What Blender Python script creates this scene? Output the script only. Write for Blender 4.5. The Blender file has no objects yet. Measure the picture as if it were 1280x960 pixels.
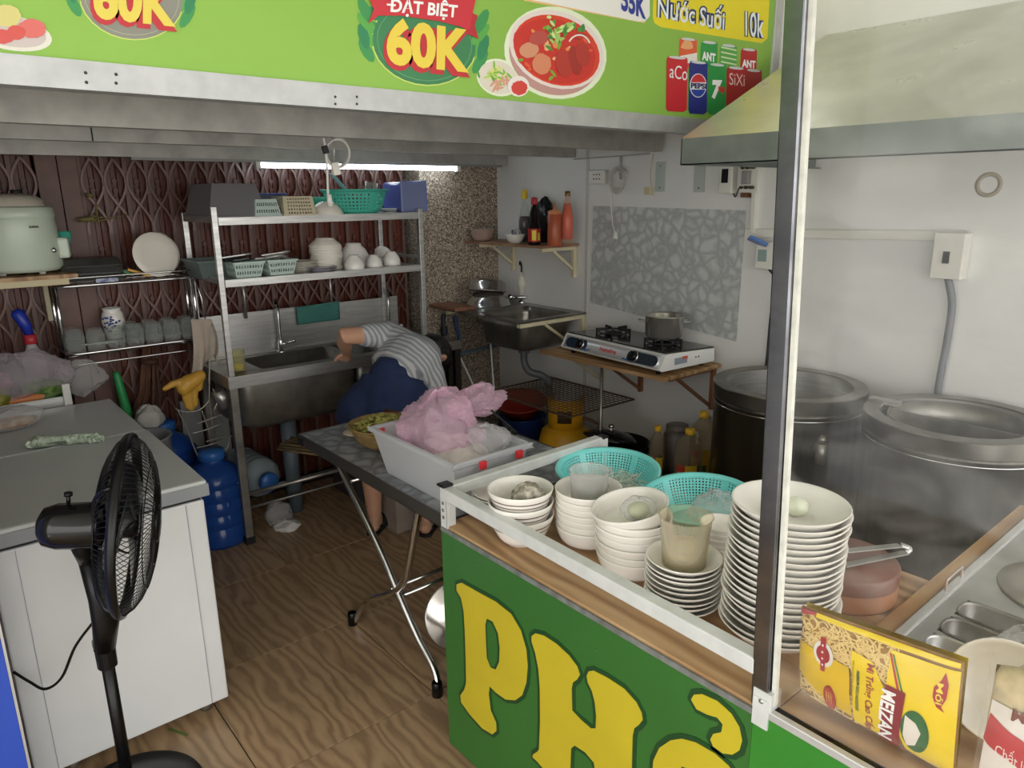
import bpy, bmesh, math, random
from mathutils import Vector, Matrix, Euler, noise
S = bpy.context.scene
COL = S.collection
V = Vector
PI = math.pi
R = math.radians
rnd = random.Random(7)
# ---------------------------------------------------------------- camera, sky, exposure
FPX, YAW, PITCH, ROLL, HC = 904.0, R(39.9), R(14.68), R(-.6), 1.7
def cam_axes():
    f = V((math.sin(YAW)*math.cos(PITCH), math.cos(YAW)*math.cos(PITCH), -math.sin(PITCH)))
    r = V((math.cos(YAW), -math.sin(YAW), 0)); u = r.cross(f)
    return r*math.cos(ROLL)+u*math.sin(ROLL), u*math.cos(ROLL)-r*math.sin(ROLL), f
AR, AU, AF = cam_axes()
EYE = V((0, 0, HC))
cd = bpy.data.cameras.new('camera'); cam = bpy.data.objects.new('camera', cd); COL.objects.link(cam)
cd.sensor_width = 36; cd.lens = FPX*36/1280; cd.clip_start = .02
cam.matrix_world = Matrix(((AR.x, AU.x, -AF.x, 0), (AR.y, AU.y, -AF.y, 0), (AR.z, AU.z, -AF.z, HC), (0, 0, 0, 1)))
S.camera = cam
def ray(px, py): return AF+AR*((px-640)/FPX)-AU*((py-480)/FPX)
def atz(px, py, z): d = ray(px, py); return EYE+d*((z-HC)/d.z)
def aty(px, py, y): d = ray(px, py); return EYE+d*(y/d.y)
def atx(px, py, x): d = ray(px, py); return EYE+d*(x/d.x)
def wid(w, p): return w*((V(p)-EYE).dot(AF))/FPX        # metres spanned by w pixels at p

w = bpy.data.worlds.new('overcast_sky'); S.world = w; w.use_nodes = True
wn = w.node_tree.nodes; wl = w.node_tree.links
bg = wn['Background']; bg.inputs[1].default_value = 1.6
tc = wn.new('ShaderNodeTexCoord'); sx = wn.new('ShaderNodeSeparateXYZ'); cr = wn.new('ShaderNodeValToRGB')
wl.new(tc.outputs['Generated'], sx.inputs[0]); wl.new(sx.outputs[2], cr.inputs[0]); wl.new(cr.outputs[0], bg.inputs[0])
cr.color_ramp.elements[0].color = (.78, .76, .73, 1); cr.color_ramp.elements[0].position = 0
cr.color_ramp.elements[1].color = (1, .982, .958, 1); cr.color_ramp.elements[1].position = .6
S.view_settings.view_transform = 'Standard'; S.view_settings.look = 'None'
S.view_settings.gamma = 1; S.view_settings.use_curve_mapping = False
S.view_settings.exposure = 1.2
# ---------------------------------------------------------------- materials
def lin(h):
    if isinstance(h, str):
        c = [int(h[i:i+2], 16)/255 for i in (0, 2, 4)]
        return tuple(x/12.92 if x <= .04045 else ((x+.055)/1.055)**2.4 for x in c)
    return tuple(h)
MATS = {}
def mat(name, col='ffffff', rough=.5, metal=0, var=None, bump=None, col2=None, stretch=None, emit=0, alpha=1, sheen=0, spec=.5, obj_var=0):
    """principled; var=(scale, amount) mixes towards col2 by noise; bump=(scale, strength)"""
    if name in MATS: return MATS[name]
    m = bpy.data.materials.new(name); m.use_nodes = True; n = m.node_tree.nodes; l = m.node_tree.links
    b = n['Principled BSDF']; c = lin(col)
    b.inputs['Base Color'].default_value = (*c, 1); b.inputs['Roughness'].default_value = rough
    b.inputs['Metallic'].default_value = metal; b.inputs['Alpha'].default_value = alpha
    b.inputs['Specular IOR Level'].default_value = spec
    if emit: b.inputs['Emission Color'].default_value = (*c, 1); b.inputs['Emission Strength'].default_value = emit
    if var or bump or obj_var:
        t = n.new('ShaderNodeTexCoord'); mp = n.new('ShaderNodeMapping'); l.new(t.outputs['Object'], mp.inputs[0])
        if stretch: mp.inputs['Scale'].default_value = stretch
    if var:
        nz = n.new('ShaderNodeTexNoise'); nz.inputs['Scale'].default_value = var[0]; nz.inputs['Detail'].default_value = 6
        l.new(mp.outputs[0], nz.inputs[0])
        rp = n.new('ShaderNodeValToRGB'); rp.color_ramp.elements[0].position = .35; rp.color_ramp.elements[1].position = .68
        rp.color_ramp.elements[0].color = (*c, 1)
        c2 = lin(col2) if col2 else tuple(x*(1-var[1]) for x in c)
        rp.color_ramp.elements[1].color = (*c2, 1)
        l.new(nz.outputs[0], rp.inputs[0]); out = rp.outputs[0]
        if obj_var:
            oi = n.new('ShaderNodeObjectInfo'); hs = n.new('ShaderNodeHueSaturation'); mr = n.new('ShaderNodeMapRange')
            mr.inputs[3].default_value = 1-obj_var; mr.inputs[4].default_value = 1+obj_var
            l.new(oi.outputs['Random'], mr.inputs[0]); l.new(mr.outputs[0], hs.inputs['Value']); l.new(out, hs.inputs['Color']); out = hs.outputs[0]
        l.new(out, b.inputs['Base Color'])
        if metal > .5:
            m2 = n.new('ShaderNodeMapRange'); m2.inputs[3].default_value = max(.03, rough-.12); m2.inputs[4].default_value = rough+.15
            l.new(nz.outputs[0], m2.inputs[0]); l.new(m2.outputs[0], b.inputs['Roughness'])
    if bump:
        n2 = n.new('ShaderNodeTexNoise'); n2.inputs['Scale'].default_value = bump[0]; n2.inputs['Detail'].default_value = 4
        l.new(mp.outputs[0], n2.inputs[0]); bp = n.new('ShaderNodeBump'); bp.inputs['Strength'].default_value = bump[1]; bp.inputs['Distance'].default_value = .01
        l.new(n2.outputs[0], bp.inputs['Height']); l.new(bp.outputs[0], b.inputs['Normal'])
    MATS[name] = m; return m
def thin(name, tint='ffffff', clear=.7, rough=.05, body=None, bumps=0):
    """thin clear plastic or glass: transparency + gloss + a little body colour"""
    if name in MATS: return MATS[name]
    m = bpy.data.materials.new(name); m.use_nodes = True; n = m.node_tree.nodes; l = m.node_tree.links
    n.remove(n['Principled BSDF']); o = n['Material Output']
    tr = n.new('ShaderNodeBsdfTransparent'); tr.inputs[0].default_value = (*lin(tint), 1)
    b = n.new('ShaderNodeBsdfPrincipled'); b.inputs['Base Color'].default_value = (*lin(body or tint), 1); b.inputs['Roughness'].default_value = rough
    lw = n.new('ShaderNodeLayerWeight'); lw.inputs[0].default_value = .35
    mr = n.new('ShaderNodeMapRange'); mr.inputs[3].default_value = 1-clear; mr.inputs[4].default_value = min(1, 1-clear+.6)
    pw = n.new('ShaderNodeMath'); pw.operation = 'POWER'; pw.inputs[1].default_value = 2.2; l.new(lw.outputs['Facing'], pw.inputs[0]); l.new(pw.outputs[0], mr.inputs[0])
    mx = n.new('ShaderNodeMixShader'); l.new(mr.outputs[0], mx.inputs[0]); l.new(tr.outputs[0], mx.inputs[1]); l.new(b.outputs[0], mx.inputs[2]); l.new(mx.outputs[0], o.inputs[0])
    if bumps:
        t = n.new('ShaderNodeTexCoord'); nz = n.new('ShaderNodeTexNoise'); nz.inputs['Scale'].default_value = bumps; nz.inputs['Detail'].default_value = 5
        l.new(t.outputs['Object'], nz.inputs[0]); bp = n.new('ShaderNodeBump'); bp.inputs['Strength'].default_value = .8; bp.inputs['Distance'].default_value = .01
        l.new(nz.outputs[0], bp.inputs['Height']); l.new(bp.outputs[0], b.inputs['Normal'])
    MATS[name] = m; return m
def ink(h, rough=.45): return mat('print_'+h, h, rough)
# ---------------------------------------------------------------- geometry helpers
class B:
    def __init__(s): s.v = []; s.f = []; s.s = []; s.mi = []; s.k = 0
    def add(s, vs, fs, sm=False):
        o = len(s.v); s.v += [V(p) for p in vs]
        for f in fs: s.f.append([i+o for i in f]); s.s.append(sm); s.mi.append(s.k)
        return s
    def box(s, x0, x1, y0, y1, z0, z1, M=None):
        p = [V((x, y, z)) for z in (z0, z1) for y in (y0, y1) for x in (x0, x1)]
        if M: p = [M @ q for q in p]
        return s.add(p, [(0, 2, 3, 1), (4, 5, 7, 6), (0, 1, 5, 4), (2, 6, 7, 3), (0, 4, 6, 2), (1, 3, 7, 5)])
    def bar(s, a, b, w, h=None, up=(0, 0, 1)):
        a = V(a); b = V(b); h = h or w; d = (b-a); L = d.length; d.normalize()
        u = V(up)
        if abs(d.dot(u)) > .95: u = V((0, 1, 0))
        x = d.cross(u).normalized(); u = x.cross(d)
        p = [c+x*i*w/2+u*j*h/2 for c in (a, b) for i, j in ((-1, -1), (1, -1), (1, 1), (-1, 1))]
        return s.add(p, [(0, 1, 2, 3), (7, 6, 5, 4), (0, 4, 5, 1), (1, 5, 6, 2), (2, 6, 7, 3), (3, 7, 4, 0)])
    def tube(s, pts, r, n=8, closed=False, ref=None):
        pts = [V(p) for p in pts]; N = len(pts)
        rs = r if isinstance(r, list) else [r]*N
        vs = []; prev = None
        for i, p in enumerate(pts):
            if closed: t = pts[(i+1) % N]-pts[i-1]
            else: t = pts[min(i+1, N-1)]-pts[max(i-1, 0)]
            t.normalize()
            if prev is None:
                x = t.orthogonal().normalized()
                if ref is not None and (V(ref)-t*V(ref).dot(t)).length > .2: x = (V(ref)-t*V(ref).dot(t)).normalized()
            else:
                x = prev-t*prev.dot(t)
                x = x.normalized() if x.length > 1e-6 else t.orthogonal().normalized()
            prev = x; y = t.cross(x)
            rr = rs[i]; rx, ry = rr if isinstance(rr, tuple) else (rr, rr)
            vs += [p+x*rx*math.cos(2*PI*k/n)+y*ry*math.sin(2*PI*k/n) for k in range(n)]
        fs = []
        for i in range(N if closed else N-1):
            for k in range(n):
                a = i*n+k; b = i*n+(k+1) % n; c = ((i+1) % N)*n
                fs.append((a, b, c+(k+1) % n, c+k))
        s.add(vs, fs, True)
        if not closed: s.add(vs[:n], [tuple(range(n))[::-1]]); s.add(vs[-n:], [tuple(range(n))])
        return s
    def lathe(s, prof, c=(0, 0, 0), n=32, M=None, skip=None, sm=True, a0=0, a1=2*PI):
        full = abs(a1-a0-2*PI) < 1e-6; c = V(c); vs = []; m = n if full else n+1
        for r, z in prof:
            for k in range(m):
                a = a0+(a1-a0)*k/n; p = V((r*math.cos(a), r*math.sin(a), z))
                vs.append((M @ p if M else p)+c)
        fs = []
        for i in range(len(prof)-1):
            for k in range(n):
                if skip and skip(i, k): continue
                fs.append((i*m+k, i*m+(k+1) % m, (i+1)*m+(k+1) % m, (i+1)*m+k))
        return s.add(vs, fs, sm)
    def prism(s, poly, fn, d0, d1):
        """extrude a closed outline; fn(u, v, d) -> point"""
        n = len(poly); bm = bmesh.new()
        a = [bm.verts.new(fn(u, v, d0)) for u, v in poly]; f = bm.faces.new(a); f.normal_update()
        tri = bmesh.ops.triangulate(bm, faces=[f])['faces']; bm.verts.index_update()
        fs = [tuple(x.index for x in t.verts) for t in tri]; bm.free()
        vs = [fn(u, v, d0) for u, v in poly]+[fn(u, v, d1) for u, v in poly]
        out = [t for t in fs]+[tuple(i+n for i in t[::-1]) for t in fs]+[(i, (i+1) % n, (i+1) % n+n, i+n) for i in range(n)]
        return s.add(vs, out)
    def grid(s, fn, nu, nv, skip=None, sm=True):
        vs = [fn(i/nu, j/nv) for j in range(nv+1) for i in range(nu+1)]
        fs = [(j*(nu+1)+i, j*(nu+1)+i+1, (j+1)*(nu+1)+i+1, (j+1)*(nu+1)+i) for j in range(nv) for i in range(nu) if not (skip and skip(i, j))]
        return s.add(vs, fs, sm)
    def ball(s, c, r, n=16, sc=(1, 1, 1), M=None):
        prof = [(math.sin(PI*i/(n//2))*r, -math.cos(PI*i/(n//2))*r) for i in range(n//2+1)]
        prof[0] = (1e-4, -r); prof[-1] = (1e-4, r)
        D = Matrix.Diagonal((*sc,)) if len(sc) == 3 else sc
        T = (M.to_3x3() @ D) if M else D
        return s.lathe(prof, c, n, M=T)
    def crumple(s, c, rad, seed=0, amp=.35, fr=2.2, n=(36, 22), flat=None, top=None):
        """a creased bag: lobed ball with ridged noise"""
        c = V(c); off = V((seed*3.7, seed*1.9, seed*5.1))
        def fn(u, v):
            a = u*2*PI; b = -PI/2+v*PI; d = V((math.cos(b)*math.cos(a), math.cos(b)*math.sin(a), math.sin(b)))
            fold = noise.noise(V((math.cos(a)*2.6, math.sin(a)*2.6, b*.7))+off)
            k = 1+amp*.7*noise.noise(d*1.3+off)+amp*.55*fold+amp*.45*(.5-abs(noise.noise(d*fr*1.4+off)))+amp*.3*(.35-abs(noise.noise(V((d.x*fr*3, d.y*fr*3, d.z*fr*1.6))+off)))
            p = V((d.x*rad[0], d.y*rad[1], d.z*rad[2]))*k
            if flat is not None and p.z < flat: p.z = flat+(p.z-flat)*.05
            if top: p = top(p, d)
            return c+p
        return s.grid(fn, *n)
    def text(s, t, O, U, W, off=0, N=None, bold=0., mono=False):
        """lettering: glyph box fitted on O + U*[0,1] + W*[0,1]"""
        cu = bpy.data.curves.new('lettering', 'FONT'); cu.body = t; cu.offset = bold; cu.resolution_u = 4; cu.fill_mode = 'FRONT'
        o = bpy.data.objects.new('lettering', cu); COL.objects.link(o)
        dg = bpy.context.evaluated_depsgraph_get(); me = bpy.data.meshes.new_from_object(o.evaluated_get(dg))
        vs = [v.co.copy() for v in me.vertices]; fs = [tuple(p.vertices) for p in me.polygons]
        bpy.data.objects.remove(o); bpy.data.curves.remove(cu); bpy.data.meshes.remove(me)
        x0 = min(v.x for v in vs); x1 = max(v.x for v in vs); y0 = min(v.y for v in vs); y1 = max(v.y for v in vs)
        O = V(O); U = V(U); W = V(W); N = V(N) if N else U.cross(W).normalized()
        return s.add([O+U*((v.x-x0)/(x1-x0))+W*((v.y-y0)/(y1-y0))+N*off for v in vs], fs)
FR = {}                                                    # world frame of every thing, for parts given in world coordinates
def mesh(name, b, mats, T=None):
    me = bpy.data.meshes.new(name); vs = [T @ p for p in b.v] if T else b.v
    me.from_pydata([tuple(p) for p in vs], [], b.f)
    for m in (mats if isinstance(mats, (list, tuple)) else [mats]): me.materials.append(m)
    me.polygons.foreach_set('use_smooth', b.s); me.polygons.foreach_set('material_index', b.mi)
    bm = bmesh.new(); bm.from_mesh(me); bmesh.ops.remove_doubles(bm, verts=bm.verts, dist=1e-6)
    bmesh.ops.recalc_face_normals(bm, faces=bm.faces); bm.to_mesh(me); bm.free()
    return me
def mods(o, bevel=0, solid=0, sub=0):
    if solid:
        m = o.modifiers.new('thickness', 'SOLIDIFY'); m.thickness = solid; m.offset = 0
    if bevel:
        m = o.modifiers.new('edges', 'BEVEL'); m.width = bevel; m.segments = 2; m.limit_method = 'ANGLE'; m.angle_limit = R(40)
    if sub:
        m = o.modifiers.new('round', 'SUBSURF'); m.levels = sub; m.render_levels = sub
    return o
def thing(name, label, cat, loc=(0, 0, 0), rotz=0, group=None, rot=None):
    o = bpy.data.objects.new(name, None); COL.objects.link(o); o.empty_display_size = .05
    e = rot or Euler((0, 0, rotz)); o.location = loc; o.rotation_euler = e
    FR[o.name] = Matrix.Translation(V(loc)) @ e.to_matrix().to_4x4()
    o['label'] = label; o['category'] = cat
    if group: o['group'] = group
    return o
def part(name, b, m, parent, label=None, local=False, stuff=False, **k):
    fr = FR[parent.name]
    o = bpy.data.objects.new(name, mesh(name, b, m, None if local else fr.inverted())); COL.objects.link(o)
    o.parent = parent; FR[o.name] = fr
    if label: o['label'] = label
    if stuff: o['kind'] = 'stuff'
    return mods(o, **k)
def solo(name, label, cat, b, m, group=None, loc=None, rot=None, stuff=False, **k):
    if loc is None:
        xs = [p.x for p in b.v]; ys = [p.y for p in b.v]
        loc = V(((min(xs)+max(xs))/2, (min(ys)+max(ys))/2, min(p.z for p in b.v))); T = Matrix.Translation(-loc)
    else: T = None
    o = bpy.data.objects.new(name, mesh(name, b, m, T)); COL.objects.link(o); o.location = loc
    if rot: o.rotation_euler = rot
    FR[o.name] = Matrix.Translation(V(loc)) @ ((rot if isinstance(rot, Euler) else Euler(rot)).to_matrix().to_4x4() if rot else Matrix())
    o['label'] = label; o['category'] = cat
    if group: o['group'] = group
    if stuff: o['kind'] = 'stuff'
    return mods(o, **k)
def struct(name, b, m, parent=None, **k):
    if parent: return part(name, b, m, parent, **k)
    o = bpy.data.objects.new(name, mesh(name, b, m)); COL.objects.link(o); FR[o.name] = Matrix(); o['kind'] = 'structure'
    return mods(o, **k)
def put(o, parent, loc=(0, 0, 0), rot=(0, 0, 0), sc=None, label=None):      # another copy of a piece, sharing its mesh
    c = o.copy(); COL.objects.link(c); c.parent = parent; c.location = loc; c.rotation_euler = rot
    if sc: c.scale = sc
    if label: c['label'] = label
    return c
def dup(root, loc, rotz=0, label=None, group=None, rot=None, sc=None):
    c = root.copy(); COL.objects.link(c); c.location = loc; c.rotation_euler = rot or (0, 0, rotz)
    if sc: c.scale = sc
    if label: c['label'] = label
    if group: c['group'] = group
    for ch in root.children:
        d = ch.copy(); COL.objects.link(d); d.parent = c
        for g in ch.children:
            e = g.copy(); COL.objects.link(e); e.parent = d
    return c
def flesh(name, chains, m, parent, voxel=.01, smooth=4, n=14, ref=None):
    """one continuous surface from tapered chains [(point, radius)...]"""
    b = B()
    for ch in chains:
        pts = [V(c[0]) for c in ch]; rs = [c[1] for c in ch]
        b.tube(pts, rs, n, ref=ref)
        for p, r in ((pts[0], rs[0]), (pts[-1], rs[-1])):
            q = min(r) if isinstance(r, tuple) else r
            b.ball(p, q*.98, 12)
    T = FR[parent.name].inverted()
    o = bpy.data.objects.new(name, mesh(name, b, m, T)); COL.objects.link(o)
    x = o.modifiers.new('skin', 'REMESH'); x.mode = 'VOXEL'; x.voxel_size = voxel; x.use_smooth_shade = True
    y = o.modifiers.new('smooth', 'SMOOTH'); y.iterations = smooth; y.factor = .5
    dg = bpy.context.evaluated_depsgraph_get(); me = bpy.data.meshes.new_from_object(o.evaluated_get(dg))
    o.modifiers.clear(); o.data = me; o.parent = parent; FR[o.name] = FR[parent.name]
    return o
def spline(pts, n=8):
    pts = [V(p) for p in pts]; out = []
    for i in range(len(pts)-1):
        p0 = pts[max(i-1, 0)]; p1 = pts[i]; p2 = pts[i+1]; p3 = pts[min(i+2, len(pts)-1)]
        for k in range(n):
            t = k/n; out.append(.5*((2*p1)+(p2-p0)*t+(2*p0-5*p1+4*p2-p3)*t*t+(3*p1-p0-3*p2+p3)*t**3))
    return out+[pts[-1]]
def circ(c, r, n=20, M=None):
    return [V(c)+(M @ V((r*math.cos(2*PI*k/n), r*math.sin(2*PI*k/n), 0)) if M else V((r*math.cos(2*PI*k/n), r*math.sin(2*PI*k/n), 0))) for k in range(n)]
ORD = ['topmost', 'second from the top', 'third from the top', 'fourth from the top', 'fifth from the top', 'sixth from the top', 'seventh from the top', 'eighth from the top', 'ninth from the top', 'tenth from the top', 'eleventh from the top', 'twelfth from the top', 'thirteenth from the top', 'fourteenth from the top', 'fifteenth from the top', 'sixteenth from the top', 'seventeenth from the top', 'eighteenth from the top', 'nineteenth from the top', 'twentieth from the top', 'twenty-first from the top']
# shared materials
STEEL = mat('brushed_steel', 'c6c6c3', .34, .85, var=(6, .25), stretch=(1, 1, 12))
STEELD = mat('worn_steel', 'a09d97', .4, .85, var=(9, .45), bump=(60, .08))
CHROME = mat('chrome', 'd8d8d8', .12, 1)
GALV = mat('galvanised_sheet', 'a9aeac', .42, .85, var=(14, .22))
ALU = mat('aluminium_profile', 'd2d3d2', .45, .55, var=(8, .2))
CERAM = mat('white_ceramic', 'efece5', .22, 0)
CREAM = mat('cream_ceramic', 'eae5d8', .3, 0)
WHITE = mat('white_paint', 'e6e7e4', .4, 0, var=(5, .1))
BLACK = mat('black_plastic', '08080a', .34, 0, spec=.35)
BLACKM = mat('black_matt', '151515', .6, 0)
def wood(name, dark, mid, light, sc=4, rough=.5, stretch=(1, .22, 1), dist=12):
    if name in MATS: return MATS[name]
    m = bpy.data.materials.new(name); m.use_nodes = True; n = m.node_tree.nodes; l = m.node_tree.links; b = n['Principled BSDF']
    t = n.new('ShaderNodeTexCoord'); mp = n.new('ShaderNodeMapping'); mp.inputs['Scale'].default_value = stretch; l.new(t.outputs['Object'], mp.inputs[0])
    wv = n.new('ShaderNodeTexWave'); wv.inputs['Scale'].default_value = sc; wv.inputs['Distortion'].default_value = dist; wv.inputs['Detail'].default_value = 4; wv.inputs['Detail Scale'].default_value = 1.4; l.new(mp.outputs[0], wv.inputs[0])
    nz = n.new('ShaderNodeTexNoise'); nz.inputs['Scale'].default_value = 5; nz.inputs['Detail'].default_value = 6; l.new(mp.outputs[0], nz.inputs[0])
    mx = n.new('ShaderNodeMath'); mx.operation = 'MULTIPLY_ADD'; mx.inputs[1].default_value = .28; l.new(wv.outputs[0], mx.inputs[0])
    m2 = n.new('ShaderNodeMath'); m2.operation = 'MULTIPLY'; m2.inputs[1].default_value = .72; l.new(nz.outputs[0], m2.inputs[0]); l.new(m2.outputs[0], mx.inputs[2])
    r = n.new('ShaderNodeValToRGB'); r.color_ramp.elements[0].color = (*lin(dark), 1); r.color_ramp.elements[0].position = .2; r.color_ramp.elements[1].color = (*lin(light), 1); r.color_ramp.elements[1].position = .75
    e = r.color_ramp.elements.new(.45); e.color = (*lin(mid), 1); l.new(mx.outputs[0], r.inputs[0]); l.new(r.outputs[0], b.inputs['Base Color']); b.inputs['Roughness'].default_value = rough
    MATS[name] = m; return m
PLY = wood('plywood', '66482f', 'a07b52', 'c6a47a')
TEAL = mat('turquoise_plastic', '7fe0de', .35, 0)
TEALG = mat('sea_green_plastic', '4fbfa8', .35, 0)
GLASS = thin('clear_glass', 'f4f7f5', .93, .04, 'ffffff')
CLEARP = thin('clear_plastic', 'eef0f0', .62, .15, 'e8eaea')
FOIL = thin('clear_bag', 'f4f4f4', .8, .12, 'f2f2f2', bumps=30)
CREAMP = mat('cream_painted_steel', 'd9d0ad', .5, 0, var=(9, .15))
# ================================================================= SETTING
XW, YP, YG, YSG = 3.15, 3.90, 4.05, 1.90          # right wall, pier face, gate, banner plane
def tile_mat():
    m = bpy.data.materials.new('wood_look_tile'); m.use_nodes = True; n = m.node_tree.nodes; l = m.node_tree.links; b = n['Principled BSDF']
    t = n.new('ShaderNodeTexCoord'); oi = n.new('ShaderNodeObjectInfo'); va = n.new('ShaderNodeVectorMath'); va.operation = 'ADD'
    mu = n.new('ShaderNodeVectorMath'); mu.operation = 'SCALE'; mu.inputs[0].default_value = (13, 7, 3)
    l.new(oi.outputs['Random'], mu.inputs['Scale']); l.new(t.outputs['Object'], va.inputs[0]); l.new(mu.outputs[0], va.inputs[1])
    mp = n.new('ShaderNodeMapping'); mp.inputs['Scale'].default_value = (1, .28, 1); l.new(va.outputs[0], mp.inputs[0])
    wv = n.new('ShaderNodeTexWave'); wv.inputs['Scale'].default_value = 7; wv.inputs['Distortion'].default_value = 14; wv.inputs['Detail'].default_value = 3; wv.inputs['Detail Scale'].default_value = 1.2
    l.new(mp.outputs[0], wv.inputs[0])
    r1 = n.new('ShaderNodeValToRGB'); r1.color_ramp.elements[0].color = (*lin('957a5d'), 1); r1.color_ramp.elements[1].color = (*lin('b79a78'), 1)
    e = r1.color_ramp.elements.new(.45); e.color = (*lin('ab8d6c'), 1); l.new(wv.outputs[0], r1.inputs[0])
    nz = n.new('ShaderNodeTexNoise'); nz.inputs['Scale'].default_value = 2.5; nz.inputs['Detail'].default_value = 5; l.new(va.outputs[0], nz.inputs[0])
    r2 = n.new('ShaderNodeValToRGB'); r2.color_ramp.elements[0].color = (.62, .6, .57, 1); r2.color_ramp.elements[0].position = .3; r2.color_ramp.elements[1].color = (1, 1, 1, 1); r2.color_ramp.elements[1].position = .7
    l.new(nz.outputs[0], r2.inputs[0]); mx = n.new('ShaderNodeMix'); mx.data_type = 'RGBA'; mx.blend_type = 'MULTIPLY'; mx.inputs[0].default_value = .45
    l.new(r1.outputs[0], mx.inputs[6]); l.new(r2.outputs[0], mx.inputs[7]); l.new(mx.outputs[2], b.inputs['Base Color'])
    b.inputs['Roughness'].default_value = .33; return m
TILE = tile_mat()
fl = struct('floor', B().box(-1.05, 3.3, .55, 4.3, -.1, -.006), mat('grout', '4b3d31', .8))
tb = B().box(-.303, .303, -.303, .303, -.012, 0); first = None
for i in range(-3, 5):
    for j in range(-3, 3):
        cx = .577+.61*i+.305-.61; cy = 2.48+.61*j+.305
        if cy > 4.2 or cx > 3.2: continue
        if first is None: first = part('tile', tb, TILE, fl, local=True, bevel=.0015); first.location = (cx, cy, 0)
        else: put(first, fl, (cx, cy, 0))
struct('pavement', B().box(-8, 8, -9, .55, -.1, -.012), mat('concrete', 'b3b0a9', .85, var=(3, .15)))
WALLM = mat('white_wall', 'e3e3df', .55, var=(1.6, .12), bump=(25, .06))
wr = struct('wall_right', B().box(XW, XW+.15, -.9, 4.3, -.01, 2.9), WALLM)
b = B()
for y in (3.06,): b.box(XW-.004, XW, y-.012, y+.012, 0, 2.0)
for y0, y1 in ((-.9, 1.9), (1.9, 3.9)): pass
part('panel_joint', b, mat('joint_strip', 'c4c4be', .5), wr)
struct('wall_left', B().box(-1.2, -1.05, 1.6, 4.3, -.01, 2.9), WALLM)
def granite():
    m = bpy.data.materials.new('pebble_render'); m.use_nodes = True; n = m.node_tree.nodes; l = m.node_tree.links; b = n['Principled BSDF']
    t = n.new('ShaderNodeTexCoord'); vo = n.new('ShaderNodeTexVoronoi'); vo.inputs['Scale'].default_value = 150; l.new(t.outputs['Object'], vo.inputs[0])
    sp = n.new('ShaderNodeSeparateColor'); l.new(vo.outputs['Color'], sp.inputs[0])
    r = n.new('ShaderNodeValToRGB'); els = r.color_ramp.elements; els[0].color = (*lin('4a4038'), 1); els[1].color = (*lin('d3c8b6'), 1)
    for p, c in ((.3, '7d6f60'), (.6, '9a8b79'), (.85, 'b5a693')): e = els.new(p); e.color = (*lin(c), 1)
    l.new(sp.outputs[0], r.inputs[0]); l.new(r.outputs[0], b.inputs['Base Color']); b.inputs['Roughness'].default_value = .6
    bp = n.new('ShaderNodeBump'); bp.inputs['Strength'].default_value = .5; bp.inputs['Distance'].default_value = .003; bp.invert = True
    l.new(vo.outputs['Distance'], bp.inputs['Height']); l.new(bp.outputs[0], b.inputs['Normal']); return m
struct('wall_back', B().box(2.535, XW, YP, 4.3, -.01, 2.02), granite())
struct('wall_lintel', B().box(-1.05, 2.535, YG+.05, 4.3, 1.95, 2.9), mat('dark_lintel', '4a3a33', .7))
struct('wall_behind', B().box(-1.2, 2.7, 4.3, 4.36, -.01, 2.9), mat('room_shade_brown', '3a2a26', .8))  # added backing; its dark colour stands for the shade seen through the gate gaps
struct('unseen_light_canopy', B().box(-3.5, 3.6, -2.4, YSG-.02, 2.95, 3.05), mat('unseen_canopy_white', 'd8d7d2', .7))  # unseen roof added to cut light from overhead and favour the interior
# mezzanine: deck, joists and front channel
struct('ceiling', B().box(-1.05, XW, YSG+.06, 4.3, 2.02, 2.12), mat('grey_deck', 'b5b5b1', .6, var=(4, .15)))
GJ = mat('galvanised_joist', 'b7b4ae', .5, .45, var=(11, .25))
def channel(y, z0, z1, x0, x1, d=.045):
    return B().box(x0, x1, y, y+.004, z0, z1).box(x0, x1, y+.004, y+d, z0, z0+.004).box(x0, x1, y+.004, y+d, z1-.004, z1).box(x0, x1, y+d-.004, y+d, z0+.004, z0+.016)
t1 = struct('trim_1', channel(YSG-.012, 1.93, 1.99, -1.05, 3.13, .06), mat('bright_galvanised', 'c3c5c6', .48, .5, var=(18, .16)))
bd = B()
for px, py in ((107, 91), (145, 93), (108, 103), (145, 104), (419, 121), (446, 121), (419, 130), (446, 130)):
    p = aty(px, py, YSG-.012); bd.lathe([(1e-4, -.0035), (.0035, -.0015), (.0035, 0)], p, 8, Matrix.Rotation(R(-90), 4, 'X'))
part('rivet', bd, mat('rivet_dark', '55565a', .4, .6), t1, stuff=True)
for k, (y, z0, x1) in enumerate(((2.485, 1.905, 3.10), (3.13, 1.905, 3.12), (3.78, 1.885, 3.14))):
    j = struct('trim_%d' % (k+2), channel(y, z0, 2.02, -1.05, x1), GJ)
    if k == 1: part('splice', B().box(.62, .625, y-.0015, y, z0, 2.02), BLACKM, j)
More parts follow.
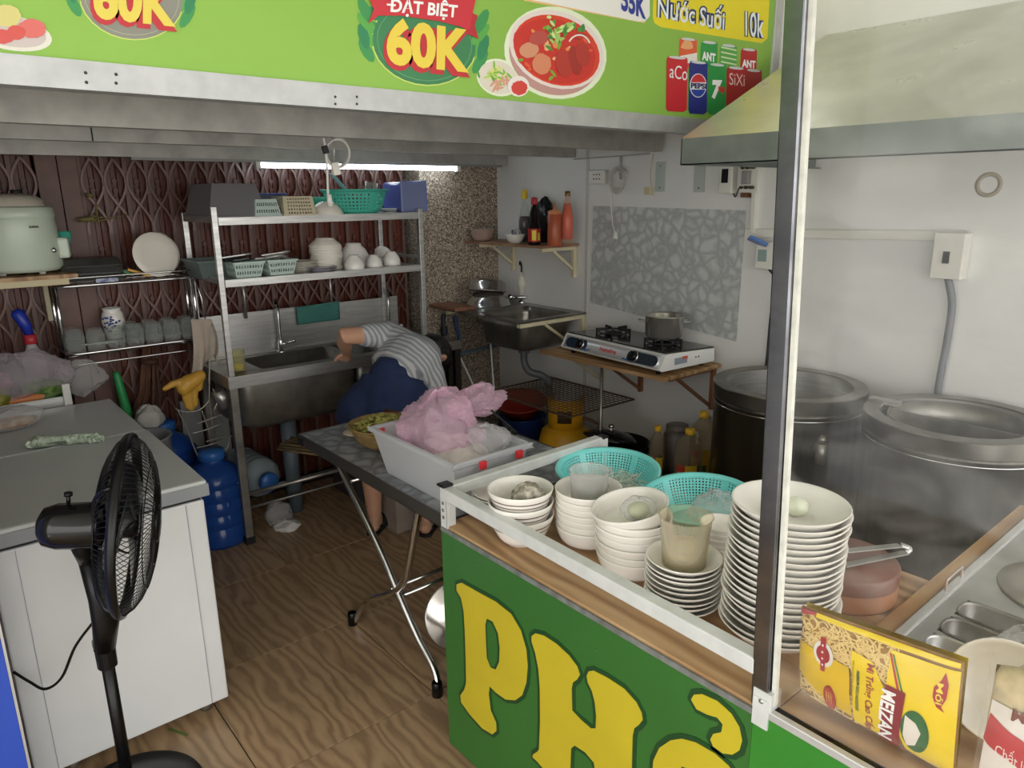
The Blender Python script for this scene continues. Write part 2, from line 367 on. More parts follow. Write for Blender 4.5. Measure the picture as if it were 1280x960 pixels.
# ------------------------------------------------------------- folding gate behind the kitchen
GB = mat('gate_brown', '5f2d1f', .42, 0, var=(20, .35), bump=(70, .25), stretch=(1, 1, .25))
GP = mat('gate_picket_brown', '6e4d43', .45, 0, var=(12, .25))
GL = mat('gate_bar_brown', '72544b', .35, .15, var=(12, .3))
gate = struct('door_1', B().box(-1.05, 2.535, YG-.07, YG+.05, 0, .045), mat('gate_rail', '2b1a16', .5, .2))
pit = .0975; xs = [.721+pit*k for k in range(19)]+[.543-pit*k for k in range(1, 14)]
lb = B()
prof = [(-.046, 0), (-.041, -.011), (-.014, -.013), (-.010, -.006), (.010, -.006), (.014, -.013), (.041, -.011), (.046, 0)]
vs = [V((x, y, z)) for z in (.05, 1.95) for x, y in prof]; n_ = len(prof)
lb.add(vs, [(i, i+1, i+1+n_, i+n_) for i in range(n_-1)]); 
for zz in [1.78-.045*k for k in range(4)]+[1.46-.05*k for k in range(3)]+[1.2, 1.15, .8, .75]:          # pressed relief, real ridges
    lb.prism([(0, .02), (.012, .006), (.004, -.018), (-.004, -.018), (-.012, .006)], lambda u, v, d, zz=zz: V((u, d, zz+v)), -.020, -.013)
pb = B().box(-.009, .009, -.008, .0, .05, 1.95).box(-.009, -.006, 0, .006, .05, 1.95).box(.006, .009, 0, .006, .05, 1.95)
pb.lathe([(1e-4, -.003), (.004, -.002), (.004, 0)], (0, -.008, 1.42), 8, Matrix.Rotation(R(-90), 4, 'X'))
def latbar(sg, dy):
    b = B(); L = .35; vs = []; N = 12; W = .0052
    P = [V((sg*.047*math.sin(PI*(t/N)/.62), -L*t/N)) for t in range(N+1)]
    for i in range(N+1):
        d = (P[min(i+1, N)]-P[max(i-1, 0)]).normalized(); q = V((-d.y, d.x))*W
        for s_, y in ((1, dy), (-1, dy), (-1, dy+.004), (1, dy+.004)): vs.append(V((P[i].x+q.x*s_, y, P[i].y+q.y*s_)))
    fs = [(4*i+k, 4*i+(k+1) % 4, 4*i+4+(k+1) % 4, 4*i+4+k) for i in range(N) for k in range(4)]
    return b.add(vs, fs)
leaf = pic = lA = lB = None
for x in xs:
    if leaf is None:
        pic = part('picket', pb, GP, gate, local=True); pic.location = (x, YG-.03, 0)
    else: put(pic, gate, (x, YG-.03, 0))
    cx = x+pit/2
    if cx > 2.5: continue
    if abs(cx-.63) < .09: continue
    if leaf is None: leaf = part('leaf', lb, GB, gate, local=True); leaf.location = (cx, YG-.004, 0)
    else: put(leaf, gate, (cx, YG-.004, 0))
    for z in (1.885, 1.375, 1.03, .68):
        if lA is None:
            lA = part('lattice_bar', latbar(1, -.013), GL, gate, local=True); lA.location = (cx, YG-.03, z)
            lB = part('lattice_bar', latbar(-1, -.018), GL, gate, local=True); lB.location = (cx, YG-.03, z)
        else: put(lA, gate, (cx, YG-.03, z)); put(lB, gate, (cx, YG-.03, z))
part('stile', B().box(.545, .63, YG-.06, YG-.02, .05, 1.95), GP, gate, bevel=.002)
part('stile', B().box(.634, .712, YG-.055, YG-.02, .05, 1.95), GP, gate, bevel=.002)
# ------------------------------------------------------------- marble-look sheet on the right wall
def marble(nm, c1, c2, sc):
    m = bpy.data.materials.new(nm); m.use_nodes = True; n = m.node_tree.nodes; l = m.node_tree.links; b = n['Principled BSDF']
    t = n.new('ShaderNodeTexCoord'); nz = n.new('ShaderNodeTexNoise'); nz.inputs['Scale'].default_value = 7; nz.inputs['Detail'].default_value = 5
    l.new(t.outputs['Object'], nz.inputs[0]); va = n.new('ShaderNodeVectorMath'); va.operation = 'MULTIPLY_ADD'; va.inputs[1].default_value = (.16, .16, .16)
    l.new(nz.outputs['Color'], va.inputs[0]); l.new(t.outputs['Object'], va.inputs[2])
    vo = n.new('ShaderNodeTexVoronoi'); vo.feature = 'DISTANCE_TO_EDGE'; vo.inputs['Scale'].default_value = sc; l.new(va.outputs[0], vo.inputs[0])
    r = n.new('ShaderNodeValToRGB'); r.color_ramp.elements[0].color = (*lin(c1), 1); r.color_ramp.elements[1].color = (*lin(c2), 1); r.color_ramp.elements[1].position = .3
    l.new(vo.outputs[0], r.inputs[0]); l.new(r.outputs[0], b.inputs['Base Color']); b.inputs['Roughness'].default_value = .35; return m
q = [atx(742, 257, XW), atx(933, 263, XW), atx(921, 427, XW), atx(738, 378, XW)]
solo('marble_sheet', 'grey marble patterned sheet on the white wall behind the gas stove', 'splashback', B().prism([(p.y, p.z) for p in q], lambda u, v, d: V((d, u, v)), XW-.004, XW-.0006), marble('marble_grey', 'a9acab', 'cccfcd', 15))
# ------------------------------------------------------------- banner above the counter
def sp(px, py, d=0): p = aty(px, py, YSG); p.y -= .0006*d+.0006; return p
GREEN = mat('banner_green', '93c350', .5, 0, var=(3, .06), bump=(7, .06))
zb, zt = 1.985, 2.8; xr = aty(966, 40, YSG).x
sign = thing('menu_banner', 'bright green printed menu banner with food and drink pictures above the counter', 'banner', (1, YSG, zb))
part('fabric', B().box(-1.05, xr, YSG, YSG+.012, zb, zt), GREEN, sign)
part('backing_frame', B().box(-1.05, xr-.02, YSG+.013, YSG+.05, zb+.01, zt), ALU, sign)
part('edge_profile', B().box(xr, xr+.055, YSG-.01, YSG+.05, zb, zt), ALU, sign, label='white aluminium edge profile', bevel=.003)
PN = [0]
def sprint(name, pts, col, d, label=None):
    PN[0] = (PN[0]+1) % 25; d += PN[0]*.012
    return part(name, B().prism([(sp(*p).x, sp(*p).z) for p in pts], lambda u, v, e: V((u, e, v)), YSG-.0006*d-.0004, YSG-.0006*d+.0001), ink(col), sign, label)
def ell(cx, cy, a, b, rot=0, n=28, t0=0, t1=2*PI, jit=0):
    c, s = math.cos(R(rot)), math.sin(R(rot)); o = []
    for k in range(n):
        t = t0+(t1-t0)*k/(n if abs(t1-t0-2*PI) < 1e-6 else n-1); q = 1+rnd.uniform(-jit, jit); x, y = a*math.cos(t)*q, b*math.sin(t)*q; o.append((cx+x*c-y*s, cy+x*s+y*c))
    return o
def stext(t, x0, y0, x1, y1, h, col, d, name='lettering', bold=.02, x2=None, y2=None):
    """baseline (x0,y0)->(x1,y1) in the photo's frame, height h"""
    O = sp(x0, y0, d); U = sp(x1, y1, d)-O; W = sp(x0+(x2 or 0), y0-h, d)-O
    return part(name, B().text(t, O, U, W, bold=bold), ink(col), sign)
def emblem(cx, cy, ribbon=True, dim=False):
    g = '3d8656' if not dim else '8f8f84'
    sprint('print_oval', ell(cx, cy-2, 66.5, 54, 12), 'd6e87a', 1); sprint('print_oval', ell(cx, cy-2, 65, 52.5, 12), g, 2)
    sprint('print_oval', ell(cx, cy-2, 60, 48, 12), '6cab78' if not dim else 'aeb29a', 3); sprint('print_oval', ell(cx, cy-2, 59, 47, 12), g, 4)
    for sx_, bx, by in ((-1, cx-72, cy-22), (1, cx+70, cy-8)):
        for k, (dx, dy, a) in enumerate(((0, 30, 60), (-6, 16, 35), (4, 12, 75), (-14, 2, 20), (0, -4, 50), (-10, -16, 30), (2, -20, 65))):
            x, y = bx+sx_*-dx*-1*.9, by+dy
            sprint('print_leaf', ell(x, y, 17, 6.5, (a if sx_ < 0 else 180-a), 10), ('3f9a55', '5fb04e', '2f8a5a')[k % 3], 1.5+.1*k)
    for dd, col, bo in ((6, 'c9303a', .11), (8, 'f3d94e' if not dim else 'ecd75a', .045)):
        k = 4 if dd == 6 else 0
        stext('60K', cx-48-k/2-2*(dd == 6), cy+26+k+2*(dd == 6), cx+55+k/2, cy+37+k+2*(dd == 6), 61+k, col, dd, 'lettering', bo)
emblem(530, 55)
sprint('print_ribbon', [(459, -4), (594, -4), (590, 14), (586, 37), (548, 27), (500, 20), (472, 20), (459, 30), (466, 12)], 'd43340', 9)
sprint('print_ribbon', [(584, 14), (596, 20), (592, 32), (597, 49), (582, 42), (578, 36)], 'c12a38', 8)
stext('DẠT BIỆT', 486, 20, 569, 27, 27, 'ffffff', 11, bold=.03, x2=2)
sprint('lettering', [(482, 5), (493, 6), (493, 8.5), (482, 7.5)], 'ffffff', 11)
emblem(164, -2, dim=True)
# bowl of red noodle soup
sprint('print_glow', ell(694, 66, 65, 57, 20), 'eef7dc', 1)
sprint('print_bowl', ell(693, 68, 58, 50, 22, t0=R(0), t1=R(180))+[(640, 45)], 'c79a94', 2)
sprint('print_bowl', ell(695, 62, 61, 47, 24), 'f0e4df', 3); sprint('print_broth', ell(695, 63, 56, 42, 24), 'e0442a', 4)
sprint('print_broth', ell(692, 64, 53, 38, 24, jit=.04), 'd2342a', 5)
for k in range(46):
    a = rnd.uniform(0, 6.28); q = rnd.uniform(.2, .95); x, y = 692+50*q*math.cos(a), 64+36*q*math.sin(a)
    sprint('print_garnish', ell(x, y, rnd.uniform(2, 6), rnd.uniform(1.5, 3.5), rnd.uniform(0, 180), 7, jit=.25), rnd.choice(['e8633a', 'b02a24', 'f09a5a', 'c8432f', '7fae3a', 'f2c38a']), 6+k*.02)
for x, y, a, b_, c in ((660, 63, 12, 10, 'dd9a78'), (676, 80, 12, 13, 'e08d68'), (672, 48, 12, 9, 'bf5148'), (704, 80, 11, 17, 'bb3a30'), (718, 76, 8, 18, 'a82f28'), (727, 68, 9, 15, 'b8392f')):
    sprint('print_topping', ell(x, y, a, b_, -12, 16, jit=.06), c, 8)
for k in range(30):
    x, y = rnd.gauss(704, 13), rnd.gauss(38, 9)
    sprint('print_herb', ell(x, y, rnd.uniform(3, 7), rnd.uniform(1.5, 3), rnd.uniform(0, 180), 7, jit=.2), rnd.choice(['4f9a3c', '7fc04a', '3c8a44', 'a8d070', 'd8e89a']), 9+k*.02)
sprint('print_onion', ell(722, 60, 15, 17, 10, 14, R(200), R(330))+ell(722, 60, 13, 15, 10, 14, R(200), R(330))[::-1], 'f2ece4', 10)
sprint('print_glow', ell(623, 97, 28, 23, 20), 'eef7dc', 1.5); sprint('print_plate', ell(622, 97, 25, 20, 22), 'e6e0d0', 3)
for k in range(30):
    x, y = rnd.gauss(618, 8), rnd.gauss(93, 7)
    sprint('print_herb', ell(x, y, rnd.uniform(3, 7), 1.4, rnd.uniform(0, 180), 6), rnd.choice(['8cc24a', 'c2da6a', '5fa64a', 'dfe68a']), 4+k*.02)
for k in range(8): sprint('print_sprouts', ell(rnd.gauss(624, 6), rnd.gauss(107, 4), 7, 1.6, rnd.uniform(0, 180), 7), 'e0a58e', 5+k*.02)
sprint('print_cup', ell(647, 108, 13.5, 13, 0), 'f4ece8', 7); sprint('print_chilli', ell(648, 110, 10, 9, 0, jit=.06), 'd8463c', 8)
# faded dish at the left end
sprint('print_glow', ell(10, 40, 56, 22, 12), 'e8e6d8', 1); sprint('print_plate', ell(4, 36, 55, 20, 14), 'cfc3c0', 2)
for x, y, a, b_, c in ((40, 36, 17, 12, 'df6f68'), (20, 41, 12, 9, 'd8564c'), (2, 46, 15, 9, 'd55550'), (8, 20, 18, 14, 'd8cf82')): sprint('print_topping', ell(x, y, a, b_, 5, jit=.05), c, 4)
# price boxes
sprint('print_panel', [(655, -60), (812, -60), (812, 20), (806, 27), (798, 27), (655, -2)], 'f6f5f2', 1); sprint('print_edge', [(655, -2), (798, 27), (806, 27), (806, 29), (655, 1)], 'f0c98a', .6)
stext('55K', 776, 13, 807, 25, 30, '2f3f9e', 3, bold=.04)
sprint('print_panel', [(817, -60), (965, -60), (959, 48), (952, 54), (945, 53), (826, 34), (818, 29), (816, 22)], 'f3e11e', 1)
for dd, col, bo in ((2, '20306e', .09), (4, 'f4fbff', .01)):
    stext('Nước Suối', 821-bo*10, 22+bo*12, 904+bo*20, 38+bo*16, 33+bo*30, col, dd, bold=bo, x2=1); stext('10k', 931-bo*10, 45+bo*12, 954+bo*10, 48+bo*12, 31+bo*20, col, dd, bold=bo)
# row of drink cans
def can(x0, y0, x1, y1, col, d, top='d8dade'):
    w_ = x1-x0; sl = w_*.12
    sprint('print_can', [(x0+2, y0), (x1-2, y0+sl*.6), (x1, y0+4), (x1-1, y1-2), (x1-5, y1+1), (x0+1, y1), (x0-1, y1-4), (x0, y0+4)], col, d)
    sprint('print_can_lid', ell((x0+x1)/2, y0+2.2, w_/2-2, 1.8, 6, 12), top, d+.3)
can(849, 47, 871, 84, 'e8623a', 1.2); can(876, 51, 897, 84, '2f9e4a', 1.2); can(900, 55, 921, 90, '5fae4f', 1.2); can(926, 60, 946, 92, 'c42a30', 1.2)
sprint('print_splash', ell(860, 57, 8, 6, 0, 9, jit=.3), 'f3b07a', 2); sprint('print_band', [(850, 70), (871, 66), (871, 78), (850, 80)], 'f4f0ea', 2)
stext('ANT', 877, 75, 894, 78, 11, 'ffffff', 2.2, bold=.05); stext('ANT', 927, 84, 944, 86, 10, 'ffffff', 2.2, bold=.05)
for k in range(4): sprint('print_stripe', [(901, 58+6*k), (920, 62+6*k), (920, 64+6*k), (901, 60+6*k)], 'd7ecc0', 2)
can(833, 70, 859, 139, 'cf2433', 3); can(861, 76, 884, 142, '232c86', 3.2); can(885, 79, 907, 143, '2b9a48', 3.4); can(908, 83, 931, 140, 'b32528', 3.1); can(931, 86, 952, 140, 'a82428', 2.9)
stext('aCo', 836, 97, 858, 101, 17, 'ffffff', 4, bold=.0, x2=1)
sprint('print_roundel', ell(872, 107, 10.5, 15), 'f0f2f6', 4); sprint('print_roundel', ell(872, 107, 9.5, 14, t0=PI, t1=2*PI), 'd3303c', 4.6); sprint('print_roundel', ell(872, 107, 9.5, 14, t0=0, t1=PI), '2747a8', 4.6)
sprint('print_band', [(862, 103), (882, 103), (882, 112), (862, 112)], 'f4f5f8', 5); stext('PEPSI', 862.5, 110.5, 882, 111.5, 7, '16205c', 5.6, bold=.05)
stext('7', 888, 124, 900, 124, 24, 'ffffff', 4.2, bold=.06, x2=2); stext('up', 897, 117, 905, 118, 9, 'd8343c', 4.8, bold=.05)
stext('SiXi', 911, 106, 930, 108, 15, 'f2dcd8', 4, bold=.0)
# ================================================================= EXHAUST HOOD
HX, HY = 2.2, 1.68
hood = thing('exhaust_hood', 'large galvanised sheet metal hood sloping up to the right wall over the cookers', 'hood', (HX, HY, 1.795))
part('lip', B().box(HX, HX+.004, -.7, HY, 1.795, 1.885).box(HX, XW-.002, HY-.004, HY, 1.795, 1.885).box(HX, HX+.03, -.7, HY, 1.795, 1.799).box(HX+.03, XW-.002, HY-.03, HY, 1.795, 1.799), mat('hood_lip_zinc', '7f8783', .5, .45, var=(10, .22)), hood)
part('sloped_panel', B().add([(HX, -.7, 1.885), (HX, HY, 1.885), (XW-.002, HY, 2.335), (XW-.002, -.7, 2.335)], [(0, 1, 2, 3)]), mat('hood_sheet', 'c9cbb9', .3, .6, var=(5, .15)), hood, solid=.002)
part('end_panel', B().add([(HX, HY-.002, 1.885), (XW-.002, HY-.002, 1.885), (XW-.002, HY-.002, 2.33)], [(0, 1, 2)]), GALV, hood, solid=.002)
# ================================================================= COUNTER
CX, CY = 1.08, 1.62
ct = thing('food_counter', 'green fronted food counter with yellow painted lettering and a wooden top', 'counter', (1.4, 1.1, 0))
GRN = mat('counter_green', '336c2c', .38, 0, var=(3, .12), bump=(4, .03)); GRN2 = mat('counter_bright_green', '318428', .4, 0, var=(3, .12), bump=(6, .06))
part('front_panel', B().box(CX, CX+.012, .598, CY, .02, .765), GRN, ct)
part('front_panel', B().box(CX-.001, CX+.012, -.8, .597, .02, .765), GRN2, ct, label='brighter green front panel')
part('end_panel', B().box(CX+.012, 1.79, CY-.012, CY, .02, .75), GRN, ct)
part('back_panel', B().box(1.775, 1.79, .60, CY-.012, .02, .75), PLY, ct)
for x0, x1, k in ((CX+.004, 1.32, 0), (1.322, 1.56, 1), (1.562, 1.80, 2)):
    part('plank', B().box(x0, x1, .565, CY-.004, .752, .775), PLY, ct, bevel=.002)
part('plank', B().box(CX+.004, 1.47, -.8, .563, .752, .775), PLY, ct, bevel=.002)
part('plank', B().box(1.472, 2.46, .527, .563, .745, .782), mat('pale_wood', 'c09a68', .5, 0, var=(4, .3), col2='94693f', stretch=(1, 5, 5)), ct, bevel=.002)
part('edge_trim', B().box(CX-.003, CX+.003, .598, CY, .755, .768), mat('grey_edge_trim', '8c8f8d', .5, .3, var=(30, .4)), ct)
part('edge_trim', B().box(CX-.004, CX+.010, -.8, .59, .764, .781), ALU, ct, label='silver angle along the near ledge', bevel=.002)
part('gasket', B().box(CX+.012, CX+.024, -.8, .585, .7755, .779), BLACK, ct)
part('screw', (lambda b: [b.lathe([(1e-4, -.002), (.004, -.001), (.004, 0)], (CX, y, z), 8, Matrix.Rotation(R(-90), 4, 'Y').inverted()) for y, z in ((1.52, .72), (1.44, .715), (1.6, .62), (1.6, .5), (1.0, .68), (.72, .72))] and b)(B()), GRN, ct, stuff=True)
# painted letters, outlines measured on the panel
def cp(u, v): p = atx(540+u/2.909, 640+v/2.909, CX); return (p.y, p.z)
P_ = [(92, 262), (110, 256), (170, 290), (235, 325), (290, 370), (325, 430), (345, 500), (350, 560), (345, 620), (330, 665), (305, 683), (270, 680), (235, 655), (212, 632), (208, 660), (215, 720), (235, 765), (236, 795), (222, 807), (185, 785), (140, 735), (108, 690), (106, 665), (120, 645), (127, 620), (125, 520), (122, 430), (118, 360), (108, 310), (92, 285)]
PH = [(205, 392), (222, 400), (240, 440), (246, 490), (244, 540), (232, 566), (218, 560), (206, 530), (203, 470), (201, 410)]
H_ = [(365, 450), (378, 440), (410, 448), (455, 478), (500, 520), (530, 560), (540, 590), (530, 608), (515, 618), (510, 640), (512, 720), (545, 755), (580, 785), (598, 785), (600, 740), (595, 690), (585, 650), (570, 620), (565, 595), (572, 578), (590, 575), (640, 600), (700, 640), (745, 690), (765, 730), (768, 755), (755, 772), (738, 785), (732, 810), (730, 870), (728, 960), (740, 1020), (760, 1060), (740, 1080), (690, 1050), (630, 1000), (598, 960), (592, 910), (560, 872), (522, 847), (508, 858), (505, 930), (508, 980), (520, 1020), (500, 1030), (440, 970), (385, 905), (368, 890), (370, 880), (388, 868), (392, 860), (396, 760), (395, 640), (390, 570), (378, 510), (365, 470)]
K_ = [(945, 680), (955, 662), (985, 660), (1040, 685), (1090, 730), (1120, 780), (1130, 830), (1120, 865), (1095, 880), (1060, 875), (1025, 850), (1015, 825), (1025, 805), (1055, 798), (1060, 770), (1040, 745), (1005, 735), (965, 715)]
O_ = [(803, 960), (808, 900), (830, 855), (870, 828), (910, 822), (960, 835), (1030, 875), (1080, 920), (1120, 980), (1140, 1050), (1120, 1120), (1060, 1150), (980, 1130), (890, 1070), (830, 1010)]
OH = [(915, 930), (950, 940), (990, 985), (1010, 1040), (1000, 1080), (965, 1060), (930, 1010), (910, 960)]
def offs(poly, d):
    n = len(poly); A = sum(poly[i][0]*poly[(i+1) % n][1]-poly[(i+1) % n][0]*poly[i][1] for i in range(n)); s = 1 if A > 0 else -1; o = []
    for i in range(n):
        (x0, y0), (x, y), (x1, y1) = poly[i-1], poly[i], poly[(i+1) % n]
        nx, ny = s*(y1-y0), -s*(x1-x0); L = math.hypot(nx, ny) or 1; o.append((x+nx/L*d, y+ny/L*d))
    return o
YEL, DKG = mat('letter_yellow', 'c6b42a', .38, 0, var=(6, .08)), mat('letter_outline', '17441f', .4)
def letter(name, poly, depth=1):
    W_ = [cp(*q) for q in poly]
    ol = part(name+'_outline', B().prism(offs(W_, .011), lambda u, v, d: V((d, u, v)), CX-.0015, CX), DKG, ct)
    part(name, B().prism(W_, lambda u, v, d: V((d, u, v)), CX-.003, CX-.0015), YEL, ol)
for P in (P_, H_, O_, K_): letter('letter', P)
for hole, d in ((PH, .008), (OH, .008)):
    W_ = [cp(*q) for q in hole]
    part('letter_counter_outline', B().prism(offs(W_, .004), lambda u, v, d: V((d, u, v)), CX-.0036, CX-.003), DKG, ct)
    part('letter_counter', B().prism(offs(W_, -.004), lambda u, v, d: V((d, u, v)), CX-.0042, CX-.0036), GRN, ct)
rail = thing('guard_rail', 'white painted steel rail frame along the left part of the counter', 'rail', (1.1, 1.1, .775))
WR = mat('chipped_white_paint', 'd9dcda', .45, .1, var=(22, .12))
part('post', B().box(CX, CX+.03, CY-.032, CY-.028, .765, .87).box(CX, CX+.004, CY-.03, CY, .765, .87), WR, rail)
part('front_bar', B().bar((CX+.016, CY, .872), (CX+.016, .60, .853), .034, .034), WR, rail, bevel=.003)
part('end_bar', B().bar((CX+.032, CY-.005, .874), (1.74, CY-.005, .878), .034, .034), WR, rail, bevel=.003)
part('post', B().box(1.735, 1.765, CY-.022, CY+.01, .775, .886), WR, rail, bevel=.002)
for x, y, z in ((CX+.016, CY-.004, .89), (1.75, CY-.006, .887)): part('end_cap', B().box(x-.019, x+.019, y-.016, y+.018, z, z+.008), BLACK, rail, bevel=.003)
for k in range(3): part('bolt_hole', B().lathe([(1e-4, -.002), (.005, -.002), (.005, 0)], (CX-.0005, CY-.015, .80+.022*k), 10, Matrix.Rotation(R(90), 4, 'Y')), STEELD, rail)
post = thing('steel_post', 'tall polished steel post standing on the counter edge beside the glass screen', 'post', (CX+.015, .58, .775))
part('upright', B().bar((CX+.016, .588, .775), (CX+.016, .632, 2.02), .034, .034, up=(1, 0, 0)), mat('polished_steel', '8f9096', .16, 1, var=(5, .55), stretch=(1, 1, 2)), post, bevel=.003)
part('upper_length', B().bar((CX+.016, .632, 2.02), (CX+.016, .65, 2.6), .036, .036, up=(1, 0, 0)), mat('tan_upper', 'b1855c', .5, .2), post, label='tan upper end', bevel=.003)  # top length of the post coloured tan
part('foot_bracket', B().box(CX-.003, CX+.03, .563, .6, .772, .815).box(CX-.005, CX-.001, .566, .598, .74, .80), WR, post)
part('bracket_screw', B().lathe([(1e-4, -.003), (.005, -.002), (.005, 0)], (CX-.004, .582, .795), 10, Matrix.Rotation(R(90), 4, 'Y')), STEEL, post)
def dirty():
    m = bpy.data.materials.new('smeared_glass'); m.use_nodes = True; n = m.node_tree.nodes; l = m.node_tree.links; n.remove(n['Principled BSDF'])
    tr = n.new('ShaderNodeBsdfTransparent'); df = n.new('ShaderNodeBsdfDiffuse'); df.inputs[0].default_value = (.9, .9, .86, 1); gl = n.new('ShaderNodeBsdfGlossy'); gl.inputs[1].default_value = .04
    t = n.new('ShaderNodeTexCoord'); mp = n.new('ShaderNodeMapping'); mp.inputs['Rotation'].default_value = (R(35), 0, 0); mp.inputs['Scale'].default_value = (1, .8, 1.6)
    l.new(t.outputs['Object'], mp.inputs[0]); nz = n.new('ShaderNodeTexNoise'); nz.inputs['Scale'].default_value = 6; nz.inputs['Detail'].default_value = 8; nz.inputs['Distortion'].default_value = .6; l.new(mp.outputs[0], nz.inputs[0])
    r = n.new('ShaderNodeMapRange'); r.inputs[1].default_value = .45; r.inputs[2].default_value = .85; r.inputs[3].default_value = .015; r.inputs[4].default_value = .2; l.new(nz.outputs[0], r.inputs[0])
    m1 = n.new('ShaderNodeMixShader'); l.new(r.outputs[0], m1.inputs[0]); l.new(tr.outputs[0], m1.inputs[1]); l.new(df.outputs[0], m1.inputs[2])
    fr = n.new('ShaderNodeFresnel'); fr.inputs[0].default_value = 1.35; m2 = n.new('ShaderNodeMixShader'); l.new(fr.outputs[0], m2.inputs[0]); l.new(m1.outputs[0], m2.inputs[1]); l.new(gl.outputs[0], m2.inputs[2])
    l.new(m2.outputs[0], n['Material Output'].inputs[0]); return m
gs = thing('glass_screen', 'tall smeared glass screen fixed right of the steel post', 'glass screen', (CX+.02, .1, .78))
part('pane', B().add([(CX+.018, .566, .782), (CX+.018, -.8, .782), (CX+.018, -.8, 2.5), (CX+.018, .63, 2.5)], [(0, 1, 2, 3)]), dirty(), gs)
part('sealant', B().bar((CX+.013, .565, .79), (CX+.013, .622, 2.3), .008, .01, up=(1, 0, 0)), mat('white_sealant', 'dcdcd2', .6, 0, var=(40, .2)), gs, label='white sealant bead beside the post')
# ================================================================= CROCKERY ON THE COUNTER
ZT = .776
def bprof(r, h, f, th=.0042, ex=.6):
    o = [(1e-4, .003), (f-.004, .003), (f-.003, 0), (f, 0), (f, .005)]; N = 8
    o += [(f+(r-f)*((i/N)**ex), .005+(h-.005)*(i/N)**1.25) for i in range(1, N+1)]
    o += [(r-.001, h+.0015), (r-th, h)]
    o += [(max(f-.002, .004)+(r-th-f)*((i/N)**ex), .008+(h-.010)*(i/N)**1.25) for i in range(N-1, -1, -1)]+[(1e-4, .008)]
    return o
def stack(name, where, kind, n, c, top, dz, r, h, f, m=CERAM, group=None, tilt=0, ex=.6, ds='white', stripe=None, jit=.0015):
    """n pieces from z=ZT upwards, leaning from c to top"""
    src = None; zz = ZT
    for i in range(n):
        t = i/max(n-1, 1); k = n-1-i
        loc = (c[0]+(top[0]-c[0])*t+rnd.uniform(-jit, jit), c[1]+(top[1]-c[1])*t+rnd.uniform(-jit, jit), ZT+dz*i)
        lab = '%s %s, %s %s' % (ds, kind, ORD[k], where)
        rt = Euler((R(tilt*.7), R(tilt), 0)) if k == 0 and tilt else Euler((rnd.uniform(-.012, .012) if i else 0, rnd.uniform(-.012, .012) if i else 0, rnd.uniform(0, 6)))
        if k == 0 and tilt: loc = (loc[0], loc[1], loc[2]+r*math.sin(R(abs(tilt)))*.5)
        if src is None:
            if stripe:
                src = thing(name, lab, kind.split()[-1], loc, group=group)
                part('body', B().lathe(bprof(r, h, f, ex=ex), n=40), m, src, local=True)
                def rr(z): return f+(r-f)*(((z-.005)/(h-.005))**(1/1.25))**ex
                part('stripe', B().lathe([(rr(z)+.0006, z) for z in (h*.62, h*.655)], n=40).lathe([(rr(z)+.0006, z) for z in (h*.76, h*.80)], n=40), ink('6b5142'), src, 'brown painted rings', local=True)
            else: src = solo(name, lab, kind.split()[-1], B().lathe(bprof(r, h, f, ex=ex), n=40), m, group, loc, rt)
        else: dup(src, loc, rot=rt, label=lab, group=group)
stack('plate', 'of the low plates at the rail corner', 'china plate', 6, (1.27, 1.575), (1.27, 1.575), .0095, .090, .022, .055, group='plates at the rail corner')
stack('striped_bowl', 'of the stack by the rail', 'china bowl with brown rings', 3, (1.185, 1.385), (1.19, 1.392), .034, .0905, .085, .043, group='striped bowls', stripe=1)
stack('soup_bowl', 'of the stack holding the short measuring cup', 'soup bowl', 7, (1.325, 1.262), (1.33, 1.27), .0165, .092, .055, .056, group='soup bowls under the measuring cup', ex=.33)
stack('soup_bowl', 'of the stack with an onion bag', 'soup bowl', 7, (1.297, 1.078), (1.302, 1.088), .0185, .098, .055, .058, group='soup bowls under the onion bag', tilt=-9, ex=.33)
stack('saucer_bowl', 'of the low stack under the measuring jug', 'shallow saucer', 9, (1.242, .888), (1.248, .892), .0125, .0855, .030, .043, group='saucers under the measuring jug', ex=.75)
stack('noodle_bowl', 'of the tallest stack beside the steel post', 'wide bowl', 20, (1.302, .688), (1.345, .700), .0130, .119, .05, .05, group='wide bowls in the tallest stack', ex=.7, jit=.003)
stack('dipping_bowl', 'of the small stack behind the measuring jug', 'small dipping bowl', 6, (1.492, .958), (1.492, .958), .0145, .052, .038, .026, group='dipping bowls behind the jug', ex=.5)
def zt(n, dz): return ZT+dz*(n-1)
HAZE = thin('frosted_measure', 'f4f4f3', .76, .3, 'f2f2f0')
def cup(name, label, cat, c, r0, r1, h, m, marks=True):
    t = thing(name, label, cat, c)
    part('body', B().lathe([(1e-4, .002), (r0-.002, .002), (r0, 0), (r1, h), (r1+.003, h+.001), (r1-.002, h), (r0-.002, .005), (1e-4, .005)], n=36), m, t, local=True)
    a0 = math.atan2(-c[1], -c[0])
    if marks: part('graduations', (lambda b: [b.lathe([(r0+(r1-r0)*z+.0008, h*z), (r0+(r1-r0)*z+.0008, h*z+.001)], n=6, a0=a0-.25, a1=a0+.1) for z in (.25, .4, .55, .7, .85)] and b)(B()), ink('9aa0a8'), t, local=True)
    return t
c1 = cup('measuring_cup', 'short frosted plastic measuring cup standing in a white soup bowl', 'measuring cup', (1.336, 1.275, zt(7, .0165)+.01), .048, .053, .092, HAZE)
part('handle', B().tube(spline([(.05, .0, .075), (.085, 0, .07), (.085, 0, .03), (.048, 0, .02)], 6), .005, 6), HAZE, c1, local=True)
JUG = thin('stained_jug', 'faf7ec', .88, .2, 'f2ecda')
c2 = cup('measuring_jug', 'tall yellowish plastic measuring jug on the saucers', 'measuring jug', (1.250, .893, zt(9, .0125)+.010), .049, .058, .116, JUG)
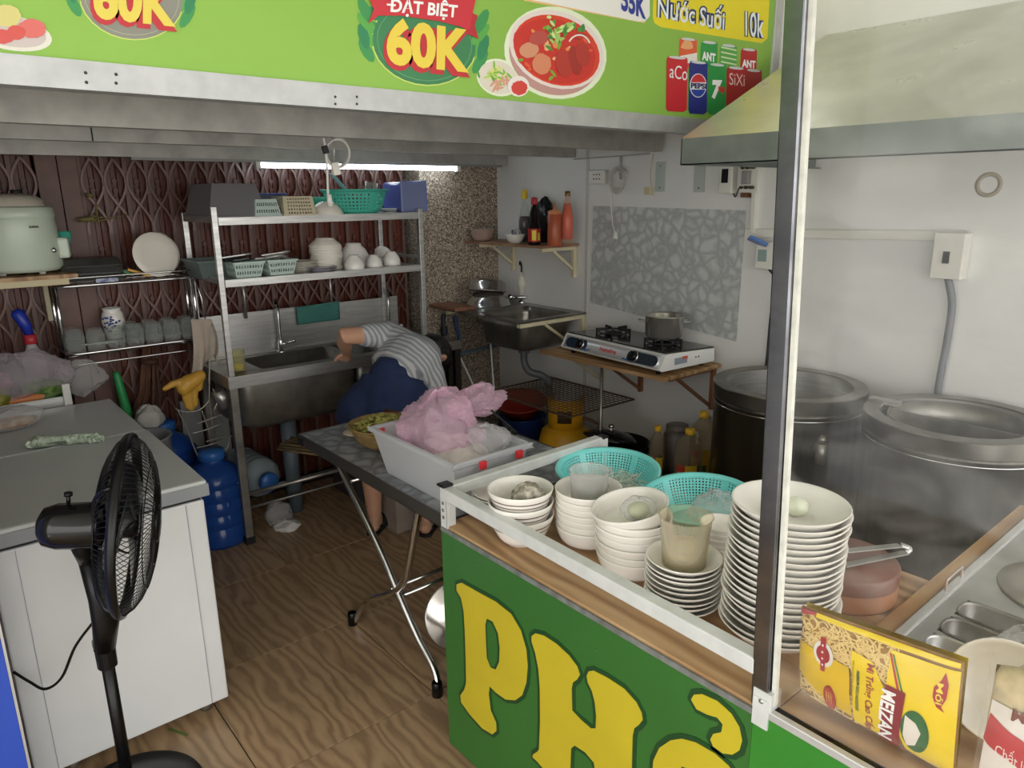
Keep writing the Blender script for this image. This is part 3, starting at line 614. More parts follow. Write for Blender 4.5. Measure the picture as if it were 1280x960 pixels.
part('liquid', B().lathe([(1e-4, .006), (.046, .006), (.049, .045), (1e-4, .045)], n=28), mat('cloudy_broth', 'e6d8b4', .3), c2, 'cloudy liquid in the lower third', local=True)
def bag(name, label, c, rad, m, seed, **k):
    cat = k.pop('cat', 'bag'); return solo(name, label, cat, B().crumple((0, 0, 0), rad, seed, **k), m, loc=c)
bag('spice_bag', 'small clear bag of dark spices lying in a striped bowl', (1.20, 1.375, zt(3, .034)+.065), (.045, .042, .03), mat('spice', '6d675b', .3, 0, var=(60, .7), col2='cfc8b8'), 3, amp=.3)
o_ = solo('onion_bag', 'clear bag with a pale green onion in the tilted soup bowl', 'bag', B().crumple((0, 0, 0), (.05, .04, .028), 5, amp=.25), FOIL, loc=(1.305, 1.075, zt(7, .0185)+.055))
solo('peeled_onion', 'pale green peeled onion inside the clear bag in the tilted bowl', 'onion', B().ball((0, 0, 0), .026, 18, (1.2, 1, .8)), mat('onion_skin', 'cdd3a2', .35, 0, var=(12, .2)), loc=(1.305, 1.075, zt(7, .0185)+.05))
bag('white_onion', 'small white peeled onion in the topmost bowl of the tallest stack', (1.372, .703, zt(20, .0130)+.030), (.024, .024, .02), mat('white_onion', 'e6ead2', .3), 8, amp=.1, cat='onion')
def colander(name, label, c, r, h, f, m, tilt=(0, 0), nk=180, rows=24, hole=True, group=None):
    t = thing(name, label, 'colander', c, rot=Euler((R(tilt[0]), R(tilt[1]), 0)), group=group)
    N = rows; pr = [(f+(r-f)*(i/N)**.6, h*(i/N)**1.2) for i in range(N+1)]
    part('wall', B().lathe(pr, n=nk, skip=lambda i, k: hole and i % 2 == 1 and k % 2 == 1 and 2 < i < N-2 and (k//2) % 18 > 1, sm=False), m, t, local=True, solid=.0018)
    part('base', B().lathe([(1e-4, .001), (f, 0)]+[(f, 0), (f-.003, -.004), (f-.006, -.004)], n=48), m, t, local=True, solid=.0018)
    part('rim', B().lathe([(r-.001, h-.012), (r+.008, h-.004), (r+.013, h-.001), (r+.012, h+.004), (r+.002, h+.004), (r-.004, h-.004)], n=64), m, t, local=True)
    return t
colander('colander', 'turquoise plastic colander by the back corner post of the counter rail', (1.598, 1.445, ZT+.004), .152, .085, .095, TEAL, (2, -3))
colander('colander', 'turquoise plastic colander nearest the steel post, holding a clear bag', (1.628, 1.12, ZT+.004), .152, .085, .095, TEAL, (0, -4))
def strands(b, c, rad, n, r, seed):
    g = random.Random(seed); c = V(c)
    for i in range(n):
        a = g.uniform(0, 6.28); q = g.uniform(0, 1)**.5; p = V((rad[0]*q*math.cos(a), rad[1]*q*math.sin(a), g.uniform(0, rad[2])*(1-q*q*.6)))
        th = g.uniform(0, 6.28); pts = []
        for k in range(7):
            pts.append(c+p); th += g.uniform(-1, 1)*.9; p = p+V((math.cos(th), math.sin(th), g.uniform(-.3, .3)))*.011
        b.tube(spline(pts, 2), r, 4)
    return b
solo('rice_noodles', 'clump of white rice noodles in the colander by the rail', 'noodles', strands(B(), (1.60, 1.40, ZT+.03), (.07, .07, .045), 90, .0016, 4), mat('rice_noodle', 'e6e2d6', .4), stuff=True)
bag('noodle_bag', 'crumpled clear bag in the colander nearest the steel post', (1.60, 1.06, ZT+.075), (.06, .055, .05), FOIL, 11, amp=.5)
cb = thing('chopping_block', 'round reddish wooden chopping block behind the tallest bowls', 'chopping block', (1.60, .69, ZT))
part('block', B().lathe([(1e-4, 0), (.118, 0), (.121, .006), (.121, .045)], (1.60, .69, ZT), 48), mat('block_side_wood', 'b07a55', .5, 0, var=(8, .3)), cb)
part('worn_top', B().lathe([(.121, .045), (.121, .078), (.116, .083), (1e-4, .083)], (1.60, .69, ZT), 48), mat('block_wet_wood', '7d4c3a', .4, 0, var=(8, .3)), cb, 'dark damp upper half')
tg = thing('tongs', 'long steel kitchen tongs laid across the chopping block', 'tongs', (1.6, .62, ZT+.084))
for s_ in (-1, 1):
    part('arm', B().bar((1.545, .68+.016*s_, ZT+.092+.02*(s_ > 0)), (1.70, .60+.008*s_, ZT+.099+.012*(s_ > 0)), .018, .003), STEEL, tg)
part('spring', B().tube(spline([(1.70, .592, ZT+.099), (1.715, .590, ZT+.105), (1.70, .606, ZT+.113)], 5), (.007, .0015), 6), STEEL, tg)
# ================================================================= INGREDIENT STATION
st = thing('ingredient_station', 'stainless steel cold tray station with rounded pans at the right end of the counter', 'tray station', (2, .1, .5))
part('rim', B().box(1.475, 2.46, .500, .522, .774, .792), mat('bright_rail', 'd2d3d2', .25, .6), st, bevel=.004)
part('carcass', B().box(1.475, 2.46, -.7, .4995, .02, .70), STEELD, st)
bt = B(); edges = [1.475, 1.496, 1.565, 1.577, 1.660, 1.672, 1.755, 1.772, 2.46]
bt.box(1.475, 2.46, .468, .4995, .778, .784).box(1.475, 2.46, -.7, .02, .778, .784)
for a, c in ((1.475, 1.493), (1.562, 1.576), (1.657, 1.672), (1.756, 2.46)): bt.box(a, c, .02, .468, .778, .784)
part('deck', bt, STEEL, st)
for k, (a, c) in enumerate(((1.493, 1.562), (1.576, 1.657), (1.672, 1.756))):
    def ring(x0, x1, y0, y1, z, r):
        o = []
        for cx, cy, t in ((x1-r, y1-r, 0), (x0+r, y1-r, 1), (x0+r, y0+r, 2), (x1-r, y0+r, 3)):
            o += [V((cx+r*math.cos(PI/2*(t+i/5)), cy+r*math.sin(PI/2*(t+i/5)), z)) for i in range(6)]
        return o
    L = [ring(a-.004, c+.004, .016, .472, .786, .034), ring(a, c, .02, .468, .788, .03), ring(a+.002, c-.002, .022, .466, .782, .03), ring(a+.008, c-.008, .03, .46, .72, .024)]
    vs = [p for q in L for p in q]; n_ = 24
    part('pan', B().add(vs, [(i*n_+j, i*n_+(j+1) % n_, (i+1)*n_+(j+1) % n_, (i+1)*n_+j) for i in range(3) for j in range(n_)]+[tuple(range(3*n_, 4*n_))], True), STEELD if k else STEEL, st)
    gb = B(); g = random.Random(k+40)
    for i in range(40): gb.crumple((a+.016+g.random()*(c-a-.032), .05+g.random()*.38, .723), (.008, .014, .005), i, n=(6, 4))
    solo('chopped_greens', ('few scraps of green herb left in the narrow steel pan nearest the glass', 'scraps of green herb in the middle steel pan', 'green herb scraps in the steel pan beside the dented dish')[k], 'herbs', gb, mat('herb_green', '71794a', .6, 0, var=(90, .5)), stuff=True)
part('handle', B().tube(spline([(1.745, .512, .79), (1.748, .514, .815), (1.76, .512, .822), (1.83, .512, .822), (1.842, .514, .815), (1.845, .512, .79)], 5), .0028, 8), mat('pink_steel_wire', 'c9b8b4', .3, .8), st)
solo('steel_dish', 'round dented pale steel dish upside down on the tray station', 'dish', B().lathe([(1e-4, .022), (.05, .02), (.12, .012), (.15, 0), (.156, 0), (.154, .006), (.12, .016), (.05, .026), (1e-4, .028)], (1.96, .31, .785), 40), mat('pale_lid', 'b9b3ad', .4, .3, var=(9, .2)))
solo('red_knob_lid', 'small red bottle cap just above the yellow noodle packet', 'cap', B().lathe([(1e-4, 0), (.014, 0), (.014, .012), (.011, .018), (1e-4, .019)], (1.452, .515, .776), 20), ink('d3404a'))
solo('white_bowl', 'white bowl leaning on edge behind the yellow noodle packet', 'bowl', B().lathe(bprof(.088, .05, .045), n=40), CERAM, loc=(1.345, .285, .862), rot=Euler((R(0), R(-68), R(14))))
# ================================================================= NOODLE PACKETS BY THE GLASS
PXN = 1.168
QN = [atx(1001, 862, PXN), atx(1194, 968, PXN), atx(1206, 828, PXN-.012), atx(1003, 756, PXN-.012)]
def pk(u, v, d):
    uu = min(max(u, 0), 1); vv = min(max(v, 0), 1)
    p = QN[0]*(1-uu)*(1-vv)+QN[1]*uu*(1-vv)+QN[2]*uu*vv+QN[3]*(1-uu)*vv
    e = (max(0, 4*uu*(1-uu))**.35)*(max(0, 4*vv*(1-vv))**.35)
    q = noise.noise(V((u*5, v*5, 1)))*.003*e
    return p+V((-.020*e-q*1.0+d, 0, 0))
def pkb(u, v):
    e = (max(0, 4*u*(1-u))**.35)*(max(0, 4*v*(1-v))**.35); p = pk(u, v, 0); f = pk(0, 0, 0).x
    return V((PXN+.004+.030*e, p.y, p.z))
pack = thing('noodle_packet', 'yellow packet of egg noodles standing on the ledge behind the glass', 'packet', (PXN, .42, ZT))
NOOD = mat('shaded_egg_noodle', 'b58a48', .5, 0, var=(30, .3), col2='8f6a32')  # darker than the strands: shade in their gaps is put into this colour
part('noodle_block', B().grid(lambda u, v: pk(u, v, 0), 30, 20), NOOD, pack)
sb = B(); g = random.Random(5)
for i in range(230):
    if i < 170: u, v = g.uniform(.02, .66), g.uniform(.6, .93)
    else: u, v = g.uniform(.04, .4), g.uniform(.03, .25)
    if i < 170 and v < .62+.3*max(0, u-.4): continue
    th = g.uniform(0, 6.28); cv = g.uniform(-1.2, 1.2); pts = []
    for k in range(8):
        pts.append(pk(min(max(u, .015), .98), min(max(v, .02), .95), -.0003-.0012*g.random())); th += cv+g.uniform(-.3, .3); u += .022*math.cos(th); v += .032*math.sin(th)
    sb.tube(spline(pts, 2), .0016, 5)
part('noodle_strands', sb, mat('noodle_strand', 'ecd08a', .4), pack, stuff=True)
def kp(name, poly, col, d=1, sub=5, m=None):
    pts = []
    for i in range(len(poly)):
        a, c = poly[i], poly[(i+1) % len(poly)]
        pts += [(a[0]+(c[0]-a[0])*k/sub, a[1]+(c[1]-a[1])*k/sub) for k in range(sub)]
    bm = bmesh.new(); f = bm.faces.new([bm.verts.new((p[0], p[1], 0)) for p in pts]); f.normal_update(); bmesh.ops.triangulate(bm, faces=[f])
    for _ in range(2 if max(abs(poly[0][0]-q[0]) for q in poly) > .12 else 0):
        bmesh.ops.subdivide_edges(bm, edges=[e for e in bm.edges if e.calc_length() > .06], cuts=1); bmesh.ops.triangulate(bm, faces=bm.faces[:])
    bm.verts.index_update(); b = B().add([pk(q.co.x, q.co.y, -.0010*d-.0026) for q in bm.verts], [tuple(x.index for x in f.verts) for f in bm.faces], True); bm.free()
    return part(name, b, m or ink(col, .3), pack)
def kell(cu, cv, a, b_, n=24): return [(cu+a*math.cos(2*PI*k/n), cv+b_*math.sin(2*PI*k/n)) for k in range(n)]
def kt(t, u0, v0, L, Hh, col, d=3, bold=.02, slant=0):
    """writing that runs down the packet"""
    b = B().text(t, (u0, v0, 0), (slant, -L, 0), (Hh, 0, 0), bold=bold)
    b.v = [pk(p.x, p.y, -.0010*d-.0026) for p in b.v]
    return part('lettering', b, ink(col, .3), pack)
part('back_film', B().grid(pkb, 30, 20), mat('yellow_film_bright', 'f7d91f', .22, 0, var=(9, .1)), pack, 'plain yellow back of the packet')
YF = mat('yellow_film', 'f0c81a', .22, 0, var=(9, .12)); YF2 = mat('yellow_film_bright', 'f7d91f', .22, 0, var=(9, .1))
kp('yellow_film', [(.005, .635), (.37, .60), (.395, .08), (.2, .12), (.005, .27)], '', 1, m=YF)
kp('yellow_film', [(.385, .79), (.52, .75), (.60, .55), (.585, .05), (.41, .04)], '', 1.6, m=YF2)
kp('yellow_film', [(.62, .93), (.995, .93), (.995, .01), (.74, .0), (.66, .3), (.6, .4)], '', 1.2, m=YF2)
kp('yellow_film', [(.12, .995), (.99, .995), (.99, .955), (.12, .955)], '', 1.1, m=YF2)
kp('red_edge', [(.0, .99), (.12, .995), (.12, .975), (.012, .93), (.012, .55), (.0, .55)], 'b6454a', 1.3)
kp('badge', kell(.195, .62, .07, .135), 'f0ece2', 2); kp('badge', kell(.195, .62, .048, .092), 'a8202c', 3)
kp('badge_ribbon', [(.175, .80), (.215, .80), (.21, .44), (.18, .44)], 'b3202e', 4)
for k in range(4): kp('badge_star', kell(.195, .72-.07*k, .008, .014, 5), 'f6f0e6', 5)
kp('red_oval', kell(.245, .17, .045, .145), 'a02a24', 2.4); kp('red_oval', kell(.245, .17, .04, .13), 'c04030', 3)
for k in range(3): kt('Ngon', .222+.016*k, .24, .13, .011, 'f0d060', 4)
kt('Mì Trứng Cao Cấp', .475, .73, .68, .072, 'a3332c', 3, .015); kt('PREMIUM EGG NOODLES', .425, .62, .42, .02, '2f5a2a', 3, .03); kt('Premium Quality', .395, .70, .45, .014, 'a08a20', 3)
kp('brand_panel', [(.61, .61), (.725, .60), (.69, .015), (.575, .03)], '8f1c28', 3.2, sub=8); kt('MEIZAN', .588, .56, .50, .085, 'ffffff', 4.4, .03, slant=-.02)
kp('green_oval', kell(.785, .27, .08, .20), '2c6a34', 2.6); kp('white_shape', [(.73, .40), (.79, .36), (.82, .28), (.79, .14), (.74, .10), (.72, .2)], 'efe9df', 3)
kp('stripe', [(.615, .90), (.628, .90), (.69, .585), (.675, .585)], 'c2333a', 2.2); kp('stripe', [(.632, .90), (.642, .90), (.712, .585), (.70, .585)], '2f7a3c', 2.2)
kp('stripe', [(.70, .03), (.715, .03), (.74, -.0), (.725, .0)], 'c2333a', 2.2)
kp('red_leaf', [(.925, .90), (.945, .80), (.94, .68), (.915, .59), (.935, .55), (.89, .58), (.868, .66), (.872, .75), (.905, .82)], 'b3202e', 2.4); kt('Mới', .885, .80, .19, .04, 'f7dc40', 3.4)
part('clear_wrapper', B().grid(lambda u, v: pk(u, v, -.0085), 24, 16), thin('packet_film', 'ffffff', .985, .08, 'ffffff', bumps=35), pack)
# second packet: white and red wrapping, bottom right corner
PX2 = 1.19
Q2 = [atx(1215, 1010, PX2), atx(1330, 1050, PX2), atx(1360, 845, PX2), atx(1246, 830, PX2)]
def pk2(u, v, d):
    p = Q2[0]*(1-u)*(1-v)+Q2[1]*u*(1-v)+Q2[2]*u*v+Q2[3]*(1-u)*v; e = (max(0, 4*u*(1-u))*max(0, 4*v*(1-v)))**.3
    return p+V((-.025*e+d-.004*noise.noise(V((u*4, v*4, 3))), 0, 0))
pk_b = thing('wheat_noodle_packet', 'clear packet with a red and white printed front at the bottom right corner', 'packet', (PX2, .2, ZT))
part('noodle_block', B().grid(lambda u, v: pk2(u, v, 0), 20, 16).grid(lambda u, v: pk2(u, v, .0)+V((.05*(max(0, 16*u*(1-u)*v*(1-v)))**.3, 0, 0)), 20, 16), mat('pale_noodle', 'd9c79a', .5, 0, var=(40, .3)), pk_b)
def k2(name, poly, col, d):
    pts = []
    for i in range(len(poly)):
        a, c = poly[i], poly[(i+1) % len(poly)]; pts += [(a[0]+(c[0]-a[0])*k/6, a[1]+(c[1]-a[1])*k/6) for k in range(6)]
    bm = bmesh.new(); f = bm.faces.new([bm.verts.new((p[0], p[1], 0)) for p in pts]); f.normal_update(); bmesh.ops.triangulate(bm, faces=[f])
    bmesh.ops.subdivide_edges(bm, edges=bm.edges[:], cuts=2); bmesh.ops.triangulate(bm, faces=bm.faces[:]); bm.verts.index_update()
    b = B().add([pk2(q.co.x, q.co.y, -.001*d-.002) for q in bm.verts], [tuple(x.index for x in f.verts) for f in bm.faces], True); bm.free()
    part(name, b, ink(col, .3), pk_b)
def k2t(t, u0, v0, L, Hh, col, d=4, tl=0, bold=.02):
    b = B().text(t, (u0, v0, 0), (L, tl, 0), (0, Hh, 0), bold=bold); b.v = [pk2(p.x, p.y, -.001*d-.002) for p in b.v]; part('lettering', b, ink(col, .3), pk_b)
k2('white_film', [(.02, .02), (.98, .02), (.98, .72), (.05, .80)], 'e9e3da', 1)
k2('red_band', [(.06, .72), (.98, .46), (.98, .30), (.02, .54)], 'c23a3c', 2); k2t('Chất lượng', .2, .46, .6, .11, 'f3dcd6', 3, -.12, .0)
k2t('Mì', .25, .12, .3, .2, 'c2282e', 3, -.04, .06); k2t('Mỳ', .32, .70, .3, .1, '7a3a2a', 3, -.02)
k2('red_line', [(0.02, .24), (.2, .17), (.2, .15), (.02, .22)], 'c23a3c', 2)
part('clear_wrapper', B().grid(lambda u, v: pk2(u*1.0, v, -.009)+V((0, .012*(.5-u), .03*v*v)), 20, 16), thin('packet_film', ''), pk_b)
bag('clear_bag', 'crumpled clear bag spilling over the tray station at the right edge', (1.42, .22, .86), (.09, .10, .085), FOIL, 21, amp=.45)
# ================================================================= STOCK COOKERS
def cooker(c, label, inner):
    t = thing('stock_cooker', label, 'cooker', c)
    DS = mat('dark_brushed_steel', '5f5c56', .32, .88, var=(7, .3), stretch=(3, 3, .3))
    part('body', B().lathe([(.30, .06), (.30, .845), (.304, .85), (.304, .856), (.300, .862)], n=64).lathe([(1e-4, .06), (.30, .06)], n=64), DS, t, local=True)
    part('rim', B().lathe([(.300, .862), (.307, .866)], n=64).lathe([(.30701, .86601), (.308, .918)], n=64).lathe([(.30801, .91801), (.305, .92201)], n=64).lathe([(.305, .922), (.252, .922)], n=64).lathe([(.25201, .92201), (.248, .916)], n=64), mat('rim_steel', '85827b', .3, .95, var=(7, .25)), t, local=True)
    part('inner_pot', B().lathe([(.248, .916), (.246, .30), (.2, .27), (1e-4, .27)], n=64), STEEL, t, local=True)
    part('seam', B().lathe([(.3005, .84), (.303, .838), (.3005, .836)], n=64), CHROME, t, local=True)
    part('stock', B().lathe([(1e-4, inner), (.2458, inner)], n=48), mat('dark_stock', '2b241d', .1), t, 'dark stock in the pot', local=True)
    for k in range(3):
        a = R(80+120*k); part('leg', B().lathe([(1e-4, 0), (.025, 0), (.022, .06), (1e-4, .06)], (.24*math.cos(a), .24*math.sin(a), 0), 14), STEELD, t, local=True)
    return t
k1 = cooker((2.79, 1.515, 0), 'large round steel stock cooker next to the gas stove shelf, left of the two', .62)
a = R(232); d = V((math.cos(a), math.sin(a), 0))
part('tap', B().tube([d*.30+V((0, 0, .74)), d*.35+V((0, 0, .74))], .016, 12).tube([d*.345+V((0, 0, .77)), d*.345+V((0, 0, .69))], .02, 12).ball(d*.345+V((0, 0, .785)), .018, 12), STEELD, k1, 'steel drain fitting', local=True)
k2_ = cooker((2.79, .865, 0), 'large round steel stock cooker at the right with a partition in its rim', .78)
part('divider', B().lathe([(.225, .84), (.227, .912), (.221, .912), (.219, .84)], n=40, c=(.0, .0, 0)).bar((-.02, -.22, .87), (-.02, .22, .87), .004, .07), STEELD, k2_, 'inner basket ring with a partition', local=True)
part('bracket', B().box(-.02, .02, .20, .31, .915, .93), STEEL, k2_, 'flat steel clip over the rim', local=True)
a = R(230); d = V((math.cos(a), math.sin(a), 0)); part('tap', B().tube([d*.29+V((0, 0, .55)), d*.37+V((0, 0, .55))], .013, 12).tube([d*.36+V((0, 0, .57)), d*.36+V((0, 0, .50))], .016, 12), CHROME, k2_, 'steel drain fitting', local=True)
# ================================================================= GAS STOVE ON ITS SHELF
ss = thing('stove_shelf', 'plywood shelf on wall brackets carrying the gas stove', 'shelf', (2.92, 2.5, .83))
part('board', B().box(2.68, XW-.005, 2.08, 2.96, .832, .85), PLY, ss, bevel=.002)
BRN = mat('brown_bracket', '8a5a3c', .5, .1)
for y in (2.12, 2.60, 2.90):
    part('bracket', B().bar((XW-.018, y, .83), (XW-.018, y, .6), .025, .02).bar((2.76, y, .822), (XW-.02, y, .822), .022, .016).bar((2.83, y, .815), (XW-.03, y, .62), .012, .016), BRN if y != 2.90 else CREAMP, ss)
part('prop_rod', B().tube([(2.72, 2.52, .832), (2.72, 2.52, .0)], .009, 10), STEELD, ss, 'thin steel prop under the front edge')
sv = thing('gas_stove', 'white two burner gas stove on the plywood shelf', 'stove', (2.735, 2.845, .85), R(-94))
FRS = FR['gas_stove']
prof = [(.0, .03), (.015, .022), (.40, .022), (.40, .09), (.05, .105), (.035, .10)]
part('body', B().prism(prof, lambda u, v, d: V((d, u, v)), 0, .735), WHITE, sv, local=True, bevel=.004)
part('top_plate', B().prism([(.045, .104), (.40, .09), (.40, .097), (.045, .111)], lambda u, v, d: V((d, u, v)), .008, .727), mat('dark_glass_top', '2a2928', .12, 0), sv, local=True, bevel=.003)
def fc(x, s, e=0):                                    # point on the sloping front face
    return V((x, .0+.035*s-.001-e*.9, .03+.07*s+e*.3))
cpl = part('control_plate', B().grid(lambda u, v: fc(.02+.695*u, .08+.86*v, .002), 20, 2), mat('white_steel_panel', 'd9dadb', .25, .4), sv, local=True, solid=.0015)
def fpoly(name, pts, col, e, label=None): return part(name, B().add([fc(x, s_, e) for x, s_ in pts], [tuple(range(len(pts)))]), ink(col, .25), cpl, label, local=True)
def rr_(x0, x1, s0, s1, rl, rrt):
    o = []
    for k in range(7): t = PI/2+PI*k/6; o.append((x0+rl+rl*math.cos(t), (s0+s1)/2+(s1-s0)/2*math.sin(t)))
    for k in range(7): t = -PI/2+PI*k/6; o.append((x1-rrt+rrt*math.cos(t), (s0+s1)/2+(s1-s0)/2*math.sin(t)))
    return o
fpoly('print_panel', rr_(.03, .20, .14, .86, .03, .02), '1f3148', .0035); fpoly('print_panel', rr_(.50, .705, .14, .86, .02, .03), '131e2c', .0035)
fpoly('print_swoosh', [(.17, .2), (.24, .34), (.24, .30), (.2, .12)], '2f5f9a', .004); fpoly('print_swoosh', [(.47, .18), (.53, .14), (.53, .22), (.48, .3)], '2f5f9a', .004)
lt = B().text('Nakafire', (0, 0, 0), (1, 0, 0), (0, 1, 0), bold=.03); lt.v = [fc(.30+.12*p.x, .36+.30*p.y, .0035) for p in lt.v]; part('lettering', lt, ink('c4403a'), cpl, local=True)
fpoly('print_flash', [(.42, .3), (.432, .62), (.425, .3)], 'd8b03a', .004)
MK = Matrix.Rotation(R(64), 4, 'X')
for x in (.145, .545):
    kn = part('knob_ring', B().lathe([(.030, .0), (.033, .006), (.026, .008), (.024, .0)], fc(x, .5, .003), 24, MK), CHROME, cpl, local=True)
    part('knob', B().lathe([(.024, 0), (.022, .018), (.019, .021), (1e-4, .022)], fc(x, .5, .004), 20, MK).bar(fc(x, .18, .024), fc(x, .82, .024), .010, .012), BLACK, cpl, local=True)
for x, y in ((.19, .22), (.55, .22)):
    part('burner', B().lathe([(1e-4, .0), (.048, 0), (.045, .014), (.028, .018), (.025, .012), (1e-4, .012)], (x, y, .10), 28), BLACKM, sv, local=True)
    tb_ = B().tube(circ((x, y, .118), .085, 28), .004, 6, closed=True)
    for k in range(5):
        aa = R(72*k+20); c_, s_ = math.cos(aa), math.sin(aa); tb_.bar((x+.03*c_, y+.03*s_, .132), (x+.1*c_, y+.1*s_, .132), .006, .016).bar((x+.095*c_, y+.095*s_, .135), (x+.095*c_, y+.095*s_, .10), .006, .008)
    part('pan_support', tb_, BLACKM, sv, local=True)
for x in (.05, .68):
    for y in (.05, .36): part('foot', B().lathe([(1e-4, 0), (.014, 0), (.012, .024), (1e-4, .024)], (x, y, 0), 12), BLACK, sv, local=True)
part('rating_label', B().box(.735, .7365, .10, .19, .045, .078), ink('8d97a3'), sv, local=True); part('rating_label', B().box(.735, .737, .155, .192, .066, .08), ink('c4503c'), sv, 'small red sticker', local=True)
part('side_hole', B().box(.735, .7365, .25, .258, .06, .068).box(.735, .7365, .27, .278, .06, .068), BLACK, sv, local=True)
pc = FRS @ V((.55, .22, .141))
pt = thing('saucepan', 'small shiny steel saucepan on the right burner of the gas stove', 'pan', pc)
part('body', B().lathe([(1e-4, 0), (.083, 0), (.093, .012), (.095, .105), (.105, .112), (.105, .115), (.098, .115), (.092, .106), (.090, .014), (1e-4, .006)], n=48), mat('pan_steel', 'c9c5bc', .2, .8, var=(5, .25)), pt, local=True)
for s_ in (-1, 1):
    M_ = Matrix.Rotation(R(-50) if s_ > 0 else R(130), 4, 'Z'); part('handle', B().tube([M_ @ p for p in spline([(.093, -.025, .08), (.125, -.022, .086), (.125, .022, .086), (.093, .025, .08)], 5)], .004, 8), STEEL, pt, local=True)
# ================================================================= HAND SINK ON THE RIGHT WALL
sk = thing('hand_sink', 'stainless steel wall sink beside the pebble pier', 'sink', (2.87, 3.4, .80))
zs = 1.005; DG = mat('stained_steel', '9a978f', .32, .85, var=(6, .5), bump=(40, .08))
b = B(); x0, x1, y0, y1 = 2.60, XW-.006, 3.05, 3.885; u0, u1, v0, v1 = 2.665, 3.06, 3.09, 3.50
b.box(x0, u0, y0, y1, zs-.012, zs).box(u1, x1, y0, y1, zs-.012, zs).box(u0, u1, y0, v0, zs-.012, zs).box(u0, u1, v1, y1, zs-.012, zs)
part('deck', b, DG, sk)
L = [ring(u0, u1, v0, v1, zs-.002, .05), ring(u0, u1, v0, v1, zs-.05, .05), ring(u0+.01, u1-.01, v0+.01, v1-.01, zs-.17, .07), ring(u0+.06, u1-.06, v0+.06, v1-.06, zs-.20, .05)]
part('basin', B().add([p for q in L for p in q], [(i*24+j, i*24+(j+1) % 24, (i+1)*24+(j+1) % 24, (i+1)*24+j) for i in range(3) for j in range(24)]+[tuple(range(72, 96))], True), DG, sk, solid=.004)
part('drain_pipe', B().tube(spline([(2.86, 3.30, .80), (2.86, 3.30, .70), (2.87, 3.26, .64), (2.93, 3.2, .61), (2.96, 3.18, .52), (2.97, 3.17, .02)], 6), .022, 12).lathe([(.034, -.02), (.036, 0), (.03, .02)], (2.86, 3.30, .775), 20), mat('grey_pvc', '5d6063', .45), sk, 'grey plastic trap and drain')
for y in (3.10, 3.80): part('bracket', B().bar((2.62, y-.03, zs-.026), (XW-.02, y-.03, zs-.026), .03, .022).bar((XW-.018, y-.03, zs-.02), (XW-.018, y-.03, zs-.26), .025, .02).bar((2.82, y-.03, zs-.04), (XW-.03, y-.03, zs-.24), .014, .016), CREAMP, sk, 'cream painted steel bracket')
tp = atz(652, 378, zs)
fa = thing('sink_tap', 'chrome tap with a white water filter nozzle at the wall sink', 'tap', (tp.x, tp.y, zs))
part('tap_body', B().lathe([(.022, 0), (.022, .008), (.014, .014), (.013, .05), (1e-4, .055)], n=20).tube([(-.06, .03, .035), (.07, -.05, .035)], .011, 10).ball((-.065, .033, .04), .022, 14).ball((.075, -.054, .05), .026, 14), CHROME, fa, local=True)
part('filter', B().lathe([(.012, .05), (.018, .06), (.018, .10), (.026, .105), (.026, .135), (.02, .14), (.018, .17), (.008, .175), (.006, .20)], n=20), mat('ivory_plastic', 'd9d6c6', .35), fa, 'white plastic filter head', local=True)
part('spout', B().tube(spline([(0, 0, .19), (.0, 0, .24), (-.02, -.01, .27), (-.03, -.02, .25)], 5), .006, 8), BLACK, fa, local=True)
bw = atz(627, 383, zs+.006)
solo('steel_basin', 'upside-down shiny steel basin beside the wall tap', 'basin', B().lathe([(.15, .004), (.15, 0), (.145, .002), (.135, .03), (.10, .075), (.08, .08), (1e-4, .08)], n=40), mat('mirror_steel', 'c6c3bd', .16, .85, var=(4, .3)), loc=(2.90, 3.70, zs+.001))
solo('steel_bowl', 'second steel bowl tilted on top of the upturned basin', 'bowl', B().lathe([(.125, .0), (.129, .003), (.125, .004), (.118, .055), (.10, .075), (1e-4, .078), ], n=40), mat('mirror_steel', ''), loc=(2.90, 3.715, zs+.088), rot=Euler((R(-5), R(9), 0)))
solo('wooden_board', 'worn wooden board lying on the left end of the wall sink', 'board', B().box(2.56, 2.72, 3.60, 3.88, zs+.001, zs+.022), mat('wet_board', '8f6349', .55, 0, var=(7, .35), stretch=(6, 1, 6)), bevel=.003)
# supply hoses on the pier
hs = thing('water_hoses', 'blue and grey water pipes and hoses below the wall sink on the pier', 'pipes', (2.8, 3.85, .2))
part('blue_hose', B().tube(spline([(2.74, 3.86, .93), (2.76, 3.84, .75), (2.72, 3.85, .55), (2.75, 3.84, .2)], 8), .011, 8), mat('blue_hose', '274f86', .4), hs)
part('dark_hose', B().tube(spline([(2.66, 3.87, .95), (2.65, 3.86, .8), (2.68, 3.86, .6), (2.66, 3.86, .3)], 8), .014, 8).lathe([(.02, -.03), (.024, 0), (.02, .03)], (2.655, 3.86, .84), 14), mat('dark_hose', '22282f', .5), hs)
part('grey_pipe', B().tube([(2.45, 3.87, .66), (3.1, 3.87, .68)], .012, 10), mat('pale_blue_pipe', '6f8799', .45), hs)
solo('white_hose', 'white flexible hose looping down from the sink board', 'hose', B().tube(spline([(2.47, 3.55, .80), (2.50, 3.52, .79), (2.53, 3.45, .66), (2.57, 3.38, .50), (2.60, 3.3, .43), (2.62, 3.28, .47), (2.66, 3.36, .60), (2.74, 3.48, .80)], 8), .006, 8), mat('white_hose', 'c9cac6', .4))
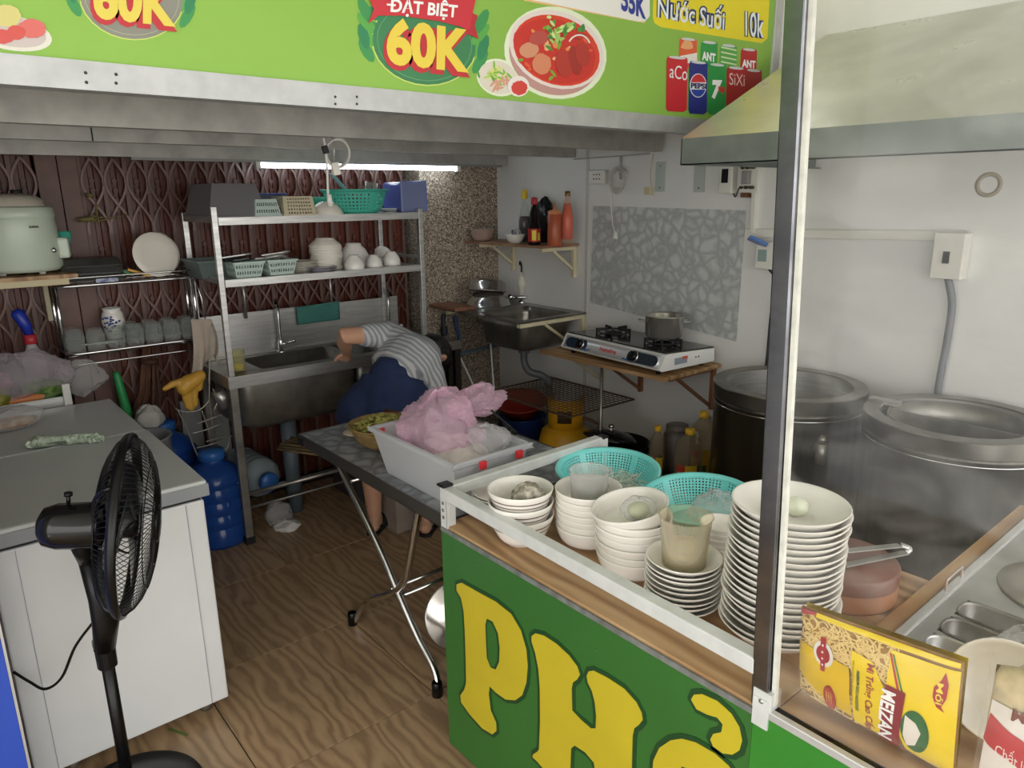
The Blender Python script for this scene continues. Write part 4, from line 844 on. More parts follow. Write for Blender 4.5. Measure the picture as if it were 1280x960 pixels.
# ================================================================= CONDIMENT SHELF
zc = 1.41
wsf = thing('condiment_shelf', 'small wooden wall shelf with cream brackets holding sauce bottles', 'shelf', (3.0, 3.5, zc-.02))
part('board', B().box(2.85, XW-.005, 3.12, 3.88, zc-.014, zc), mat('stained_board', 'a08162', .55, 0, var=(9, .45), col2='7a4a3a'), wsf)
for y in (3.15, 3.72): part('bracket', B().bar((2.86, y, zc-.024), (XW-.02, y, zc-.024), .03, .02).bar((XW-.018, y, zc-.02), (XW-.018, y, zc-.2), .025, .024).bar((2.96, y, zc-.035), (XW-.03, y, zc-.15), .012, .016), CREAMP, wsf)
def on(px, z=zc): p = atz(px, 302, z); return p
def bottle(name, label, c, prof, m, cap=None, capm=None, liq=None, lm=None, lab=None, labm=None):
    prof, cap, liq, lab = [[(r*1.12, z*1.22) for r, z in q] if q else None for q in (prof, cap, liq, lab)]
    t = thing(name, label, 'bottle', c)
    part('bottle_body', B().lathe(prof, n=28), m, t, local=True)
    if liq: part('liquid', B().lathe(liq, n=24), lm, t, local=True)
    if cap: part('cap', B().lathe(cap, n=20), capm, t, local=True)
    if lab: part('paper_label', B().lathe(lab, n=24), labm, t, local=True)
    return t
def sh(px, depth): p = ray(px, 300); q = EYE+p*(depth/p.x); return (q.x, q.y, zc)
YC, RC = ink('e0be28'), ink('c2392e')
bottle('fish_sauce_bottle', 'tall clear bottle of dark sauce with a yellow cap on the wall shelf', sh(656, 3.03), [(1e-4, 0), (.032, 0), (.034, .006), (.034, .11), (.026, .15), (.013, .2), (.012, .225)], GLASS, [(.013, .215), (.016, .22), (.015, .255), (.008, .262), (1e-4, .262)], YC, [(1e-4, .004), (.031, .004), (.032, .10), (.026, .13), (1e-4, .13)], mat('dark_sauce', '2a0f0c', .15))
t = bottle('soy_sauce_bottle', 'dark soy sauce bottle with a red and yellow label on the wall shelf', sh(668, 2.90), [(1e-4, 0), (.031, 0), (.033, .006), (.033, .085), (.024, .105), (.024, .15), (.014, .185), (.013, .20)], mat('dark_bottle', '140b0a', .1), [(.015, .19), (.018, .195), (.017, .222), (1e-4, .225)], mat('red_clear_cap', 'b0393a', .2), None, None, [(.0336, .016), (.0336, .078)], ink('b3261f'))
part('label_patch', B().lathe([(.0386, .028), (.0386, .086)], n=8, a0=R(205), a1=R(245)), ink('e2d23a'), t, local=True); part('label_patch', B().lathe([(.0386, .028), (.0386, .072)], n=6, a0=R(260), a1=R(285)), ink('e2d23a'), t, local=True)
CH = mat('chilli_sauce', 'b8553c', .35)
t = bottle('sauce_squeeze_bottle', 'orange-red squeeze bottle of chilli sauce with two nozzles on the wall shelf', sh(693, 2.92), [(1e-4, 0), (.034, 0), (.036, .004), (.036, .145), (.030, .152)], thin('orange_squeeze', 'd88a68', .3, .3, 'c86a48'), [(.034, .145), (.034, .162), (.01, .168), (.004, .2), (1e-4, .2)], mat('orange_cap', 'cf8a5e', .35), [(1e-4, .003), (.034, .003), (.034, .12), (1e-4, .12)], CH)
part('nozzle', B().lathe([(.009, .195), (.003, .24), (1e-4, .24)], (.018, .012, 0), 10), mat('orange_cap', ''), t, local=True)
OR = mat('orange_sauce', 'e0521a', .2)
bottle('chilli_bottle', 'tall glass bottle of bright orange sauce nearest the shelf end', sh(709, 2.99), [(1e-4, 0), (.030, 0), (.032, .006), (.032, .10), (.03, .14), (.018, .2), (.014, .215), (.014, .235)], thin('glass_orange', 'f6e4d4', .86, .04), [(.014, .228), (.015, .23), (.015, .25), (1e-4, .252)], mat('bronze_cap', '8a6a3c', .3, .5), [(1e-4, .03), (.030, .03), (.030, .10), (.027, .14), (.017, .195), (1e-4, .195)], OR)
bag('black_bag', 'crinkled glossy black bag standing behind the sauce bottles', (3.09, 3.37, zc+.13), (.045, .085, .13), mat('black_film', '17171a', .18, 0, bump=(40, .8)), 31, amp=.35)
solo('orange_rim_tub', 'clear plastic tub with an orange rim and red remains on the wall shelf', 'tub', B().lathe([(1e-4, .002), (.05, .0), (.062, .02), (.072, .068), (.077, .072), (.077, .076), (.07, .074), (.06, .022), (.048, .004), (1e-4, .004)], n=36), thin('peach_plastic', 'f0e2d8', .68, .25, 'e0cfc2'), loc=sh(603, 2.93))
solo('red_remains', 'film of red sauce in the bottom of the orange rimmed tub', 'sauce', B().lathe([(1e-4, .006), (.048, .005), (.056, .018), (.054, .019), (1e-4, .010)], n=28), ink('b8482a'), loc=sh(603, 2.93))
p_ = sh(644, 2.93); wb = solo('white_bowl', 'white bowl with red script on its side on the wall shelf', 'bowl', B().lathe(bprof(.062, .052, .032), n=36), CERAM, loc=p_)
solo('black_top_jar', 'small jar with a black lid standing in the white bowl on the wall shelf', 'jar', (lambda b: b.lathe([(1e-4, 0), (.014, 0), (.014, .05)], n=18))(B()).lathe([(.016, .048), (.016, .068), (1e-4, .069)], n=18), mat('dark_jar', '24262c', .25), loc=(p_[0]+.01, p_[1]+.022, zc+.010))
solo('clear_sachet', 'crumpled clear sachet in the white bowl on the wall shelf', 'sachet', B().crumple((0, 0, 0), (.024, .03, .03), 44, amp=.4), FOIL, loc=(p_[0], p_[1]-.018, zc+.05))
# ================================================================= FITTINGS ON THE RIGHT WALL
IV = mat('ivory_fitting', 'dcdad0', .4)
def wl_(px, py, x=XW): return atx(px, py, x)
p = wl_(751, 221); t = thing('wall_outlet', 'white surface socket block with six holes left of the coiled wire', 'outlet', p)
hs_ = part('housing', B().box(XW-.035, XW-.001, p.y-.062, p.y+.062, p.z-.04, p.z+.035), IV, t, bevel=.004)
hb = B(); [hb.box(XW-.0365, XW-.034, p.y+dy-.004, p.y+dy+.004, p.z+dz-.004, p.z+dz+.004) for dy in (-.022, 0, .022) for dz in (-.012, .012)]
part('socket_hole', hb, BLACK, hs_)
p = wl_(776, 225); b = B()
for k in range(9):
    pts = [V((XW-.02-.003*(k % 4)-.008*abs(math.sin(a*2+k)), p.y+(.055+.008*math.sin(3*a+k))*math.cos(a+.3*k)+.008*math.sin(k), p.z+(.06+.01*math.cos(2*a+k))*math.sin(a+.3*k)+.006*math.cos(k*2))) for a in [2*PI*i/24 for i in range(24)]]
    b.tube(pts, .0028, 5, closed=True)
solo('wire_coil', 'tangled coil of thin pale wire hanging beside the socket block', 'wire', b, mat('pale_wire', 'c8c6c0', .5))
b = B().tube(spline([(XW-.02, wl_(767, 230).y, wl_(767, 225).z), wl_(764, 258, XW-.02), wl_(766, 280, XW-.02), wl_(769, 292, XW-.02)], 6), .0035, 6).lathe([(.006, .03), (.016, -.0), (.014, -.012), (1e-4, -.012)], wl_(769, 296, XW-.02), 12)
solo('hanging_plug', 'white plug hanging on a cord over the marble patterned sheet', 'plug', b, IV)
b = B().tube([wl_(776, 195, XW-.012), wl_(776, 224, XW-.012)], .008, 8).tube(spline([wl_(717, 199, XW-.01), wl_(776, 195, XW-.01), wl_(812, 192, XW-.01)], 4), .004, 6)
solo('wire_clip', 'grey conduit clip and thin cable running above the coiled wire', 'cable', b, mat('grey_fitting', 'b3b2ad', .5))
b = B().tube(spline([wl_(817, 192, XW-.015), wl_(813, 215, XW-.015), wl_(814, 233, XW-.015)], 5), .003, 6).box(XW-.035, XW-.008, wl_(814, 238).y-.02, wl_(814, 238).y+.02, wl_(814, 238).z-.022, wl_(814, 238).z+.018)
solo('pull_switch', 'beige pull switch hanging on a brown cord under the hood', 'switch', b, mat('beige_fitting', 'c9bd9c', .45), bevel=.002)
for px, lab in ((826, 'pale grey wall plate beside the beige pull switch'), (875, 'pale grey wall plate halfway between pull switch and thermostat')):
    p = wl_(px, 221); t = thing('blank_plate', lab, 'wall plate', p)
    part('plate', B().box(XW-.006, XW-.0005, p.y-.032, p.y+.032, p.z-.075, p.z+.075), mat('pale_green_plate', 'b3bdb6', .4), t, bevel=.002)
    for dz in (-.055, .055): part('screw', B().lathe([(1e-4, -.002), (.005, -.001), (.005, 0)], (XW-.006, p.y, p.z+dz), 8, Matrix.Rotation(R(90), 4, 'Y')), STEELD, t)
p = wl_(914, 222); t = thing('thermostat_box', 'white box with a small dark display under the hood', 'control box', p)
hs_ = part('housing', B().box(XW-.05, XW-.001, p.y-.038, p.y+.038, p.z-.075, p.z+.07), IV, t, bevel=.006); part('display', B().box(XW-.052, XW-.049, p.y-.016, p.y+.02, p.z-.025, p.z+.04), BLACK, hs_)
part('wire', B().tube(spline([(XW-.02, p.y-.03, p.z-.07), (XW-.03, p.y-.05, p.z-.09), (XW-.02, p.y-.06, p.z-.05)], 5), .003, 6), BLACK, t)
p = wl_(940, 222); t = thing('circuit_breaker', 'open circuit breaker with exposed terminals under the hood', 'breaker', p)
part('base', B().box(XW-.03, XW-.001, p.y-.05, p.y+.045, p.z-.07, p.z+.07), IV, t, bevel=.003); part('toggle', B().box(XW-.06, XW-.03, p.y-.015, p.y+.02, p.z-.03, p.z+.03), mat('grey_breaker', '8e8e8a', .4), t, bevel=.003)
for k, dy in enumerate((-.03, .0, .03)):
    for dz in (.045, -.045): part('terminal', B().tube([(XW-.03, p.y+dy, p.z+dz), (XW-.055, p.y+dy*.8, p.z+dz)], .007, 8), mat('brass_dark', '4b4034', .4, .6), t)
part('brown_cap', B().box(XW-.04, XW-.01, p.y-.01, p.y+.03, p.z-.09, p.z-.068), mat('brown_bakelite', '6b4a30', .4), t)
y0 = wl_(934, 291).y; y1 = wl_(1201, 292).y; z0 = wl_(934, 291).z
b = B().bar((XW-.012, y0, z0), (XW-.012, y1-.03, z0+.018), .022, .038).bar((XW-.012, wl_(946, 240).y, wl_(946, 240).z), (XW-.012, wl_(944, 290).y, z0), .022, .034, up=(1, 0, 0))
solo('cable_trunking', 'white cable trunking running down and along the right wall', 'trunking', b, IV, bevel=.002)
p = wl_(962, 318); t = thing('weatherproof_switch', 'switch box with a lifted blue cover below the trunking', 'switch', p)
hs_ = part('housing', B().box(XW-.05, XW-.001, p.y-.05, p.y+.045, p.z-.065, p.z+.06), IV, t, bevel=.004); part('flap', B().bar((XW-.055, p.y+.04, p.z+.055), (XW-.10, p.y-.0, p.z+.07), .012, .09, up=(0, 1, .2)), mat('blue_clear_flap', '4a74b8', .25), hs_, 'blue translucent lid standing open')
part('window', B().box(XW-.053, XW-.049, p.y-.015, p.y+.03, p.z-.03, p.z+.025), mat('switch_window', '8fa3a0', .2), hs_)
part('cable', B().tube(spline([(XW-.03, p.y-.02, p.z-.065), wl_(972, 355, XW-.02), wl_(964, 390, XW-.02), wl_(958, 452, XW-.02), wl_(952, 500, XW-.02)], 6), .006, 8), mat('dark_cable', '2c2d31', .5), t, 'dark cable hanging down')
p = wl_(1193, 318); t = thing('junction_box', 'white breaker box at the end of the trunking with a grey cable below', 'junction box', p)
hs_ = part('housing', B().box(XW-.07, XW-.001, p.y-.055, p.y+.055, p.z-.09, p.z+.085), IV, t, bevel=.004); part('toggle', B().box(XW-.076, XW-.069, p.y-.008, p.y+.014, p.z-.03, p.z+.015), BLACKM, t)
part('cable', B().tube(spline([(XW-.03, p.y, p.z-.09), wl_(1190, 380, XW-.03), wl_(1184, 425, XW-.03), wl_(1173, 485, XW-.03), wl_(1168, 540, XW-.03)], 6), .014, 10), mat('grey_cable', '6d7076', .5), t, 'thick grey cable')
p = wl_(1236, 231); solo('stain_mark', 'brown ring stain on the wall at the upper right', 'stain', B().lathe([(.030, 0), (.046, 0)], (XW-.0012, p.y, p.z), 24, Matrix.Rotation(R(90), 4, 'Y')), mat('stain_brown', 'a89f8c', .7), solid=.001)
# ================================================================= UNDER THE SHELF AND SINK
gc = thing('gas_cylinder', 'yellow gas cylinder with a collar handle below the gas stove shelf', 'gas cylinder', (2.83, 2.90, 0))
YG_ = mat('yellow_enamel', 'dba21c', .35, 0, var=(9, .2), bump=(30, .05))
part('tank', B().lathe([(1e-4, .03), (.11, .03), (.15, .07), (.155, .12), (.155, .30), (.14, .36), (.09, .395), (1e-4, .40)], n=40).lathe([(.12, 0), (.12, .04), (.115, .04), (.115, 0)], n=32), YG_, gc, local=True)
ang = 230
part('collar', B().lathe([(.10, .37), (.102, .53)], n=30, a0=R(150), a1=R(310), skip=lambda i, k: False), YG_, gc, local=True, solid=.006)
part('collar_top', B().lathe([(.10, .53), (.102, .56)], n=40, a0=R(100), a1=R(340)), YG_, gc, local=True, solid=.008)
part('hand_hole', B().lathe([(.1065, .43), (.1065, .50)], n=10, a0=R(200), a1=R(245)), mat('hole_dark', '3a2a10', .6), gc, 'dark hand hole', local=True, solid=.001)
part('regulator', B().lathe([(.03, .40), (.04, .42), (.038, .45), (.015, .47), (.012, .49), (1e-4, .49)], (.03, -.04, 0), 18), mat('red_regulator', 'b3242a', .35), gc, 'red gas regulator', local=True)
part('gas_hose', B().tube(spline([(.04, -.06, .44), (.08, -.14, .43), (.12, -.22, .36), (.15, -.26, .25)], 6), .010, 8), mat('brown_hose', '5a3d2e', .4), gc, local=True)
bk = thing('blue_bucket', 'dark blue plastic bucket standing under the wall sink', 'bucket', (2.86, 3.33, 0))
part('body', B().lathe([(1e-4, .002), (.12, 0), (.15, .34), (.157, .345), (.155, .35), (.146, .345), (.118, .006), (1e-4, .006)], n=36), mat('navy_plastic', '1d3270', .4), bk, local=True)
solo('red_basin', 'red plastic basin tilted on top of the blue bucket', 'basin', B().lathe([(1e-4, .002), (.10, 0), (.16, .085), (.172, .09), (.17, .095), (.155, .088), (.098, .006), (1e-4, .006)], n=40), mat('red_plastic', '9c3223', .4), loc=(2.85, 3.33, .36), rot=Euler((R(8), R(-8), 0)))
bag('green_bag', 'yellow-green plastic bag crumpled on the floor in front of the blue bucket', (2.42, 3.05, .20), (.10, .10, .20), mat('lime_film', 'b0b04a', .35, 0, bump=(20, .6)), 51, amp=.3, flat=-.19)
b = B()
for k in range(21):
    b.bar((2.56, 2.60+.034*k, .565), (3.06, 2.60+.034*k, .565), .003)
for k in range(16): b.bar((2.56+.0333*k, 2.60, .568), (2.56+.0333*k, 3.28, .568), .003)
b.bar((2.55, 2.59, .566), (2.55, 3.29, .566), .008).bar((3.07, 2.59, .566), (3.07, 3.29, .566), .008).bar((2.55, 2.59, .566), (3.07, 2.59, .566), .008).bar((2.55, 3.29, .566), (3.07, 3.29, .566), .008)
solo('wire_mesh_rack', 'rusty wire mesh rack lying across the top of the yellow cylinder', 'rack', b, mat('rusty_wire', '6d5a4c', .6, .4, var=(20, .4)))
lw_ = solo('low_bench', 'low dark bench below the stove shelf carrying the oil bottles', 'bench', B().box(2.64, 3.12, 1.84, 2.66, .24, .26).box(2.66, 2.68, 1.86, 2.64, 0, .24).box(3.08, 3.10, 1.86, 2.64, 0, .24), mat('dark_bench', '3b2f28', .6))
wk = thing('black_wok', 'black lidded pan with its lid pushed aside on the low bench', 'wok', (2.80, 2.46, .26))
part('body', B().lathe([(1e-4, .0), (.08, 0), (.14, .05), (.165, .14), (.172, .145), (.168, .15), (.158, .142), (.13, .05), (1e-4, .02)], n=40), BLACK, wk, local=True)
part('lid', B().lathe([(.15, 0), (.152, .004), (.10, .03), (.02, .042), (1e-4, .042)], (-.03, .03, 0), 40, Matrix.Translation((0, 0, .17)) @ Matrix.Rotation(R(12), 4, 'Y')), thin('dark_lid', '3a3a3c', .2, .08, '1a1a1c'), wk, local=True)
part('lid_knob', B().tube([(-.03, .03, .205), (-.028, .03, .225)], .008, 10).ball((-.027, .03, .235), .018, 14, (1, 1, .7)), CHROME, wk, local=True)
OILM = thin('oil_bottle_plastic', 'e6dccb', .78, .12, 'c4b6a0'); YELC = ink('e8b82a'); OIL = mat('cooking_oil', '8a3a22', .15)
def oil(name, label, c, h, r, big):
    t = thing(name, label, 'bottle', c)
    if big:
        pr = [(1e-4, 0), (r, 0), (r, .02)]; n_ = 8
        for k in range(5): pr += [(r*.985, .04+.03*k), (r, .055+.03*k)]
        pr += [(r, h*.72), (r*.8, h*.84), (.022, h*.92), (.022, h*.96)]
        part('bottle_body', B().lathe(pr, n=24, M=Matrix.Diagonal((1, .8, 1)).to_4x4()), OILM, t, local=True)
        part('liquid', B().lathe([(1e-4, .004), (r*.95, .004), (r*.95, h*.35), (1e-4, h*.35)], n=20, M=Matrix.Diagonal((1, .8, 1)).to_4x4()), OIL, t, local=True)
        part('handle', B().tube(spline([(.02, 0, h*.93), (.055, .0, h*.9), (r*.85, .0, h*.76)], 6), .008, 8), mat('ivory_plastic', ''), t, local=True)
    else:
        part('bottle_body', B().lathe([(1e-4, 0), (r, 0), (r, h*.5), (r*.9, h*.6), (r*.95, h*.68), (r*.6, h*.82), (.015, h*.9), (.015, h*.95)], n=24), OILM, t, local=True)
        part('liquid', B().lathe([(1e-4, .004), (r*.95, .004), (r*.95, h*.2), (1e-4, h*.2)], n=20), OIL, t, local=True)
    part('cap', B().lathe([(.022, h*.93), (.023, h*.94), (.022, h), (1e-4, h)] if big else [(.018, h*.92), (.018, h), (1e-4, h)], n=18), YELC, t, local=True)
    a = math.atan2(-c[1], -c[0]); M_ = Matrix.Diagonal((1, .8, 1)).to_4x4() if big else None
    k0, k1_ = (.22, .55) if big else (.12, .48)
    part('paper_label', B().lathe([(r+.0015, h*k0), (r+.0015, h*k1_)], n=14, M=M_, a0=a-.75, a1=a+.75), ink('d9b328'), t, local=True)
    part('label_band', B().lathe([(r+.003, h*(k1_-.09)), (r+.003, h*k1_)], n=10, M=M_, a0=a-.75, a1=a-.1), ink('b5322a'), t, local=True); part('label_picture', B().lathe([(r+.003, h*k0), (r+.003, h*(k0+.14))], n=10, M=M_, a0=a-.6, a1=a+.5), ink('5f7a2a'), t, local=True)
    return t
oil('oil_bottle', 'small oil bottle with a yellow cap beside the black pan', (2.80, 2.20, .26), .30, .042, False)
oil('oil_jug', 'large ribbed oil bottle with a yellow cap in front of the other large bottle', (2.73, 1.955, .26), .36, .075, True)
oil('oil_jug', 'large oil bottle with a white collar behind the ribbed bottle by the cooker', (2.90, 2.00, .26), .40, .072, True)
solo('plastic_jar', 'cloudy plastic jar with a grey lid behind the small oil bottle', 'jar', B().lathe([(1e-4, 0), (.07, 0), (.07, .22), (.055, .24), (.058, .245), (.058, .27), (1e-4, .272)], n=32), thin('cloudy_plastic', 'b9b0aa', .45, .3, '8f8781'), loc=(2.96, 2.20, .26))
# ================================================================= LIGHT TUBE AND HANGING CORD
lt_ = thing('tube_light', 'long white fluorescent tube under the joists above the dish shelf', 'light', (2.1, 3.70, 1.885))
part('batten', B().box(.9, 3.10, 3.786, 3.816, 1.872, 1.885), mat('grey_batten', '8d8d8a', .5, .3), lt_)
part('tube', B().tube([(1.50, 3.795, 1.859), (2.74, 3.795, 1.859)], .013, 12), mat('lit_tube', 'eaf6ff', .3, emit=6), lt_)
for x in (1.49, 2.75): part('tube_holder', B().box(x-.012, x+.012, 3.778, 3.815, 1.842, 1.874), IV, lt_)
yh = 2.50
def hp(px, py): return aty(px, py, yh)
hc = thing('extension_cable', 'white cord looped through a plastic block hanging from a joist', 'cord', hp(420, 175))
part('loop', B().tube([hp(420+15*math.sin(a)+2, 192-20*math.cos(a)*.9) for a in [2*PI*k/24 for k in range(24)]], .004, 6, closed=True).tube([hp(424+14*math.sin(a), 190-20*math.cos(a)*.9)+V((0, .012, 0)) for a in [2*PI*k/24 for k in range(24)]], .004, 6, closed=True), mat('white_cord', 'd5d3cd', .45), hc)
part('hanger_wire', B().tube([hp(417, 168), hp(418, 205)], .003, 6), STEEL, hc)
part('switch_block', B().bar(hp(418, 203), hp(421, 219), .028, .018), IV, hc, bevel=.003)
part('plug_cable', B().tube(spline([hp(404, 172), hp(407, 186), hp(409, 215), hp(410, 245)], 5), .0045, 6).tube([hp(411, 243), hp(413, 258)], .010, 8), mat('white_cord', ''), hc)
part('black_grip', B().bar(hp(405, 182), hp(408, 192), .02, .016), BLACK, hc, bevel=.003)
# ================================================================= SHELF UNIT AND SINK UNIT
YS = 3.423
su = thing('dish_shelf', 'tall stainless steel shelf unit with two boards above the double sink', 'shelf', (1.7, 3.65, .87))
for nm, x, y, z0, z1 in (('post', 1.125, YS, .872, 1.66), ('post', 2.225, YS, .872, 1.63), ('post', 1.125, 3.86, .872, 1.63), ('post', 2.225, 3.86, .872, 1.615)):
    part(nm, B().box(x-.013, x+.013, y, y+.026, z0, z1), STEEL, su, bevel=.002)
for z in (1.6, 1.318): part('board', B().box(1.14, 2.21, YS+.004, 3.885, z-.002, z+.012).box(1.14, 2.21, YS, YS+.004, z-.022, z+.012), STEEL, su)
for z in (1.6, 1.325): part('side_rail', B().box(1.115, 1.135, YS+.027, 3.859, z-.012, z+.012), STEEL, su)
part('side_rail', B().box(2.216, 2.234, YS+.027, 3.859, 1.36, 1.378), STEEL, su)
for x in (1.38, 1.88): part('hanging_rod', B().tube([(x, 3.87, 1.316), (x, 3.87, 1.07)], .008, 8), STEEL, su)
sn = thing('double_sink', 'freestanding stainless steel double sink with a tall backsplash', 'sink', (1.7, 3.65, 0))
zs = .868
tanks = ((1.30, 1.78, 3.50, 3.82), (1.82, 2.06, 3.50, 3.82))
b = B(); X0, X1, Y0, Y1 = 1.105, 2.28, YS-.004, 3.885
b.box(X0, X1, Y0, 3.50, zs-.014, zs).box(X0, X1, 3.82, Y1, zs-.014, zs).box(X0, 1.30, 3.50, 3.82, zs-.014, zs).box(1.78, 1.82, 3.50, 3.82, zs-.014, zs).box(2.06, X1, 3.50, 3.82, zs-.014, zs)
part('deck', b, STEELD, sn)
part('apron', B().box(X0, X1, Y0-.003, Y0, zs-.055, zs+.004).box(X0-.003, X0, Y0, Y1, zs-.055, zs+.004), STEEL, sn, bevel=.001)
for k, (a, c, e, f) in enumerate(tanks):
    L = [ring(a, c, e, f, zs-.001, .04), ring(a+.006, c-.006, e+.006, f-.006, zs-.25, .05), ring(a+.05, c-.05, e+.05, f-.05, zs-.285, .04)]
    part('basin', B().add([p for q in L for p in q], [(i*24+j, i*24+(j+1) % 24, (i+1)*24+(j+1) % 24, (i+1)*24+j) for i in range(2) for j in range(24)]+[tuple(range(48, 72))], True), STEELD, sn, solid=.004)
part('basin_skirt', B().add([p for q in (ring(1.15, 1.80, YS+.02, 3.85, zs-.05, .07), ring(1.15, 1.80, YS+.02, 3.85, zs-.26, .08), ring(1.22, 1.74, YS+.08, 3.80, zs-.30, .06)) for p in q], [(i*24+j, i*24+(j+1) % 24, (i+1)*24+(j+1) % 24, (i+1)*24+j) for i in range(2) for j in range(24)]+[tuple(range(48, 72))], True), STEELD, sn)
part('backsplash', B().box(X0, 2.33, 3.887, 3.897, zs-.02, 1.10).box(X0, 2.33, 3.868, 3.887, zs, zs+.012), STEEL, sn, bevel=.002)
for x, y in ((X0+.02, Y0+.02), (X1-.03, Y0+.02), (X0+.02, 3.86), (X1-.03, 3.86)):
    lg = part('leg', B().box(x-.019, x+.019, y-.019, y+.019, .035, zs-.014), STEELD, sn, bevel=.003)
    part('rubber_foot', B().box(x-.023, x+.023, y-.023, y+.023, .0, .036), BLACKM, lg)
for y in (3.58, 3.80): part('stretcher', B().tube([(X0+.02, y, .124), (X1-.03, y, .124)], .008, 8), STEELD, sn)
part('stretcher', B().tube([(X0+.03, Y0+.02, .26), (X1-.04, Y0+.02, .26)], .012, 8), STEELD, sn); part('stretcher', B().tube([(X0+.02, Y0+.03, .24), (X0+.02, 3.85, .24)], .012, 8), STEELD, sn)
part('drain_pipe', B().tube([(1.47, 3.66, .565), (1.47, 3.66, .0)], .042, 16), mat('grey_blue_pvc', '5c6870', .45), sn, 'grey plastic drain pipe')
for px, py, top in ((327, 430, 360), (441, 407, 378)):
    p = atz(px, py, zs); p.y = min(p.y, 3.845)
    fz = thing('sink_tap', 'tall chrome swan-neck tap at the %s basin of the double sink' % ('large left' if px < 400 else 'small right'), 'tap', (p.x, p.y, zs))
    tbd = part('tap_body', B().lathe([(.024, 0), (.024, .006), (.015, .01), (.014, .06), (.010, .07)], n=18), CHROME, fz, local=True)
    part('spout', B().tube(spline([(0, 0, .05), (0, 0, .17), (-.0, -.0, .25), (-.02, -.03, .29), (-.03, -.06, .28)], 6), .009, 10), CHROME, fz, local=True)
    part('lever', B().tube([(.01, -.01, .045), (.05, -.045, .06)], .007, 8).ball((.055, -.05, .062), .012, 10), CHROME, tbd, local=True)
sd = thing('side_bench', 'low steel drainboard on legs between the double sink and the pier', 'bench', (2.4, 3.6, 0))
part('top', B().box(2.29, 2.47, Y0, 3.86, zs-.03, zs).box(2.29, 2.47, Y0-.006, Y0, zs-.05, zs+.004), STEELD, sd, bevel=.002)
for y in (Y0+.02, 3.84):
    part('leg', B().box(2.425, 2.465, y-.018, y+.018, 0, zs-.03), mat('dark_steel_leg', '4e4b47', .4, .9), sd); part('leg', B().box(2.375, 2.405, y-.018, y+.018, 0, zs-.03), mat('dark_steel_leg', ''), sd)
sj = thing('soap_tub', 'clear tub of yellow washing liquid on the left rim of the double sink', 'tub', (1.20, 3.56, zs))
part('tub', B().lathe([(1e-4, .001), (.038, 0), (.040, .10), (.042, .102), (.037, .10), (.035, .004), (1e-4, .004)], n=28), thin('soap_tub_plastic', 'f6f5de', .9, .1), sj, local=True); part('liquid', B().lathe([(1e-4, .005), (.0345, .005), (.0355, .035), (1e-4, .035)], n=28), mat('yellow_soap', 'dcc813', .2), sj, local=True)
q = [(370, 384), (423, 376), (424, 399), (372, 406)]; pp = [aty(x, y, 3.872) for x, y in q]
solo('green_cloth', 'folded sea-green cloth hanging on the backsplash of the double sink', 'cloth', B().grid(lambda u, v: (pp[0]*(1-u)+pp[1]*u)*(1-v)+(pp[3]*(1-u)+pp[2]*u)*v+V((0, -.006-.004*math.sin(u*9)*v, 0)), 16, 8), mat('green_felt', '3f7a70', .9, 0, var=(14, .2), bump=(90, .3)), solid=.006)
# ================================================================= CROCKERY AND TUBS ON THE DISH SHELF
Z1, Z2 = 1.612, 1.330
def on1(px, y, z=Z1): q = EYE+ray(px, 300)*(y/ray(px, 300).y); return (q.x, y, z)
def tub(b, w0, d0, w1, d1, h, th=.003, nx=0, nz=0, skip=None):
    """tapered open box: bottom w0 x d0, top w1 x d1, slotted walls when skip is given"""
    cs0 = [(-w0/2, -d0/2), (w0/2, -d0/2), (w0/2, d0/2), (-w0/2, d0/2)]; cs1 = [(-w1/2, -d1/2), (w1/2, -d1/2), (w1/2, d1/2), (-w1/2, d1/2)]
    for k in range(4):
        a0, b0, a1, b1 = cs0[k], cs0[(k+1) % 4], cs1[k], cs1[(k+1) % 4]
        def fn(u, v, a0=a0, b0=b0, a1=a1, b1=b1):
            x0 = a0[0]+(b0[0]-a0[0])*u; y0 = a0[1]+(b0[1]-a0[1])*u; x1 = a1[0]+(b1[0]-a1[0])*u; y1 = a1[1]+(b1[1]-a1[1])*u
            return V((x0+(x1-x0)*v, y0+(y1-y0)*v, h*v))
        b.grid(fn, nx or 1, nz or 1, skip, sm=False)
    b.add([(x, y, 0) for x, y in cs0], [(0, 1, 2, 3)])
    return b
def tubthing(name, label, cat, c, w0, d0, w1, d1, h, m, slots=None, flip=False, rimm=None, rotz=0, group=None):
    t = thing(name, label, cat, (c[0], c[1], c[2]+(h if flip else 0)), rot=Euler((PI if flip else 0, 0, rotz)), group=group)
    b = tub(B(), w0, d0, w1, d1, h) if not slots else tub(B(), w0, d0, w1, d1, h, nx=slots[0], nz=slots[1], skip=slots[2])
    part('body', b, m, t, local=True, solid=.003)
    r_ = B(); e = .006
    for x0, y0, x1, y1 in ((-w1/2-e, -d1/2-e, w1/2+e, -d1/2+.002), (-w1/2-e, d1/2-.002, w1/2+e, d1/2+e), (-w1/2-e, -d1/2, -w1/2+.002, d1/2), (w1/2-.002, -d1/2, w1/2+e, d1/2)): r_.box(x0, x1, y0, y1, h-.008, h+.002)
    part('rim', r_, rimm or m, t, local=True, bevel=.002); return t
SMK = mat('smoky_plastic', '3b3a3c', .3); PALE = mat('pale_green_plastic', 'bccec6', .4); CRM = mat('cream_basket', 'cfc4a6', .45)
slot = lambda i, j: i % 2 == 1 and j in (1, 3)
tubthing('grey_tub', 'smoky grey plastic tub upside down at the left end of the top board', 'tub', (1.25, 3.64, Z1), .20, .30, .27, .36, .15, thin('smoky_tub', 'b5b3b4', .4, .3, '8f8d90'), flip=True)
